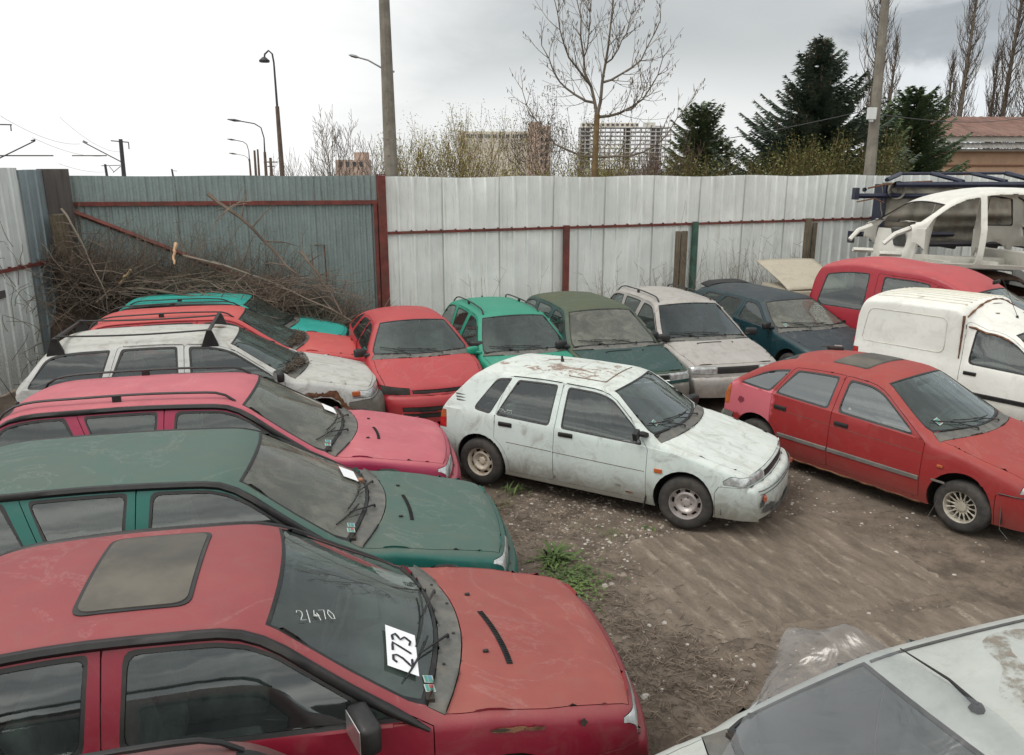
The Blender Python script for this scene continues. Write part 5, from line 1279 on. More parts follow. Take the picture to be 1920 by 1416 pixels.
for k in range(7):
    m = MB()
    for q in range(4): m.box((-w / 2 + 4.2 + k * (w - 14) / 7 + q * .95, -8.05, z1 - 2.1), (.55, .2, 1.7))
    m.build('window', M['win_dark'], root)
for k in range(5):
    for q in range(2): m = MB(); m.box((w / 2 - 4.2 + q * 2.2, -11.05, z1 - .5 - k * 3.3), (1.0, .2, 1.5)); m.build('window', M['win_dark'], root)
D = 600; c0 = at(1084, 325, D); c1 = at(1252, 325, D); z1 = at(1100, 240, D).z; w = c1.x - c0.x
root = empty('unfinished_block', ((c0.x + c1.x) / 2, D, 0), label='long unfinished concrete frame block with open floors', cat='building')
fl = 10; fh = z1 / 11
m = MB()
for k in range(3, 12): m.box((0, 0, k * fh), (w, 14, .75))
m.box((0, 0, -3), (w, 14, 12)); m.build('floor_slabs', M['panel_grey'], root)
m = MB()
for k in range(19):
    for y in (-6.4,): m.box((-w / 2 + .4 + k * (w - .8) / 18, y, z1 / 2 - .4), (.7, .8, z1 - .8))
m.box((-w / 2 + 4, 2, z1 / 2), (8, 8, z1)); m.box((w * .36, 2, z1 / 2 + .6), (7, 8, z1 + 1.6)); m.box((w * .04, 3, z1 / 2), (5, 6, z1 - .8))
m.build('columns', M['panel_grey'], root)
m = MB(); m.box((-w * .17, 0, z1 + 1.6), (w * .62, 12, 3.0)); m.build('top_storey', M['panel_beige'], root)
m = MB(); m.box((w * .27, 0, z1 + 2.0), (8, 6, 3.2)); m.build('roof_house', M['white_trim'], root)
rr_ = random.Random(3)
for k in range(12): m = MB(); m.box((-w * .17 - w * .29 + k * w * .053, -6.1, z1 + 1.8), (1.7, .2, 1.4)); m.build('window', M['win_dark'], root)
D = 160; c0 = at(636, 325, D); c1 = at(692, 325, D); z1 = at(650, 300, D).z; w = c1.x - c0.x
root = empty('brick_building', ((c0.x + c1.x) / 2, D, 0), label='small brownish flat building with chimney block behind the left shrubs', cat='building')
m = MB(); m.box((0, 0, z1 / 2), (w, 6, z1)); m.build('wall', M['panel_brown'], root); m = MB(); m.box((w * .28, 0, z1 + .6), (2.4, 3, 1.6)); m.build('chimney', M['panel_brown'], root)
for k in range(4): m = MB(); m.box((-w / 2 + 1 + k * 1.3, -3.02, z1 - .8), (.6, .08, .9)); m.build('window', M['win_dark'], root)
# house with brown sheet roof at the right
D = 42; L0 = at(1725, 300, D); zE = at(1800, 258, D).z; zR = at(1800, 219, D + 5).z
root = empty('roofed_house', (L0.x, D, 0), label='salmon-walled low house with rusty brown sheet roof at the right', cat='building', rot=(0, 0, radians(3)))
m = MB(); m.box((12.2, 3.6, (zE - .55) / 2), (24, 7, zE - .55)); m.build('wall', M['pinkwall'], root)
m = MB(); m.box((12.2, .06, zE - 1.35), (24.06, .14, .07)); m.build('ledge', simple('brown_ledge', (.25, .12, .08), .9), root)
m = MB(); n_ = 60; vs = []
for k in range(n_ * 2 + 1):
    x = -.6 + 25.6 * k / (n_ * 2); dz = .05 * (k % 2); x2 = x + (1.1 if k < 4 else 0) * (1 - k / 4)
    vs += [(x, -.45, zE + .05 + dz), (x2, 5, zR + dz)]
m.add(vs, [(2 * k, 2 * k + 2, 2 * k + 3, 2 * k + 1) for k in range(n_ * 2)]); m.build('roof', M['brownroof'], root)
m = MB(); m.box((12.2, -.22, zE - .06), (25, .05, .30)); m.box((12.2, -.12, zE - .62), (24.4, .30, .10)); m.build('fascia', M['white_trim'], root)
m = MB(); vs = []
for k in range(201): x = -.3 + 25 * k / 200; vs += [(x, -.62, zE - .55 + .045 * (k % 2)), (x, -.12, zE - .27 + .045 * (k % 2))]
m.add(vs, [(2 * k, 2 * k + 2, 2 * k + 3, 2 * k + 1) for k in range(200)]); m.build('lower_roof', M['eternit'], root)
# wooded hills behind the viewer
m = MB(); R = random.Random(2); vs = []; N = 80
for k in range(N + 1):
    a = pi * .86 + pi * 1.28 * k / N; r1 = 420; h = 52 + 22 * sin(k * .21) + 9 * sin(k * .55 + 1); x, y = cos(a) * r1, sin(a) * r1
    vs += [(x * .8, y * .8, -1), (x, y, h), (x * 1.4, y * 1.4, h * 1.5)]
m.add(vs, [f for k in range(N) for f in ((3 * k, 3 * k + 1, 3 * k + 4, 3 * k + 3), (3 * k + 1, 3 * k + 2, 3 * k + 5, 3 * k + 4))])
m.build('hills', leaf_mat('wooded_hill', (.02, .026, .022), (.045, .05, .04)), smooth=True)['kind'] = 'structure'
# ------------------------------------------------------------------ details on the cars
def roof_panel(root, P, x0, x1, yh, name, mat, frame=None, lift=.006, r=.05, fw=.02, parent=None):
    def rr(ins): return fillet([(x0 + ins, -yh + ins, r), (x1 - ins, -yh + ins, r), (x1 - ins, yh - ins, r), (x0 + ins, yh - ins, r)], True, 5)
    def cap(poly, lf, mt, nm, par):
        q = []
        for i in range(len(poly)):
            a, b = poly[i], poly[(i + 1) % len(poly)]; L_ = sqrt((b[0] - a[0]) ** 2 + (b[1] - a[1]) ** 2); k_ = max(1, int(L_ / .06))
            for k in range(k_): q.append((a[0] + (b[0] - a[0]) * k / k_, a[1] + (b[1] - a[1]) * k / k_))
        poly = q
        cx = (x0 + x1) / 2; m = MB(); N = len(poly); vs = []; K = 6
        for k in range(K + 1):
            t = k / K
            for p in poly: x = cx + (p[0] - cx) * t; y = p[1] * t; vs.append(on_top(P, x, y, lf))
        m.add(vs, [(k * N + i, (k + 1) * N + i, (k + 1) * N + (i + 1) % N, k * N + (i + 1) % N) for k in range(K) for i in range(N)])
        m.add([on_top(P, p[0], p[1], lf) for p in poly] + [on_top(P, p[0], p[1], lf - .02) for p in poly], [(i, (i + 1) % N, N + (i + 1) % N, N + i) for i in range(N)])
        return m.build(nm, mt, par, smooth=True)
    par = parent or root
    o = cap(rr(0), lift, frame or mat, name, par)
    if frame: cap(rr(fw), lift + .004, mat, 'glass_pane', o)
    return o
M['sunroof'] = simple('dusty_sunroof', (.075, .070, .058), .6, var=.2, scale=4, dirt=(.16, .14, .11), dirt_amt=.6)
def blot(root, pts3, mat, name, seed, parent=None, hole=False):
    """irregular patch over a list of (centre, u, v, size u, size v)"""
    R = random.Random(seed); m = MB(); c, U, V, su, sv = pts3; N = 16
    vs = [c] + [c + U * su * R.uniform(.6, 1.15) * cos(2 * pi * k / N) + V * sv * R.uniform(.55, 1.15) * sin(2 * pi * k / N) for k in range(N)]
    m.add(vs, [(0, k + 1, (k + 1) % N + 1) for k in range(N)]); return m.build(name, mat, parent or root)
# red hatchback with sunroof
P = P273; r = car273; e = P['_edge']
roof_panel(r, P, -.72, -.20, .40, 'sunroof', M['sunroof'], M['rubber'], r=.07)
c, U, V, nn, o = glass_patch(r, P, .765, -.41, .29, .17, M['paper'], 'paper_sign', -2, .010); write(o, '273', c, U, V, nn, .105, .0065, M['ink'], 'numbers')
stickers(r, P, .885, -.60, 2, 8)
c, U, V, nn, o = glass_patch(r, P, .36, -.36, .012, .012, M['chalk'], 'chalk_dot', -62, .003); write(P['_built'][('windscreen', 0)], '2/470', c, U, V, nn, .062, .0018, M['chalk'], 'chalk_writing')
fx = lambda x, z, s2: bowed(P, side_pt(P, x, z, s2, .003))
for k, (x, z, su, sv, mt) in enumerate([(1.24, .775, .10, .018, 'rust'), (1.20, .78, .055, .010, 'dark'), (1.36, .762, .06, .014, 'rust'), (1.62, .74, .02, .022, 'dark')]):
    c = side_pt(P, x, z, -1, .006 + .002 * k); blot(r, (c, Vector((1, 0, -.08)), Vector((0, -.15, -1)), su, sv), M[mt], 'rust_hole', k + 3)
for (q, y) in ((.95, -.42), (1.04, -.14), (1.05, .18), (.99, .42)):
    m = MB(); p = on_top(P, q + .03, y, .002); m.tube([p, p + Vector((0, 0, .004))], .009, 8); m.build('cowl_plug', M['rubber'], P['_built'][('cowl_panel', 0)])
# dark green and raspberry estates
for P, r, a in ((P_L2, r_L2, 1), (P_L3, r_L3, 2)):
    glass_patch(r, P, .83, .30, .26, .13, M['paper'], 'paper_sign', 12, .010)
    stickers(r, P, .865, -.58, 2, 8)
m = MB(); c = on_top(P_L2, .93, .22, .02); m.box(c, (.035, .05, .035), Matrix.Rotation(.5, 3, 'Z')); tag(m.build('stone_chip', M['cut'] if 'cut' in M else simple('brown_lens', (.25, .10, .05), .5), None, bevel=.008), 'orange-brown broken piece lying on the cowl of the dull green estate', 'debris')
o = bpy.data.objects['stone_chip']; o.matrix_world = Matrix.Translation((-2.2, 5.88, 0)) @ Matrix.Rotation(radians(10), 4, 'Z') @ Matrix.Scale(1.06, 4); o.name = 'broken_lens'
m = MB(); m.tube([(0, 0, 0)] * 1 + [(.0, 0, .001)], .001, 3)
# dirty white estate: roof rack and rusted arch
P, r = P_L4, r_L4; x0, x1 = -1.62, .02
rk = empty('roof_rack', (0, 0, 0), label='black square-bar roof rack clamped to the dirty white estate', cat='roof rack'); rk.matrix_world = Matrix.Translation((-3.99, 10.5, 0)) @ Matrix.Rotation(radians(14), 4, 'Z') @ Matrix.Scale(1.08, 4)
for x in (x0, x1):
    ye, ze = P['_edge'](x); zz = P['_zt'](x) + .085
    m = MB(); m.box((x, 0, zz), (.035, 2 * ye + .10, .025)); m.build('crossbar', M['rubber'], rk)
    for s2 in (-1, 1):
        m = MB(); b = Vector((x, s2 * (ye + .01), ze - .05)); vs = []
        for dx, dz in ((-.10, -.0), (.10, -.0), (.03, zz - b.z), (-.03, zz - b.z)):
            for dy in (-.02, .02): vs.append(b + Vector((dx, s2 * dy, dz)))
        m.add(vs, [(0, 2, 4, 6), (1, 7, 5, 3), (0, 1, 3, 2), (2, 3, 5, 4), (4, 5, 7, 6), (6, 7, 1, 0)]); m.build('foot', M['rubber'], rk)
for s2 in (-1, 1):
    m = MB(); ye, ze = P['_edge'](-.8); m.tube([(x0 + (x1 - x0) * k / 10, s2 * (ye - .06 - .02 * s2), P['_zt'](x0) + .105 - .02 * sin(pi * k / 10)) for k in range(11)], .011, 5); m.build('side_bar', M['rubber'], rk)
R = random.Random(4); m = MB(); cx = P['axles'][1]
N = 26; vs = []
for k in range(N + 1):
    a = .1 + 2.5 * k / N; r0 = .335 + R.uniform(-.02, .01); r1 = .405 + .03 * sin(k * .7) + R.uniform(-.008, .012)
    for rr_, out in ((r0, -.02), (r0 + .04, .012), (r1 + .02, .008)):
        x = cx + rr_ * cos(a); z = .30 + rr_ * sin(a); vs.append(bowed(P, side_pt(P, x, min(z, .78), -1, out)))
m.add(vs, [f for k in range(N) for f in ((3 * k, 3 * k + 1, 3 * k + 4, 3 * k + 3), (3 * k + 1, 3 * k + 2, 3 * k + 5, 3 * k + 4))])
for k in range(9):
    a = .5 + 1.6 * k / 9; c = bowed(P, side_pt(P, cx + .40 * cos(a), min(.80, .30 + .40 * sin(a)), -1, .014)); m.box(c, (R.uniform(.02, .06), .01, R.uniform(.01, .04)), Matrix.Rotation(R.uniform(-1, 1), 3, 'Y'))
m.build('rusted_arch_edge', M['rust'], r)
m = MB(); m.lathe([(.16, .05), (.16, -.05), (.05, -.06), (.0005, -.06)], 24, c=(cx, -.62, .30)); m.build('rusty_hub', M['rust'], r, smooth=True)
blot(r, (on_top(P, .02, .10, .004), Vector((1, .1, 0)), Vector((0, 1, 0)), .17, .07), simple('roof_stain', (.20, .16, .12), .95, var=.3, scale=20), 'stain', 9)
m = MB(); c = bowed(P, side_pt(P, 1.74, .66, -1, .01)); m.box(c, (.10, .03, .06)); m.build('side_indicator', M['orange'], r, bevel=.01)
# leaf litter caught at the foot of two windscreens
def litter(P, mw, n_, y0, y1, seed, label, parent=None):
    R = random.Random(seed); m = MB()
    for k in range(n_):
        t = R.random(); y = y0 + (y1 - y0) * t; xb = P['ws'][2] - (P['ws'][2] - P['ws'][1]) * (y / .62) ** 2 + R.gauss(.02, .03); p = on_top(P, xb, y, R.uniform(.0, .05)); a = Vector((R.uniform(-1, 1), R.uniform(-1, 1), R.uniform(-.4, .6))).normalized() * R.uniform(.02, .07)
        m.tube([p - a, p + a * .2 + Vector((0, 0, .01)), p + a], .004, 3)
    o = m.build('leaf_litter', M['twig']); o.matrix_world = mw; tag(o, label, 'litter', kind='stuff')
Lm = lambda x, y, a, s: Matrix.Translation((x, y, 0)) @ Matrix.Rotation(radians(a), 4, 'Z') @ Matrix.Scale(s, 4)
litter(P_L5, Lm(-4.4, 12.4, 13, 1.03), 420, -.62, .1, 5, 'dead twigs heaped at the windscreen foot of the coral estate')
litter(P_L4, Lm(-3.99, 10.5, 14, 1.08), 220, -.66, -.1, 6, 'dead leaves at the windscreen foot of the dirty white estate')
# petrol green estate: bright grille surround with round badge
for nm in [o for o in bpy.data.objects if o.get('label', '').startswith('dark petrol')]:
    Pf = felicia(True); Pq = P_L2; m = MB()
    pts = [(.36, .602), (.36, .69), (-.36, .69), (-.36, .602), (.36, .602)]
    vs = [bowed(Pq, Vector((2.038, y, z))) + Vector((.012, 0, 0)) for y, z in pts]; m.tube(vs, .012, 5); m.build('grille_frame', M['chrome'], nm, smooth=True)
    m = MB(); m.lathe([(.05, 0), (.05, .02), (.04, .028), (.0005, .03)], 20, axis='y'); o = m.build('badge', M['chrome'], nm, smooth=True); o.location = (2.04, 0, .70); o.rotation_euler = (0, 0, radians(-90))
# white hatchback
P, r = P_C1, r_C1
ln = simple('crease_shade', (.10, .075, .055), .9, var=.3, scale=20)  # thin dark strips carry the shade of the pressed body creases
pn = roof_panel(r, P, -.30, .16, .40, 'sunroof_panel', P['paint'], simple('rusty_gap', (.20, .13, .09), .95, var=.4, scale=15), lift=.003, r=.03, fw=.011)
m = MB(); p = on_top(P, -.62, .12, 0); m.tube([p, p + Vector((-.01, 0, .07))], [.022, .010], 6); m.build('antenna_stub', M['rubber'], r)
for s2 in (1, -1):
    strip(r, P, -.28, .78, .585, .565, ln, s2, .004, 'crease_shade_line', .0015, 'front_door'); strip(r, P, -.86, -.29, .60, .588, ln, s2, .004, 'crease_shade_line', .0015, 'rear_door')
    m = MB(); c = side_pt(P, .93, .60, s2, .006); m.box(c, (.085, .014, .045)); m.build('side_indicator', M['orange'], r, bevel=.005)
    m = MB()
    for k in range(3):
        c = side_pt(P, -1.50 - .015 * k, .975 + .030 * k, s2, .001); m.box(c, (.15, .006, .012), Matrix.Rotation(.05, 3, 'Y'))
    m.build('pillar_vent', M['plastic'], r)
    m = MB(); m.box((.80, s2 * .72, .26), (.012, .16, .22), Matrix.Rotation(radians(12), 3, 'Y')); m.build('mud_flap', M['rubber'], r)
    m = MB(); c = bowed(P, Vector((1.965, s2 * .55, .44))) + Vector((.025, 0, 0)); m.box(c, (.03, .20, .055), Matrix.Rotation(radians(-22 * s2), 3, 'Z')); m.build('bumper_indicator', simple('faded_red_lens', (.38, .09, .05), .4), P['_built'].get(('front_bumper', 0), r), bevel=.008)
# bumper ridges
for zz, hh in ((.515, .006), (.475, .005)):
    m = MB(); pts = [bowed(P, Vector((2.016 - .02 * (abs(y) > .6), y, zz))) + Vector((.004, 0, 0)) for y in [-.66 + 1.32 * k / 20 for k in range(21)]]; m.tube(pts, hh, 4); m.build('bumper_ridge', M['plastic'], P['_built'].get(('front_bumper', 0), r))
bp = P['_built'].get(('front_bumper', 0), r)
for k, (y, z, su, sv) in enumerate(((-.50, .31, .14, .05), (-.62, .38, .05, .05), (-.30, .26, .16, .04), (.1, .27, .3, .05))):
    c = bowed(P, Vector((2.02, y, z))) + Vector((.012 + .002 * k, 0, 0)); yaw_ = .5 * y / .5; blot(r, (c, Vector((-.4 * abs(y) * (1 if y > 0 else -1), 1, 0)).normalized(), Vector((0, 0, 1)), su, sv), M['plastic'], 'paint_loss', k + 20, bp)
for k, (x, z, su, sv) in enumerate(((.62, .30, .05, .010), (-.25, .30, .008, .02), (.50, .36, .035, .010))):
    blot(r, (side_pt(P, x, z, -1, .004 + .001 * k), Vector((1, 0, 0)), Vector((0, 0, 1)), su, sv), [M['rust'], M['rust'], M['chrome']][k], 'rust_spot', 33 + k)
m = MB(); c = side_pt(P, .74, .95, -1, .05); m.tube([c + Vector((.03, .05, -.02)), c, c + Vector((-.06, -.06, .02))], [.03, .035, .02], 6); m.box(c + Vector((-.05, -.06, .0)), (.05, .10, .09), Matrix.Rotation(.3, 3, 'X')); m.build('broken_mirror', M['rubber'], r, bevel=.006)
stickers(r, P, .76, -.50, 1, 0, .06)
m = MB(); q = lambda x, z: side_pt(P, x, z, -1, .002)
for st_ in ([(-.98, .925), (-.98, .955), (-.93, .955), (-.93, .945)], [(-.955, .93), (-.93, .95), (-.90, .93), (-.87, .95)], [(-.88, .955), (-.82, .955), (-.82, .925)], [(-.86, .93), (-.84, .94)]): m.tube([q(*p) for p in st_], .0028, 4)
m.build('sticker', M['sticker_white'], P['_built'].get(('rear_door', -1), r))
# matt red five-door
P, r = P_C2, r_C2
roof_panel(r, P, -.56, -.12, .40, 'sunroof', M['sunroof'], M['plastic'], r=.03, fw=.012)
for s2 in (1, -1):
    strip(r, P, -.24, .82, .47, .47, M['bumper_grey'], s2, .026, 'side_moulding', .012, 'front_door'); strip(r, P, -.92, -.26, .47, .47, M['bumper_grey'], s2, .026, 'side_moulding', .012, 'rear_door')
    m = MB(); c = side_pt(P, 1.02, .66, s2, .008); m.box(c, (.06, .016, .028)); m.build('side_indicator', M['orange'], r, bevel=.006)
    strip(r, P, -.27, .82, .76, .735, ln, s2, .003, 'crease_shade_line', .0012, 'front_door')
    strip(r, P, -.985, -.27, .77, .76, ln, s2, .003, 'crease_shade_line', .0012, 'rear_door')
    m = MB(); m.tube([(x, s2 * (P['_W'](x, .21) - .01), .20 + .006 * sin(x * 23)) for x in [-.85 + 1.7 * k / 24 for k in range(25)]], .016, 5); m.build('sill_edge', M['rust'], r)
m = MB(); c = side_pt(P, -1.50, .76, -1, .004); blot(r, (c, Vector((1, 0, 0)), Vector((0, -.03, 1)), .06, .05), simple('filler_dull_red', (.22, .03, .05), .7), 'filler_cap', 41)  # irregular dull red patch on the rear wing
for k, (x, z) in enumerate(((.0, .19), (-.35, .2))): pass
m = MB(); c = side_pt(P, -.06, .98, -1, -.004); m.lathe([(.02, 0), (.0005, -.002)], 14, c=tuple(c)); m.build('sticker', M['sticker_white'], r)
stickers(r, P, .79, -.52, 1, 0, .075)
m = MB(); m.tube([(1.05, -.86, .30), (1.0, -.90, .12), (1.08, -.93, .02)], .004, 4); m.tube([(1.62, -.80, .42), (1.66, -.86, .22), (1.75, -.88, .16)], .003, 4); m.build('loose_wire', M['plastic'], r)
m = MB(); c = side_pt(P, 1.02, .50, -1, .004); m.box(c, (.14, .006, .022)); m.build('badge', M['bumper_grey'], r, bevel=.002)
for s2 in (1, -1):
    m = MB(); m.tube([bowed(P, side_pt(P, x, .55, s2, .006)) for x in [1.66 + .3 * k / 6 for k in range(7)]], .006, 4); m.build('bumper_gap', M['rubber'], r)
hd = on_top(P, -.98, .30, .03); hd = Lm(4.42, 8.92, -54.5, 1) @ hd
rt = empty('handset', tuple(hd), (0, 0, radians(-20)), label='black handheld radio lying on the roof of the matt red five-door', cat='radio')
m = MB(); m.box((0, 0, 0), (.20, .075, .05)); m.build('body', M['rubber'], rt, smooth=True, bevel=.014)
m = MB(); m.box((.03, 0, .028), (.09, .055, .006)); m.build('keypad', M['chrome'], rt); m = MB(); m.tube([(-.09, .02, .0), (-.17, .03, .0)], .007, 6); m.build('aerial', M['rubber'], rt)
# white box van
P, r = P_V1, r_V1
for k in range(9):
    y = -.60 + 1.2 * k / 8; m = MB(); m.tube([on_top(P, x, y, .0) for x in [-1.80 + 1.28 * q / 12 for q in range(13)]], .011, 4); m.build('roof_rib', simple('van_rib_paint', (.50, .48, .40), .6, var=.15) if k == 0 else bpy.data.materials['van_rib_paint'], r, smooth=True)
for s2 in (1, -1):
    m = MB(); pl = fillet([(-1.88, 1.02, .10), (-1.80, 1.52, .10), (-.66, 1.52, .10), (-.66, 1.02, .10)], True, 4); pl.append(pl[0])
    m.tube([side_pt(P, x, z, s2, .001) for x, z in pl], .006, 4, cap=False); m.build('pressed_panel_edge', simple('van_groove', (.52, .52, .46), .6) if s2 > 0 else bpy.data.materials['van_groove'], r, smooth=True)
    strip(r, P, -.40, .84, .52, .52, M['rubber'], s2, .035, 'side_moulding', .012, 'front_door')
    m = MB(); pts = [side_pt(P, -.455, z, s2, .004) for z in [.98 + .6 * k / 8 for k in range(9)]]; m.tube(pts, [.008, .010, .014, .012, .016, .013, .015, .018, .02], 5); m.build('rusty_seam', M['rust'], r)
m = MB(); m.tube([on_top(P, -.43, y, .0) for y in [-.74 + 1.48 * k / 20 for k in range(21)]], [.010 + .006 * ((k * 7) % 3) for k in range(21)], 5); m.build('rusty_seam', M['rust'], r)
for s2 in (-1, 1):
    m = MB(); m.tube([side_pt(P, x, P['_edge'](x)[1] - .075, s2, .004) for x in [-.40 + .55 * k / 8 for k in range(9)]], [.012 + .006 * (k % 2) for k in range(9)], 5); m.build('rusty_seam', M['rust'], r)
for k, (x, y, su, sv) in enumerate(((-.30, .25, .06, .02), (-.33, -.1, .09, .015), (-.22, -.35, .03, .03), (-.05, .1, .03, .02), (-1.2, -.5, .12, .01), (-.28, .45, .07, .012))): blot(r, (on_top(P, x, y, .006), Vector((.4, 1, 0)), Vector((1, -.2, 0)), su, sv), M['rust'], 'rust_spot', 60 + k)
antenna(r, on_top(P, -.02, -.2, 0), .55, (-.6, .2))
# blue-green five-door: spoiler
P, r = P_M5, r_M5
m = MB(); n_ = 12; vs = []
for k in range(n_ + 1):
    y = -.52 + 1.04 * k / n_; x = -1.66 - .05 * cos(y * 2.6); z = P['_zt'](-1.66) + .035 - .05 * (y / .52) ** 4
    vs += [(x + .12, y, z - .012), (x - .14, y, z + .02), (x - .14, y, z - .005), (x + .1, y, z - .04)]
m.add(vs, [(4 * k + j, 4 * k + (j + 1) % 4, 4 * k + 4 + (j + 1) % 4, 4 * k + 4 + j) for k in range(n_) for j in range(4)] + [(0, 1, 2, 3), tuple(4 * n_ + j for j in (3, 2, 1, 0))])
for y in (-.4, .4): m.box((-1.66, y, P['_zt'](-1.66) - .02), (.10, .05, .06))
m.build('spoiler', M['rubber'], r, smooth=True, fix=True)
stickers(r, P, .84, -.55, 1, 0, .07)
# silver car: roof ditch mouldings, antenna, dirt ring, sheet of plastic
P, r = P_S1, r_S1
for s2 in (1, -1):
    m = MB(); m.tube([on_top(P, x, s2 * (P['_edge'](x)[0] - .085), .002) for x in [-1.45 + 1.66 * k / 20 for k in range(21)]], .009, 5); m.build('roof_moulding', M['plastic'], r, smooth=True)
p = on_top(P, .12, .0, 0); m = MB(); m.tube([p, p + Vector((0, 0, .025))], [.035, .022], 8); q = on_top(P, .10, -.44, .045); m.tube([p + Vector((0, 0, .02)), p.lerp(q, .35) + Vector((0, 0, .035)), q], [.013, .007, .003], 5); m.build('antenna', M['rubber'], r, smooth=True)
worn, n = new_mat('brown_dirt'); tr_ = n.add('ShaderNodeBsdfTransparent'); mx = n.add('ShaderNodeMixShader'); f1 = n.noise(n.obj, 9, 7, .7); f2 = n.noise(n.obj, 34, 4, .7)
n.b.inputs['Base Color'].default_value = (.25, .21, .17, 1); n.b.inputs['Roughness'].default_value = .9; n.set(mx.inputs[0], n.math('MULTIPLY', n.ramp(n.math('ADD', n.math('MULTIPLY', f1, .7), n.math('MULTIPLY', f2, .3)), .44, .60), .75)); n.l.new(tr_.outputs[0], mx.inputs[1]); n.l.new(n.b.outputs[0], mx.inputs[2]); n.l.new(mx.outputs[0], n.out.inputs[0])
R = random.Random(8); m = MB(); vs = []; N = 40
for k in range(N):
    a = 2 * pi * k / N; ro = 1 + .10 * sin(3 * a) + .08 * sin(5 * a + 1)
    for f in (.74, 1.0): vs.append(on_top(P, -.62 + .55 * ro * f * cos(a), -.02 + .36 * ro * f * sin(a), .0035))
m.add(vs, [(2 * k, 2 * k + 1, (2 * k + 3) % (2 * N), (2 * k + 2) % (2 * N)) for k in range(N)]); m.build('dirt_ring', worn, r)
pm, n = new_mat('clear_plastic'); n.n.remove(n.b)
tr = n.add('ShaderNodeBsdfTransparent'); tr.inputs[0].default_value = (.90, .91, .92, 1); gl = n.add('ShaderNodeBsdfGlossy'); gl.inputs['Roughness'].default_value = .22; df = n.add('ShaderNodeBsdfTranslucent'); df.inputs[0].default_value = (.8, .8, .82, 1)
w_ = n.noise(n.obj, 4.2, 3, .5, 1.0); n.set(gl.inputs['Normal'], n.bump(w_, .28, .05)); lw = n.add('ShaderNodeLayerWeight'); lw.inputs[0].default_value = .35
m1 = n.add('ShaderNodeMixShader'); n.set(m1.inputs[0], n.math('ADD', n.math('MULTIPLY', n.ramp(w_, .5, .72), .10), .02)); n.l.new(tr.outputs[0], m1.inputs[1]); n.l.new(df.outputs[0], m1.inputs[2])
m2 = n.add('ShaderNodeMixShader'); n.set(m2.inputs[0], n.math('MULTIPLY', n.math('ADD', n.math('POWER', lw.outputs['Facing'], 2.0), .16), .7, clamp=True)); n.l.new(m1.outputs[0], m2.inputs[1]); n.l.new(gl.outputs[0], m2.inputs[2]); n.l.new(m2.outputs[0], n.out.inputs[0])
m = MB(); NX, NY = 34, 34; vs = []
for i in range(NX + 1):
    for j in range(NY + 1):
        u = i / NX; v = j / NY; x = .12 + .95 * u
        yl = .50 + .47 * min(1, (x - .12) / .20) if x < .32 else .97 - .62 * (x - .32); y = .62 - (.62 + yl) * v
        ye = P['_edge'](x)[0] - .05; yy = max(-ye, min(ye, y)); b = on_top(P, x, yy, .022); over = max(0, abs(y) - ye)
        fold = .016 * max(0, sin(4.5 * x + 6 * y + 2 * sin(3 * y))) + .010 * abs(sin(9 * x - 5 * y)) ; free = min(1, over / .15)
        z = b.z + fold * (1 + 3.5 * free) - over * .42 + .04 * free * sin(x * 7)
        vs.append((x, y, z))
m.add(vs, [(i * (NY + 1) + j, (i + 1) * (NY + 1) + j, (i + 1) * (NY + 1) + j + 1, i * (NY + 1) + j + 1) for i in range(NX) for j in range(NY)])
o = m.build('plastic_sheet', pm, None, smooth=True, sharp=180); o.matrix_world = Lm(2.10, 2.99, 200, 1); tag(o, 'crumpled clear plastic sheet spread over the windscreen of the silver car', 'plastic sheet')

# ------------------------------------------------------------------ scrap shells stacked at the right
wp = paint('shell_white', (.68, .67, .62), (.68, .67, .62), .6, .35, .25)
P = sub(minivan(), paint=wp, solid=True, skip=('window', 'windscreen', 'rear_window', 'front_door', 'rear_door', 'bonnet', 'front_bumper', 'rear_bumper', 'cowl_panel', 'headlight', 'grille', 'tail_light'), no_cabin=True,
        chop=1.34, prof=[(-2.02, .28), (-2.01, .52, .03), (-1.97, .60, .02), (-1.90, 1.0, .1), (-1.70, 1.50, .2), (-1.50, 1.62, .16), (-1.1, 1.68, .2), (-.2, 1.66, .3), (.45, 1.52, .3), (.75, 1.38, .2), (1.36, .98, .04), (1.42, .96, .03), (1.86, .86, .12), (1.96, .78, .03), (1.975, .62, .01), (2.04, .60, .03), (2.10, .50, .04), (2.11, .28)],
        wr=.60, zroof=1.58, ws=(.70, 1.22, 1.34), hood=(1.28, 1.92), top_off=.07, door_top=.06, belt=[(-2.0, .98), (0, .93), (.9, .90), (1.5, .88), (2.0, .75)],
        doors=[('front_door', (.12, .10, .08, 1.10, 1.10, .95)), ('rear_door', (-.62, -.86, -.74, .0, -.02, -.04))],
        wins=[((-1.62, -1.40, -1.05, -.92, .05), None)], door_low=.07)
r = build_car(P, (9.42, 17.2, 1.30), 184, 'stripped white car shell without doors or glass, on top of the scrap stack', cat='car shell', name='car_shell', rx=1.5, ry=-2.5, body_name='body_shell', scale=1.15)
def part(nm, mb, mat, par, **k): return mb.build(nm, mat, par, **k)
m = MB(); m.box((.0, 0, .27), (2.6, 1.5, .04)); m.box((0, 0, .34), (2.3, .22, .12)); m.box((.55, 0, .30), (.12, 1.4, .08)); m.box((-.35, 0, .31), (.12, 1.4, .10)); m.box((-.95, 0, .42), (.06, 1.4, .28), Matrix.Rotation(.4, 3, 'Y')); m.box((1.16, 0, .55), (.04, 1.4, .6), Matrix.Rotation(-.15, 3, 'Y')); part('floor_pan', m, wp, r)
m = MB()
for k in range(7): m.box((-.6 + .25 * k, -.3 + .09 * (k % 3), .31 + .02 * (k % 2)), (.2, .3, .05), Matrix.Rotation(.4 * k, 3, 'Z'))
part('rusty_debris', m, M['rust'], r)
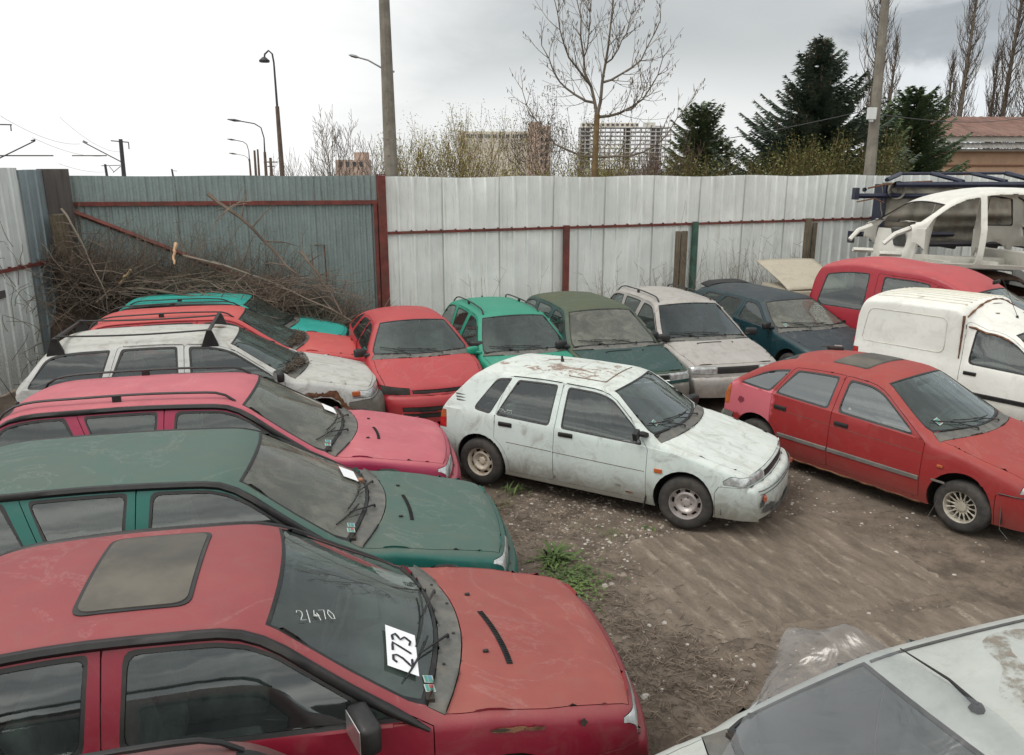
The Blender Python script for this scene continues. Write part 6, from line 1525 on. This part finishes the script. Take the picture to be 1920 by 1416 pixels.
m = MB(); m.box((1.22, .20, .72), (.08, .34, .34), Matrix.Rotation(.3, 3, 'Y')); part('heater_box', m, M['cabin_dark'], r, bevel=.02)
for s2 in (-1, 1):
    m = MB(); m.tube([(1.30, s2 * .66, .88), (1.55, s2 * .66, .78), (1.72, s2 * .62, .60)], [.05, .045, .04], 6); part('front_rail', m, wp, r, smooth=True)
    m = MB(); m.tube([(1.3, s2 * .5, .42), (1.7, s2 * .48, .42)], .045, 4); part('front_rail', m, wp, r, smooth=True)
# wreck carrying it
P = sub(wagon(), paint=paint('rusty_wreck_paint', (.10, .055, .04), (.13, .08, .055), .8, .6, .5), solid=True, skip=('window', 'windscreen', 'rear_window', 'front_bumper', 'headlight'), no_cabin=True)
r = build_car(P, (9.0, 17.3, 0), 182, 'rusty brown wreck crushed under the white car shell', cat='car wreck', name='car_wreck'); r.scale = (1, 1, 1.02)
m = MB(); m.box((0, 0, .4), (3.6, 1.4, .5)); m.box((1.2, 0, .6), (.5, 1.3, .4)); part('chassis', m, M['rust'], r)
# blue shell lying on its side, floor towards the viewer
bl = paint('shell_blue', (.010, .014, .038), (.018, .022, .045), .2, .25, .25); gy = simple('underseal_grey', (.20, .19, .16), .8, var=.3, scale=3, dirt=(.14, .09, .06), dirt_amt=.6, bump=.2)
r = empty('car_shell', (9.85, 18.5, 1.72), (0, 0, radians(4)), label='dark blue car shell lying on its side with grey underbody showing', cat='car shell')
# local: x along the car (front = -x), z up = across the car, y = height of the car (floor at y=0, roof at +y)
m = MB(); NXg, NZg = 40, 26; vs = []
for i in range(NXg + 1):
    for j in range(NZg + 1):
        x = -1.45 + 3.6 * i / NXg; z = .12 + 1.42 * j / NZg
        y = .035 * sin(z * 18) * (abs(z - .83) > .2) - .10 * math.exp(-((z - .83) / .10) ** 2) + .05 * (math.sin(x * 6) > .75) + .22 * max(0, min(1, (-1.05 - x) / .3)) + .12 * math.exp(-((x + 1.1) / .18) ** 2 - ((z - 1.35) / .14) ** 2)
        vs.append((x, y, z))
m.add(vs, [(i * (NZg + 1) + j, (i + 1) * (NZg + 1) + j, (i + 1) * (NZg + 1) + j + 1, i * (NZg + 1) + j + 1) for i in range(NXg) for j in range(NZg)]); part('floor_pan', m, gy, r, smooth=True, sharp=60)
m = MB()
for z in (.18, 1.5): m.tube([(-1.3, -.03, z), (2.1, -.03, z)], .07, 6)
for z in (.40, 1.25): m.tube([(-2.05, .10, z), (-1.3, .06, z), (-.7, -.04, z), (.2, -.06, z)], .055, 4)
part('chassis_rails', m, bl, r, smooth=True)
for z in (.34, 1.30):
    m = MB(); m.box((-2.12, .1, z), (.10, .16, .26)); m.lathe([(.05, 0), (.05, .03), (.0005, .03)], 10, c=(-1.98, -.02, z + .09)); part('rail_bracket', m, bl, r, bevel=.008)
for z in (.28, 1.38):
    m = MB(); m.lathe([(.20, -.02), (.17, .10), (.08, .14), (.06, .10), (.0005, .10)], 20, c=(-1.25, -.06, z)); part('strut_tower', m, gy, r, smooth=True)
m = MB()   # upper body side, seen edge on, with its openings
for (x0, y0, x1, y1, w) in ((-1.35, .25, -.55, 1.12, .05), (-.55, 1.12, 2.1, 1.18, .04), (.30, .0, .22, 1.15, .05), (1.35, .05, 1.2, 1.15, .045), (2.1, 0, 2.1, 1.18, .06)):
    m.tube([(x0, y0, 1.56 + .15 * y0), (x1, y1, 1.56 + .15 * y1)], w, 6)
    m.tube([(x0, y0, .10 - .02 * y0), (x1, y1, .12)], w, 6)
m.box((-1.4, .36, .85), (.05, .5, 1.3)); m.box((.8, 1.2, .85), (2.6, .03, 1.3))
part('body_sides', m, bl, r, smooth=True)
m = MB(); m.tube([(-1.9, .0, 1.42), (-1.55, -.05, 1.50), (-1.2, .0, 1.54), (-.4, .05, 1.57)], .02, 5); m.tube([(-2.1, .05, 1.12), (-1.75, -.05, 1.2), (-1.5, -.02, 1.1)], .015, 5); part('brake_pipe', m, M['rust'], r)
for i, (x, y) in enumerate(((9.3, 18.9), (11.6, 19.0))):
    P = sub(felicia(False), paint=paint('scrap_grey_%d' % i, (.12, .12, .12), (.16, .155, .15), .7, .6, .4), solid=True, skip=('window', 'windscreen', 'rear_window'), no_cabin=True)
    if i == 0: build_car(P, (10.4, 19.05, 0), 183, 'grey wreck under the blue shell, against the white fence', cat='car wreck', name='car_wreck', ry=0)
# beige loose bonnet standing on an old front end beside the red minivan
bg = paint('old_beige', (.40, .36, .28), (.42, .38, .30), .7, .6, .15)
r = empty('car_front_section', (6.15, 16.9, 0), (0, 0, radians(-78)), label='cut-off beige car front with worn bonnet, between the blue-green car and red minivan', cat='car wreck')
m = MB(); vs = []; NX, NY = 12, 12
for i in range(NX + 1):
    for j in range(NY + 1): x = -.75 + 1.35 * i / NX; y = -.70 + 1.4 * j / NY; vs.append((x, y * (1 - .04 * i / NX), 1.66 - .42 * (i / NX) - .05 * (i / NX) ** 6 - .02 * (y / .7) ** 2))
m.add(vs, [(i * (NY + 1) + j, (i + 1) * (NY + 1) + j, (i + 1) * (NY + 1) + j + 1, i * (NY + 1) + j + 1) for i in range(NX) for j in range(NY)]); o = part('bonnet', m, bg, r, smooth=True); o.modifiers.new('t', 'SOLIDIFY').thickness = .02
m = MB(); m.box((.0, 0, .60), (1.1, 1.30, 1.16)); m.box((.58, 0, .95), (.10, 1.40, .40)); part('front_panel', m, bg, r, bevel=.04, smooth=True)
m = MB(); m.box((.64, 0, .92), (.02, 1.1, .08)); part('grille', m, M['rubber'], r)
# loose red door leaning by the minivan
r = empty('loose_car_door', (5.92, 12.72, .0), (radians(-8), 0, radians(-52)), label='loose red car door leaning against the rear side of the red minivan', cat='car door')
m = MB(); vs = [(-.45, 0, .12), (.45, 0, .12), (.45, 0, .72), (.40, 0, 1.22), (-.30, 0, 1.22), (-.45, 0, .72)]
def ring(outer, inner, y0, y1, mat, nm, par):
    m = MB(); k = len(outer); vs = [(x, y, z) for y in (y0, y1) for L_ in (outer, inner) for x, z in L_]
    fs = []
    for i in range(k):
        j = (i + 1) % k; fs += [(i, j, k + j, k + i), (2 * k + i, 3 * k + i, 3 * k + j, 2 * k + j), (i, 2 * k + i, 2 * k + j, j), (k + i, k + j, 3 * k + j, 3 * k + i)]
    m.add(vs, fs); return m.build(nm, mat, par)
ring([(-.48, .68), (.48, .68), (.42, 1.20), (-.34, 1.20)], [(-.40, .74), (.40, .74), (.35, 1.13), (-.28, 1.13)], -.02, .02, P_V2['paint'], 'window_frame', r)
m = MB(); m.box((0, 0, .40), (.96, .07, .56)); part('door_skin', m, P_V2['paint'], r, bevel=.02, smooth=True)
m = MB(); m.box((0, 0, .93), (.74, .006, .40)); part('window', m, G['side'], r)
m = MB(); m.box((.30, -.045, .60), (.16, .02, .04)); part('handle', m, M['rubber'], r, bevel=.006)
# ------------------------------------------------------------------ brush, weeds, stones, slabs
M['stick'] = simple('dead_branches', (.135, .105, .082), .95, var=.4, scale=2)
M['stick_pale'] = simple('pale_branches', (.21, .175, .14), .95, var=.3, scale=2)
M['cut'] = simple('cut_wood', (.42, .27, .16), .9, var=.2)
M['leafmould'] = simple('leaf_mould', (.075, .050, .036), .95, var=.5, scale=9, bump=.8, dirt=(.035, .025, .02), dirt_amt=.7)
R = random.Random(31)
hp = [(-8.2, 2.0), (-7.2, 1.72), (-6.2, 1.58), (-5.2, 1.50), (-4.4, 1.32), (-3.6, 1.05), (-2.9, .65), (-2.3, .2)]
heap = lambda x: lerp_list(hp, x)
root = empty('brush_pile', (-5.4, 14.6, 0), label='tangled heap of dead branches piled against the grey gate', cat='brush pile'); root['kind'] = 'stuff'
m = MB(); NX, NY = 50, 12; vs = []
for i in range(NX + 1):
    for j in range(NY + 1):
        x = -8.2 + 6 * i / NX; t = j / NY; y = 13.75 + (.16 * (x + 8.2)) + .95 * t + (.65 if -6.9 < x < -3.0 else 0) * (1 - t) ; h = heap(x) * .80 * min(1, t * 1.25) ** .7 + .10 * sin(x * 7 + t * 9) * (t > 0) + R.uniform(-.05, .05)
        vs.append((x, y, max(0, h)))
m.add(vs, [(i * (NY + 1) + j, (i + 1) * (NY + 1) + j, (i + 1) * (NY + 1) + j + 1, i * (NY + 1) + j + 1) for i in range(NX) for j in range(NY)])
o = m.build('leaf_mass', M['leafmould'], None, smooth=True); wpart(o, root); o['kind'] = 'stuff'
m = MB()
for k in range(1150):
    x = R.uniform(-8.15, -2.7) if R.random() < .8 else R.uniform(-8.15, -6.8); h = heap(x); y = 13.95 + .16 * (x + 8.2) + R.uniform(-.15, .75); z = h * R.uniform(.45, 1.0) ** .6
    d = Vector((R.gauss(.35, 1.0), R.gauss(-.05, .35), R.gauss(-.05, .42))).normalized()
    if R.random() < .45: d = Vector((R.gauss(.1, .8), R.gauss(0, .15), abs(R.gauss(.9, .4)))).normalized(); z = h
    L = R.uniform(.35, 1.5); p = Vector((x, y, z)) - d * L * .4; pts = [p]; c = Vector((R.uniform(-1, 1), R.uniform(-1, 1), R.uniform(-1, 1))) * .35
    rad = R.choice((.004, .005, .006, .009, .013))
    for s_ in range(5):
        d = (d + c * .25 + Vector((R.uniform(-1, 1), R.uniform(-1, 1), R.uniform(-1, 1))) * .10).normalized(); p = p + d * L / 5; p.x = max(-8.1, p.x); gy_ = 14.60 + .157 * (p.x + 8.12); p.y = min(p.y, gy_); p.z = min(max(p.z, .03), 3.3); pts.append(p.copy())
    m.tube(pts, [rad, rad * .9, rad * .8, rad * .7, rad * .55, rad * .4], 3, cap=False, mi=0 if R.random() < .82 else 1)
    if R.random() < .5:
        for q in (2, 3):
            e = pts[q]; v = Vector((R.uniform(-1, 1), R.uniform(-.5, .5), R.uniform(-.3, 1))).normalized() * R.uniform(.15, .4); m.tube([e, e + v * .5 + Vector((0, 0, .02)), e + v], [.005, .004, .003], 3, cap=False)
for k in range(230):
    x = R.uniform(-7.9, -3.1); h = heap(x); p = Vector((x, 14.2 + .16 * (x + 8.2) + R.uniform(-.1, .3), h * R.uniform(.7, 1.0))); d = Vector((R.gauss(.1, .55), R.gauss(0, .12), 1)).normalized(); L = R.uniform(.5, 1.0) * (1.5 if x < -4 else 1.0); c = Vector((R.uniform(-1, 1), 0, -.5)) * .5; pts = [p]
    for s_ in range(6): d = (d + c * .22 + Vector((R.uniform(-1, 1), R.uniform(-.4, .4), R.uniform(-1, 1))) * .14).normalized(); p = p + d * L / 6; p.y = min(p.y, 14.60 + .157 * (p.x + 8.12)); p.z = min(p.z, 3.1); pts.append(p.copy())
    m.tube(pts, [.007, .006, .005, .005, .004, .003, .002], 3, cap=False, mi=0 if R.random() < .7 else 1)
    for q in range(1, 6): v = Vector((R.uniform(-1, 1), R.uniform(-.3, .3), R.uniform(-.2, 1))).normalized() * R.uniform(.1, .35); m.tube([pts[q], pts[q] + v * .5 + Vector((0, 0, .02)), pts[q] + v], [.004, .003, .002], 3, cap=False)
# twigs reaching over the turquoise and coral roofs and the left fence
for k in range(170):
    x = R.uniform(-7.9, -3.0); y = R.uniform(13.2, 14.2); z = 1.52 + R.uniform(0, .25) if x > -6.8 else R.uniform(.3, 2.6); d = Vector((R.gauss(.5, 1), R.gauss(-.2, .4), R.gauss(.02, .2))).normalized(); L = R.uniform(.3, 1.0); p = Vector((x, y, z)); pts = [p]
    for s_ in range(4): d = (d + Vector((R.uniform(-1, 1), R.uniform(-1, 1), R.uniform(-.5, .5))) * .22).normalized(); p = p + d * L / 4; p.z = max(p.z, 1.48 if -6.9 < p.x < -2.9 else .05); pts.append(p.copy())
    m.tube(pts, [.007, .006, .005, .004, .003], 3, cap=False)
for k in range(120):
    y = R.uniform(12.2, 14.4); z = R.uniform(.2, 2.5); p = Vector((R.uniform(-8.0, -7.5), y, z)); d = Vector((R.uniform(-.2, .8), R.uniform(-1, .3), R.uniform(-.2, 1))).normalized(); L = R.uniform(.4, 1.0); pts = [p]
    for s_ in range(4): d = (d + Vector((R.uniform(-1, 1), R.uniform(-1, 1), R.uniform(-1, .3))) * .3).normalized(); p = p + d * L / 4; p.x = max(-8.05, p.x); pts.append(p.copy())
    m.tube(pts, [.006, .005, .005, .004, .003], 3, cap=False)
o = m.build('sticks', [M['stick'], M['stick_pale']], None); wpart(o, root); o['kind'] = 'stuff'
BR = [((390, 365), (560, 520), .035, 0, 'long dark branch sloping down from the top of the heap'), ((470, 375), (395, 430), .014, 1, 'thin pale branch crossing the gate rail'), ((330, 455), (325, 495), .035, 2, 'short pale sawn stub standing out of the heap'),
      ((230, 540), (520, 600), .03, 0, 'long branch lying over the turquoise roof'), ((560, 470), (640, 590), .03, 0, 'curved dark branch at the right end of the heap'), ((345, 480), (660, 600), .022, 1, 'long pale branch running down to the right end of the heap'),
      ((225, 535), (245, 505), .03, 2, 'pale sawn stub in front of the heap, above the coral estate'), ((115, 390), (200, 560), .02, 1, 'pale arching branch by the gate hinge post')]
for i, (a, b, rr_, mt, lab) in enumerate(BR):
    A = at(a[0], a[1], 14.1); B = at(b[0], b[1], 13.7); m = MB(); dd = B - A; pts = []
    for k in range(9): t = k / 8; pts.append(dd * t + Vector((0, 0, (.12 if mt != 2 else .0) * sin(pi * t))) + Vector((R.uniform(-1, 1), R.uniform(-1, 1), R.uniform(-1, 1))) * .02)
    m.tube(pts, [rr_ * (1 - .55 * k / 8) for k in range(9)], 6)
    if mt != 2:
        for k in range(2, 8):
            v = Vector((R.uniform(-1, 1), R.uniform(-.3, .3), R.uniform(-.2, 1))).normalized() * R.uniform(.2, .6); m.tube([pts[k], pts[k] + v * .6 + Vector((0, 0, .03)), pts[k] + v], [rr_ * .4, rr_ * .25, .004], 4)
    o = m.build('cut_branch', [M['stick'], M['stick_pale'], M['cut']][mt], None, smooth=True); o.location = A; tag(o, lab, 'branch')
# dry stalks along the white fence
def stalks(px, py, Y, seed, n_, H, spread, label, mat='stick_pale', cat='dry weed', name='dry_weed', fork=.5):
    R = random.Random(seed); b0 = at(px, py, Y); b0 = Vector((b0.x, Y, 0)); m = MB()
    for k in range(n_):
        p = Vector((R.gauss(0, spread), R.gauss(0, .08), 0)); d = Vector((R.gauss(0, .22), R.gauss(0, .1), 1)).normalized(); L = H * R.uniform(.45, 1.1); pts = [p]
        for s_ in range(6): d = (d + Vector((R.uniform(-1, 1), R.uniform(-.5, .5), -.1)) * .12).normalized(); p = p + d * L / 6; pts.append(p.copy())
        m.tube(pts, [.006, .006, .005, .005, .004, .003, .002], 3, cap=False)
        for q in range(2, 7):
            for w in range(2):
                if R.random() < fork: v = Vector((R.uniform(-1, 1), R.uniform(-.4, .4), R.uniform(.2, 1))).normalized() * R.uniform(.06, .28); m.tube([pts[q], pts[q] + v], [.003, .002], 3, cap=False)
    o = m.build(name, M[mat]); o.location = b0; return tag(o, label, cat)
fy = lambda px: (lambda k: k)(None)
def fenceY(px): k = (px - 960) / 1551; t = (k * 15.62 + 2.36) / (.925 - .379 * k); return 15.62 + .379 * t - .35
for i, (px, n_, H, sp, mt, lab) in enumerate([(1135, 14, 1.5, .12, 'stick_pale', 'dry seeded weed clump between the red post and the green estate'), (1165, 12, 1.6, .1, 'stick', 'dark dry stalks leaning on the fence above the silver beige estate'), (1258, 22, 1.9, .08, 'stick', 'dry stalks in front of the old plank beside the green post'),
        (1345, 16, 2.0, .15, 'stick_pale', 'tall dry stalks right of the green post'), (1400, 22, 2.1, .18, 'stick_pale', 'tallest spray of dry stalks on the white fence'), (1455, 34, 1.7, .20, 'stick', 'dense dark twiggy weed left of the brown post'), (1490, 26, 1.6, .12, 'stick', 'dry twigs directly at the brown post'), (1540, 12, 1.3, .15, 'stick_pale', 'sparse dry stalks between the brown post and red minivan'),
        (1000, 6, 1.4, .1, 'stick', 'few thin stalks left of the dark red fence post'), (905, 4, 1.6, .05, 'stick', 'single thin stalks behind the bright green estate')]):
    stalks(px, 500, fenceY(px), 200 + i, n_, H, sp, lab, mt)
m = MB(); p0 = at(1282, 500, fenceY(1282)); pts = [Vector((0, 0, 0)), Vector((-.1, 0, 1.0)), Vector((.05, 0, 1.6)), Vector((.0, 0, 2.1)), Vector((.12, 0, 2.9))]; m.tube(pts, [.008, .007, .006, .004, .002], 4); o = m.build('dry_weed', M['stick']); o.location = (p0.x - .15, p0.y, 0); tag(o, 'one long dark vine climbing up beside the green post', 'dry weed')
# green weeds
M['weed'] = leaf_mat('weed_green', (.050, .090, .022), (.11, .165, .045))
M['grass_dry'] = leaf_mat('grass_olive', (.085, .085, .035), (.16, .15, .07))
def gpos(px, py): v = (py - 708) / F_PX; dn = sin(PITCH) + v * cos(PITCH); fw = cos(PITCH) - v * sin(PITCH); k = EYE / dn; return Vector(((px - 960) / F_PX * k, fw * k, 0))
def tuft(px, py, seed, n_, L, w, label, mat='weed', spread=.06, name='weed'):
    R = random.Random(seed); m = MB(); b0 = gpos(px, py)
    for k in range(n_):
        a = R.uniform(0, 6.283); d = Vector((cos(a), sin(a), 0)); s_ = Vector((-d.y, d.x, 0)); l = L * R.uniform(.5, 1.1); el = R.uniform(.4, 1.3); p = Vector((R.gauss(0, spread), R.gauss(0, spread), 0)); vs = []
        for q in range(5):
            t = q / 4; c = p + d * l * t * cos(el * (1 - .3 * t)) + Vector((0, 0, l * (sin(el) * t - .45 * t * t))); ww = w * (1 - abs(t - .4) * 1.5) * .5
            if q == 4: ww = .001
            vs += [c - s_ * max(.001, ww), c + s_ * max(.001, ww)]
        m.add(vs, [(2 * q, 2 * q + 1, 2 * q + 3, 2 * q + 2) for q in range(4)])
    o = m.build(name, M[mat], None, smooth=True); o.location = b0; return tag(o, label, 'weed')
tuft(1040, 1052, 1, 55, .27, .035, 'largest leafy green weed, at the nose of the dull green estate')
tuft(965, 922, 2, 22, .22, .022, 'small grassy weed beside the rear wheel of the white hatchback')
tuft(938, 948, 3, 26, .17, .016, 'thin pale grass tuft nearer than the rear wheel weed', 'grass_dry')
tuft(1212, 992, 4, 24, .09, .014, 'tiny green tuft left of the white hatchback front wheel')
tuft(1140, 1003, 5, 26, .09, .012, 'tiny green tuft in the gravel between the leafy weed and white car')
tuft(1500, 1183, 6, 30, .08, .010, 'small olive tuft at the edge of the concrete near the plastic sheet', 'grass_dry', .12)
tuft(745, 790, 7, 60, .22, .014, 'olive grass under the nose of the dirty white estate', 'grass_dry', .25)
R = random.Random(77); m = MB(); b0 = gpos(1070, 1090)
for k in range(800):
    p = Vector((R.gauss(0, .15), R.gauss(-.02, .20), R.uniform(.005, .05))); a = R.uniform(0, 6.28); d = Vector((cos(a), sin(a), R.uniform(-.2, .5))) * R.uniform(.012, .028); s_ = Vector((-d.y, d.x, 0)) * .6; m.add([p, p + d + s_, p + d * 1.8, p + d - s_], [(0, 1, 2, 3)])
o = m.build('ground_cover', M['weed']); o.location = b0; tag(o, 'low green ground cover around the leafy weed', 'ground cover', kind='stuff')
# gravel and straw
M['stone'] = simple('pebbles', (.24, .20, .165), .9, var=.4, scale=7)
M['stone_white'] = simple('pale_stones', (.44, .41, .37), .9, var=.2, scale=8)
def pebble(m, c, s, R, mi=0):
    vs = []; q = R.uniform(.6, 1)
    for k in range(5): a = 2 * pi * k / 5 + R.random() * .6; vs.append(c + Vector((cos(a) * s * R.uniform(.7, 1.1), sin(a) * s * q, 0)))
    t = c + Vector((R.uniform(-.2, .2) * s, 0, s * R.uniform(.4, .7))); u = [c + (v - c) * .6 + Vector((0, 0, s * .42)) for v in vs]
    m.add(vs + u + [t], [(k, (k + 1) % 5, 5 + (k + 1) % 5, 5 + k) for k in range(5)] + [(5 + k, 5 + (k + 1) % 5, 10) for k in range(5)], mi)
R = random.Random(12); m = MB()
zones = [((1100, 960), 150, 60, 1500), ((1020, 930), 80, 40, 500), ((1190, 1010), 120, 40, 700), ((1480, 880), 80, 40, 350), ((1430, 960), 90, 25, 200), ((1250, 1180), 160, 90, 350), ((1600, 1000), 300, 90, 500), ((960, 860), 60, 30, 150), ((1380, 1250), 120, 60, 120), ((800, 790), 60, 20, 150)]
for (c, sx, sy, n_) in zones:
    for k in range(n_):
        px = R.gauss(c[0], sx); py = R.gauss(c[1], sy)
        if py < 760 or px > 1915: continue
        p = gpos(px, py); p.z = gh(p.x, p.y) - .003; pebble(m, p, R.choice((.006, .008, .010, .014, .018, .024)) * R.uniform(.7, 1.2), R, 0 if R.random() < .75 else 1)
tag(m.build('gravel', [M['stone'], M['stone_white']]), 'loose grey and pale gravel scattered over the dirt', 'gravel', kind='stuff')
for i, (px, py, s, lab) in enumerate([(1168, 1077, .045, 'yellowish stone right of the leafy weed'), (1134, 1098, .04, 'white stone in the cluster below the yellowish stone'), (1146, 1094, .035, 'right white stone of the small white cluster'), (1254, 1150, .06, 'round tan stone at the edge of the ribbed slab'), (1246, 1169, .035, 'flat white stone just below the round tan stone'), (1680, 1037, .035, 'pale stone on the dirt in front of the matt red car'), (1178, 1197, .035, 'brown stone among the straw'), (1210, 1310, .05, 'pale stone beside the nose of the red sunroof car')]):
    m = MB(); pebble(m, Vector((0, 0, 0)), s, random.Random(i + 5)); o = m.build('stone', M['stone_white' if i in (1, 2, 4, 5, 7) else 'stone'], None, bevel=.006, smooth=True); p = gpos(px, py); o.location = p + Vector((0, 0, gh(p.x, p.y))); tag(o, lab, 'stone')
M['straw'] = simple('dry_straw', (.19, .15, .115), .95, var=.4, scale=3)
R = random.Random(19); m = MB()
for (c, sx, sy, n_) in [((1140, 1150), 60, 60, 600), ((1230, 1250), 90, 50, 650), ((1020, 960), 60, 40, 350), ((1340, 1290), 120, 50, 350), ((860, 830), 60, 40, 250), ((760, 795), 60, 20, 250), ((1000, 1010), 25, 40, 160), ((1180, 1340), 80, 60, 200)]:
    for k in range(n_):
        px = R.gauss(c[0], sx); py = R.gauss(c[1], sy)
        if py < 770: continue
        p = gpos(px, py); p.z = gh(p.x, p.y) + R.uniform(.0, .03); a = R.uniform(0, 6.28); L = R.uniform(.03, .13); d = Vector((cos(a), sin(a), R.uniform(-.1, .15))) * L; m.tube([p - d * .5, p + Vector((0, 0, .006)), p + d * .5], [.0025, .003, .002], 3, cap=False, mi=0 if R.random() < .6 else 1)
tag(m.build('straw_litter', [M['straw'], M['stick']]), 'broken straw and twigs littering the dirt in front of the parked row', 'straw litter', kind='stuff')
# ribbed concrete slabs sunk in the dirt
sm, n = new_mat('ribbed_concrete'); ang = radians(20); x_, y_, z_ = n.sep(n.obj)
wv = n.noise(n.obj, 2.5, 5, .6); fn = n.noise(n.obj, 30, 5, .7); rot = n.add('ShaderNodeMapping'); n.set(rot.inputs[0], n.obj); rot.inputs[2].default_value = (0, 0, -radians(20)); md_ = n.noise(rot.outputs[0], 2.2, 8, .75, off=(3, 2, 1), stretch=(3.2, 1, 1))
acr = n.math('ADD', n.math('MULTIPLY', x_, cos(ang)), n.math('ADD', n.math('MULTIPLY', y_, sin(ang)), n.math('MULTIPLY', wv, .07)))
rib = n.math('SINE', n.math('MULTIPLY', acr, 2 * pi / .19)); rm = n.math('MULTIPLY', n.math('MULTIPLY', n.ramp(fn, .38, .54), n.ramp(n.math('ADD', rib, n.math('MULTIPLY', n.math('SUBTRACT', md_, .5), 5.5)), .2, 1.5)), n.ramp(wv, .40, .60))
c = n.mix(rm, n.mix(n.ramp(md_, .3, .7), (.120, .095, .075), (.205, .168, .134)), (.30, .255, .205)); c = n.mix(n.math('MULTIPLY', n.ramp(fn, .55, .72), .5), c, (.07, .052, .04))
pb = n.add('ShaderNodeTexVoronoi'); n.set(pb.inputs['Vector'], n.obj); pb.inputs['Scale'].default_value = 30; c = n.mix(n.math('MULTIPLY', n.ramp(pb.outputs['Distance'], .2, .1), n.math('MULTIPLY', n.ramp(fn, .5, .6), .6)), c, (.27, .23, .19))
n.set(n.b.inputs['Base Color'], c); n.b.inputs['Roughness'].default_value = .95; n.b.inputs['Specular IOR Level'].default_value = .2
n.set(n.b.inputs['Normal'], n.bump(n.math('ADD', n.math('MULTIPLY', rib, .22), n.math('ADD', n.math('MULTIPLY', md_, .5), n.math('MULTIPLY', fn, .4))), .8, .02))
def slab(poly, seed, name):
    R = random.Random(seed); bm = bmesh.new(); pts = []
    for i in range(len(poly)):
        a = poly[i]; b = poly[(i + 1) % len(poly)]; k_ = 14
        for k in range(k_): t = k / k_; pts.append((a[0] + (b[0] - a[0]) * t + R.uniform(-.035, .035), a[1] + (b[1] - a[1]) * t + R.uniform(-.035, .035)))
    cx = sum(p[0] for p in pts) / len(pts); cy = sum(p[1] for p in pts) / len(pts); N = len(pts); K = 12; rows = []
    for k in range(1, K + 1):
        t = k / K; rows.append([bm.verts.new((cx + (p[0] - cx) * t, cy + (p[1] - cy) * t, gh(cx + (p[0] - cx) * t, cy + (p[1] - cy) * t) + (.012 if k < K else -.012))) for p in pts])
    c0 = bm.verts.new((cx, cy, gh(cx, cy) + .012))
    for i in range(N): bm.faces.new((c0, rows[0][i], rows[0][(i + 1) % N]))
    for a, b in zip(rows, rows[1:]):
        for i in range(N): bm.faces.new((a[i], b[i], b[(i + 1) % N], a[(i + 1) % N]))
    link_bm(name, bm, sm)['kind'] = 'structure'
slab([(1.05, 7.25), (2.1, 7.65), (3.3, 7.95), (3.75, 7.2), (4.05, 6.35), (3.1, 6.0), (2.36, 5.75), (1.52, 5.40), (.98, 5.9), (1.15, 6.6)], 4, 'concrete_slab')
slab([(2.15, 5.62), (3.2, 5.95), (4.1, 6.2), (4.9, 5.6), (4.6, 4.3), (3.0, 4.0), (2.0, 4.6)], 5, 'concrete_slab')
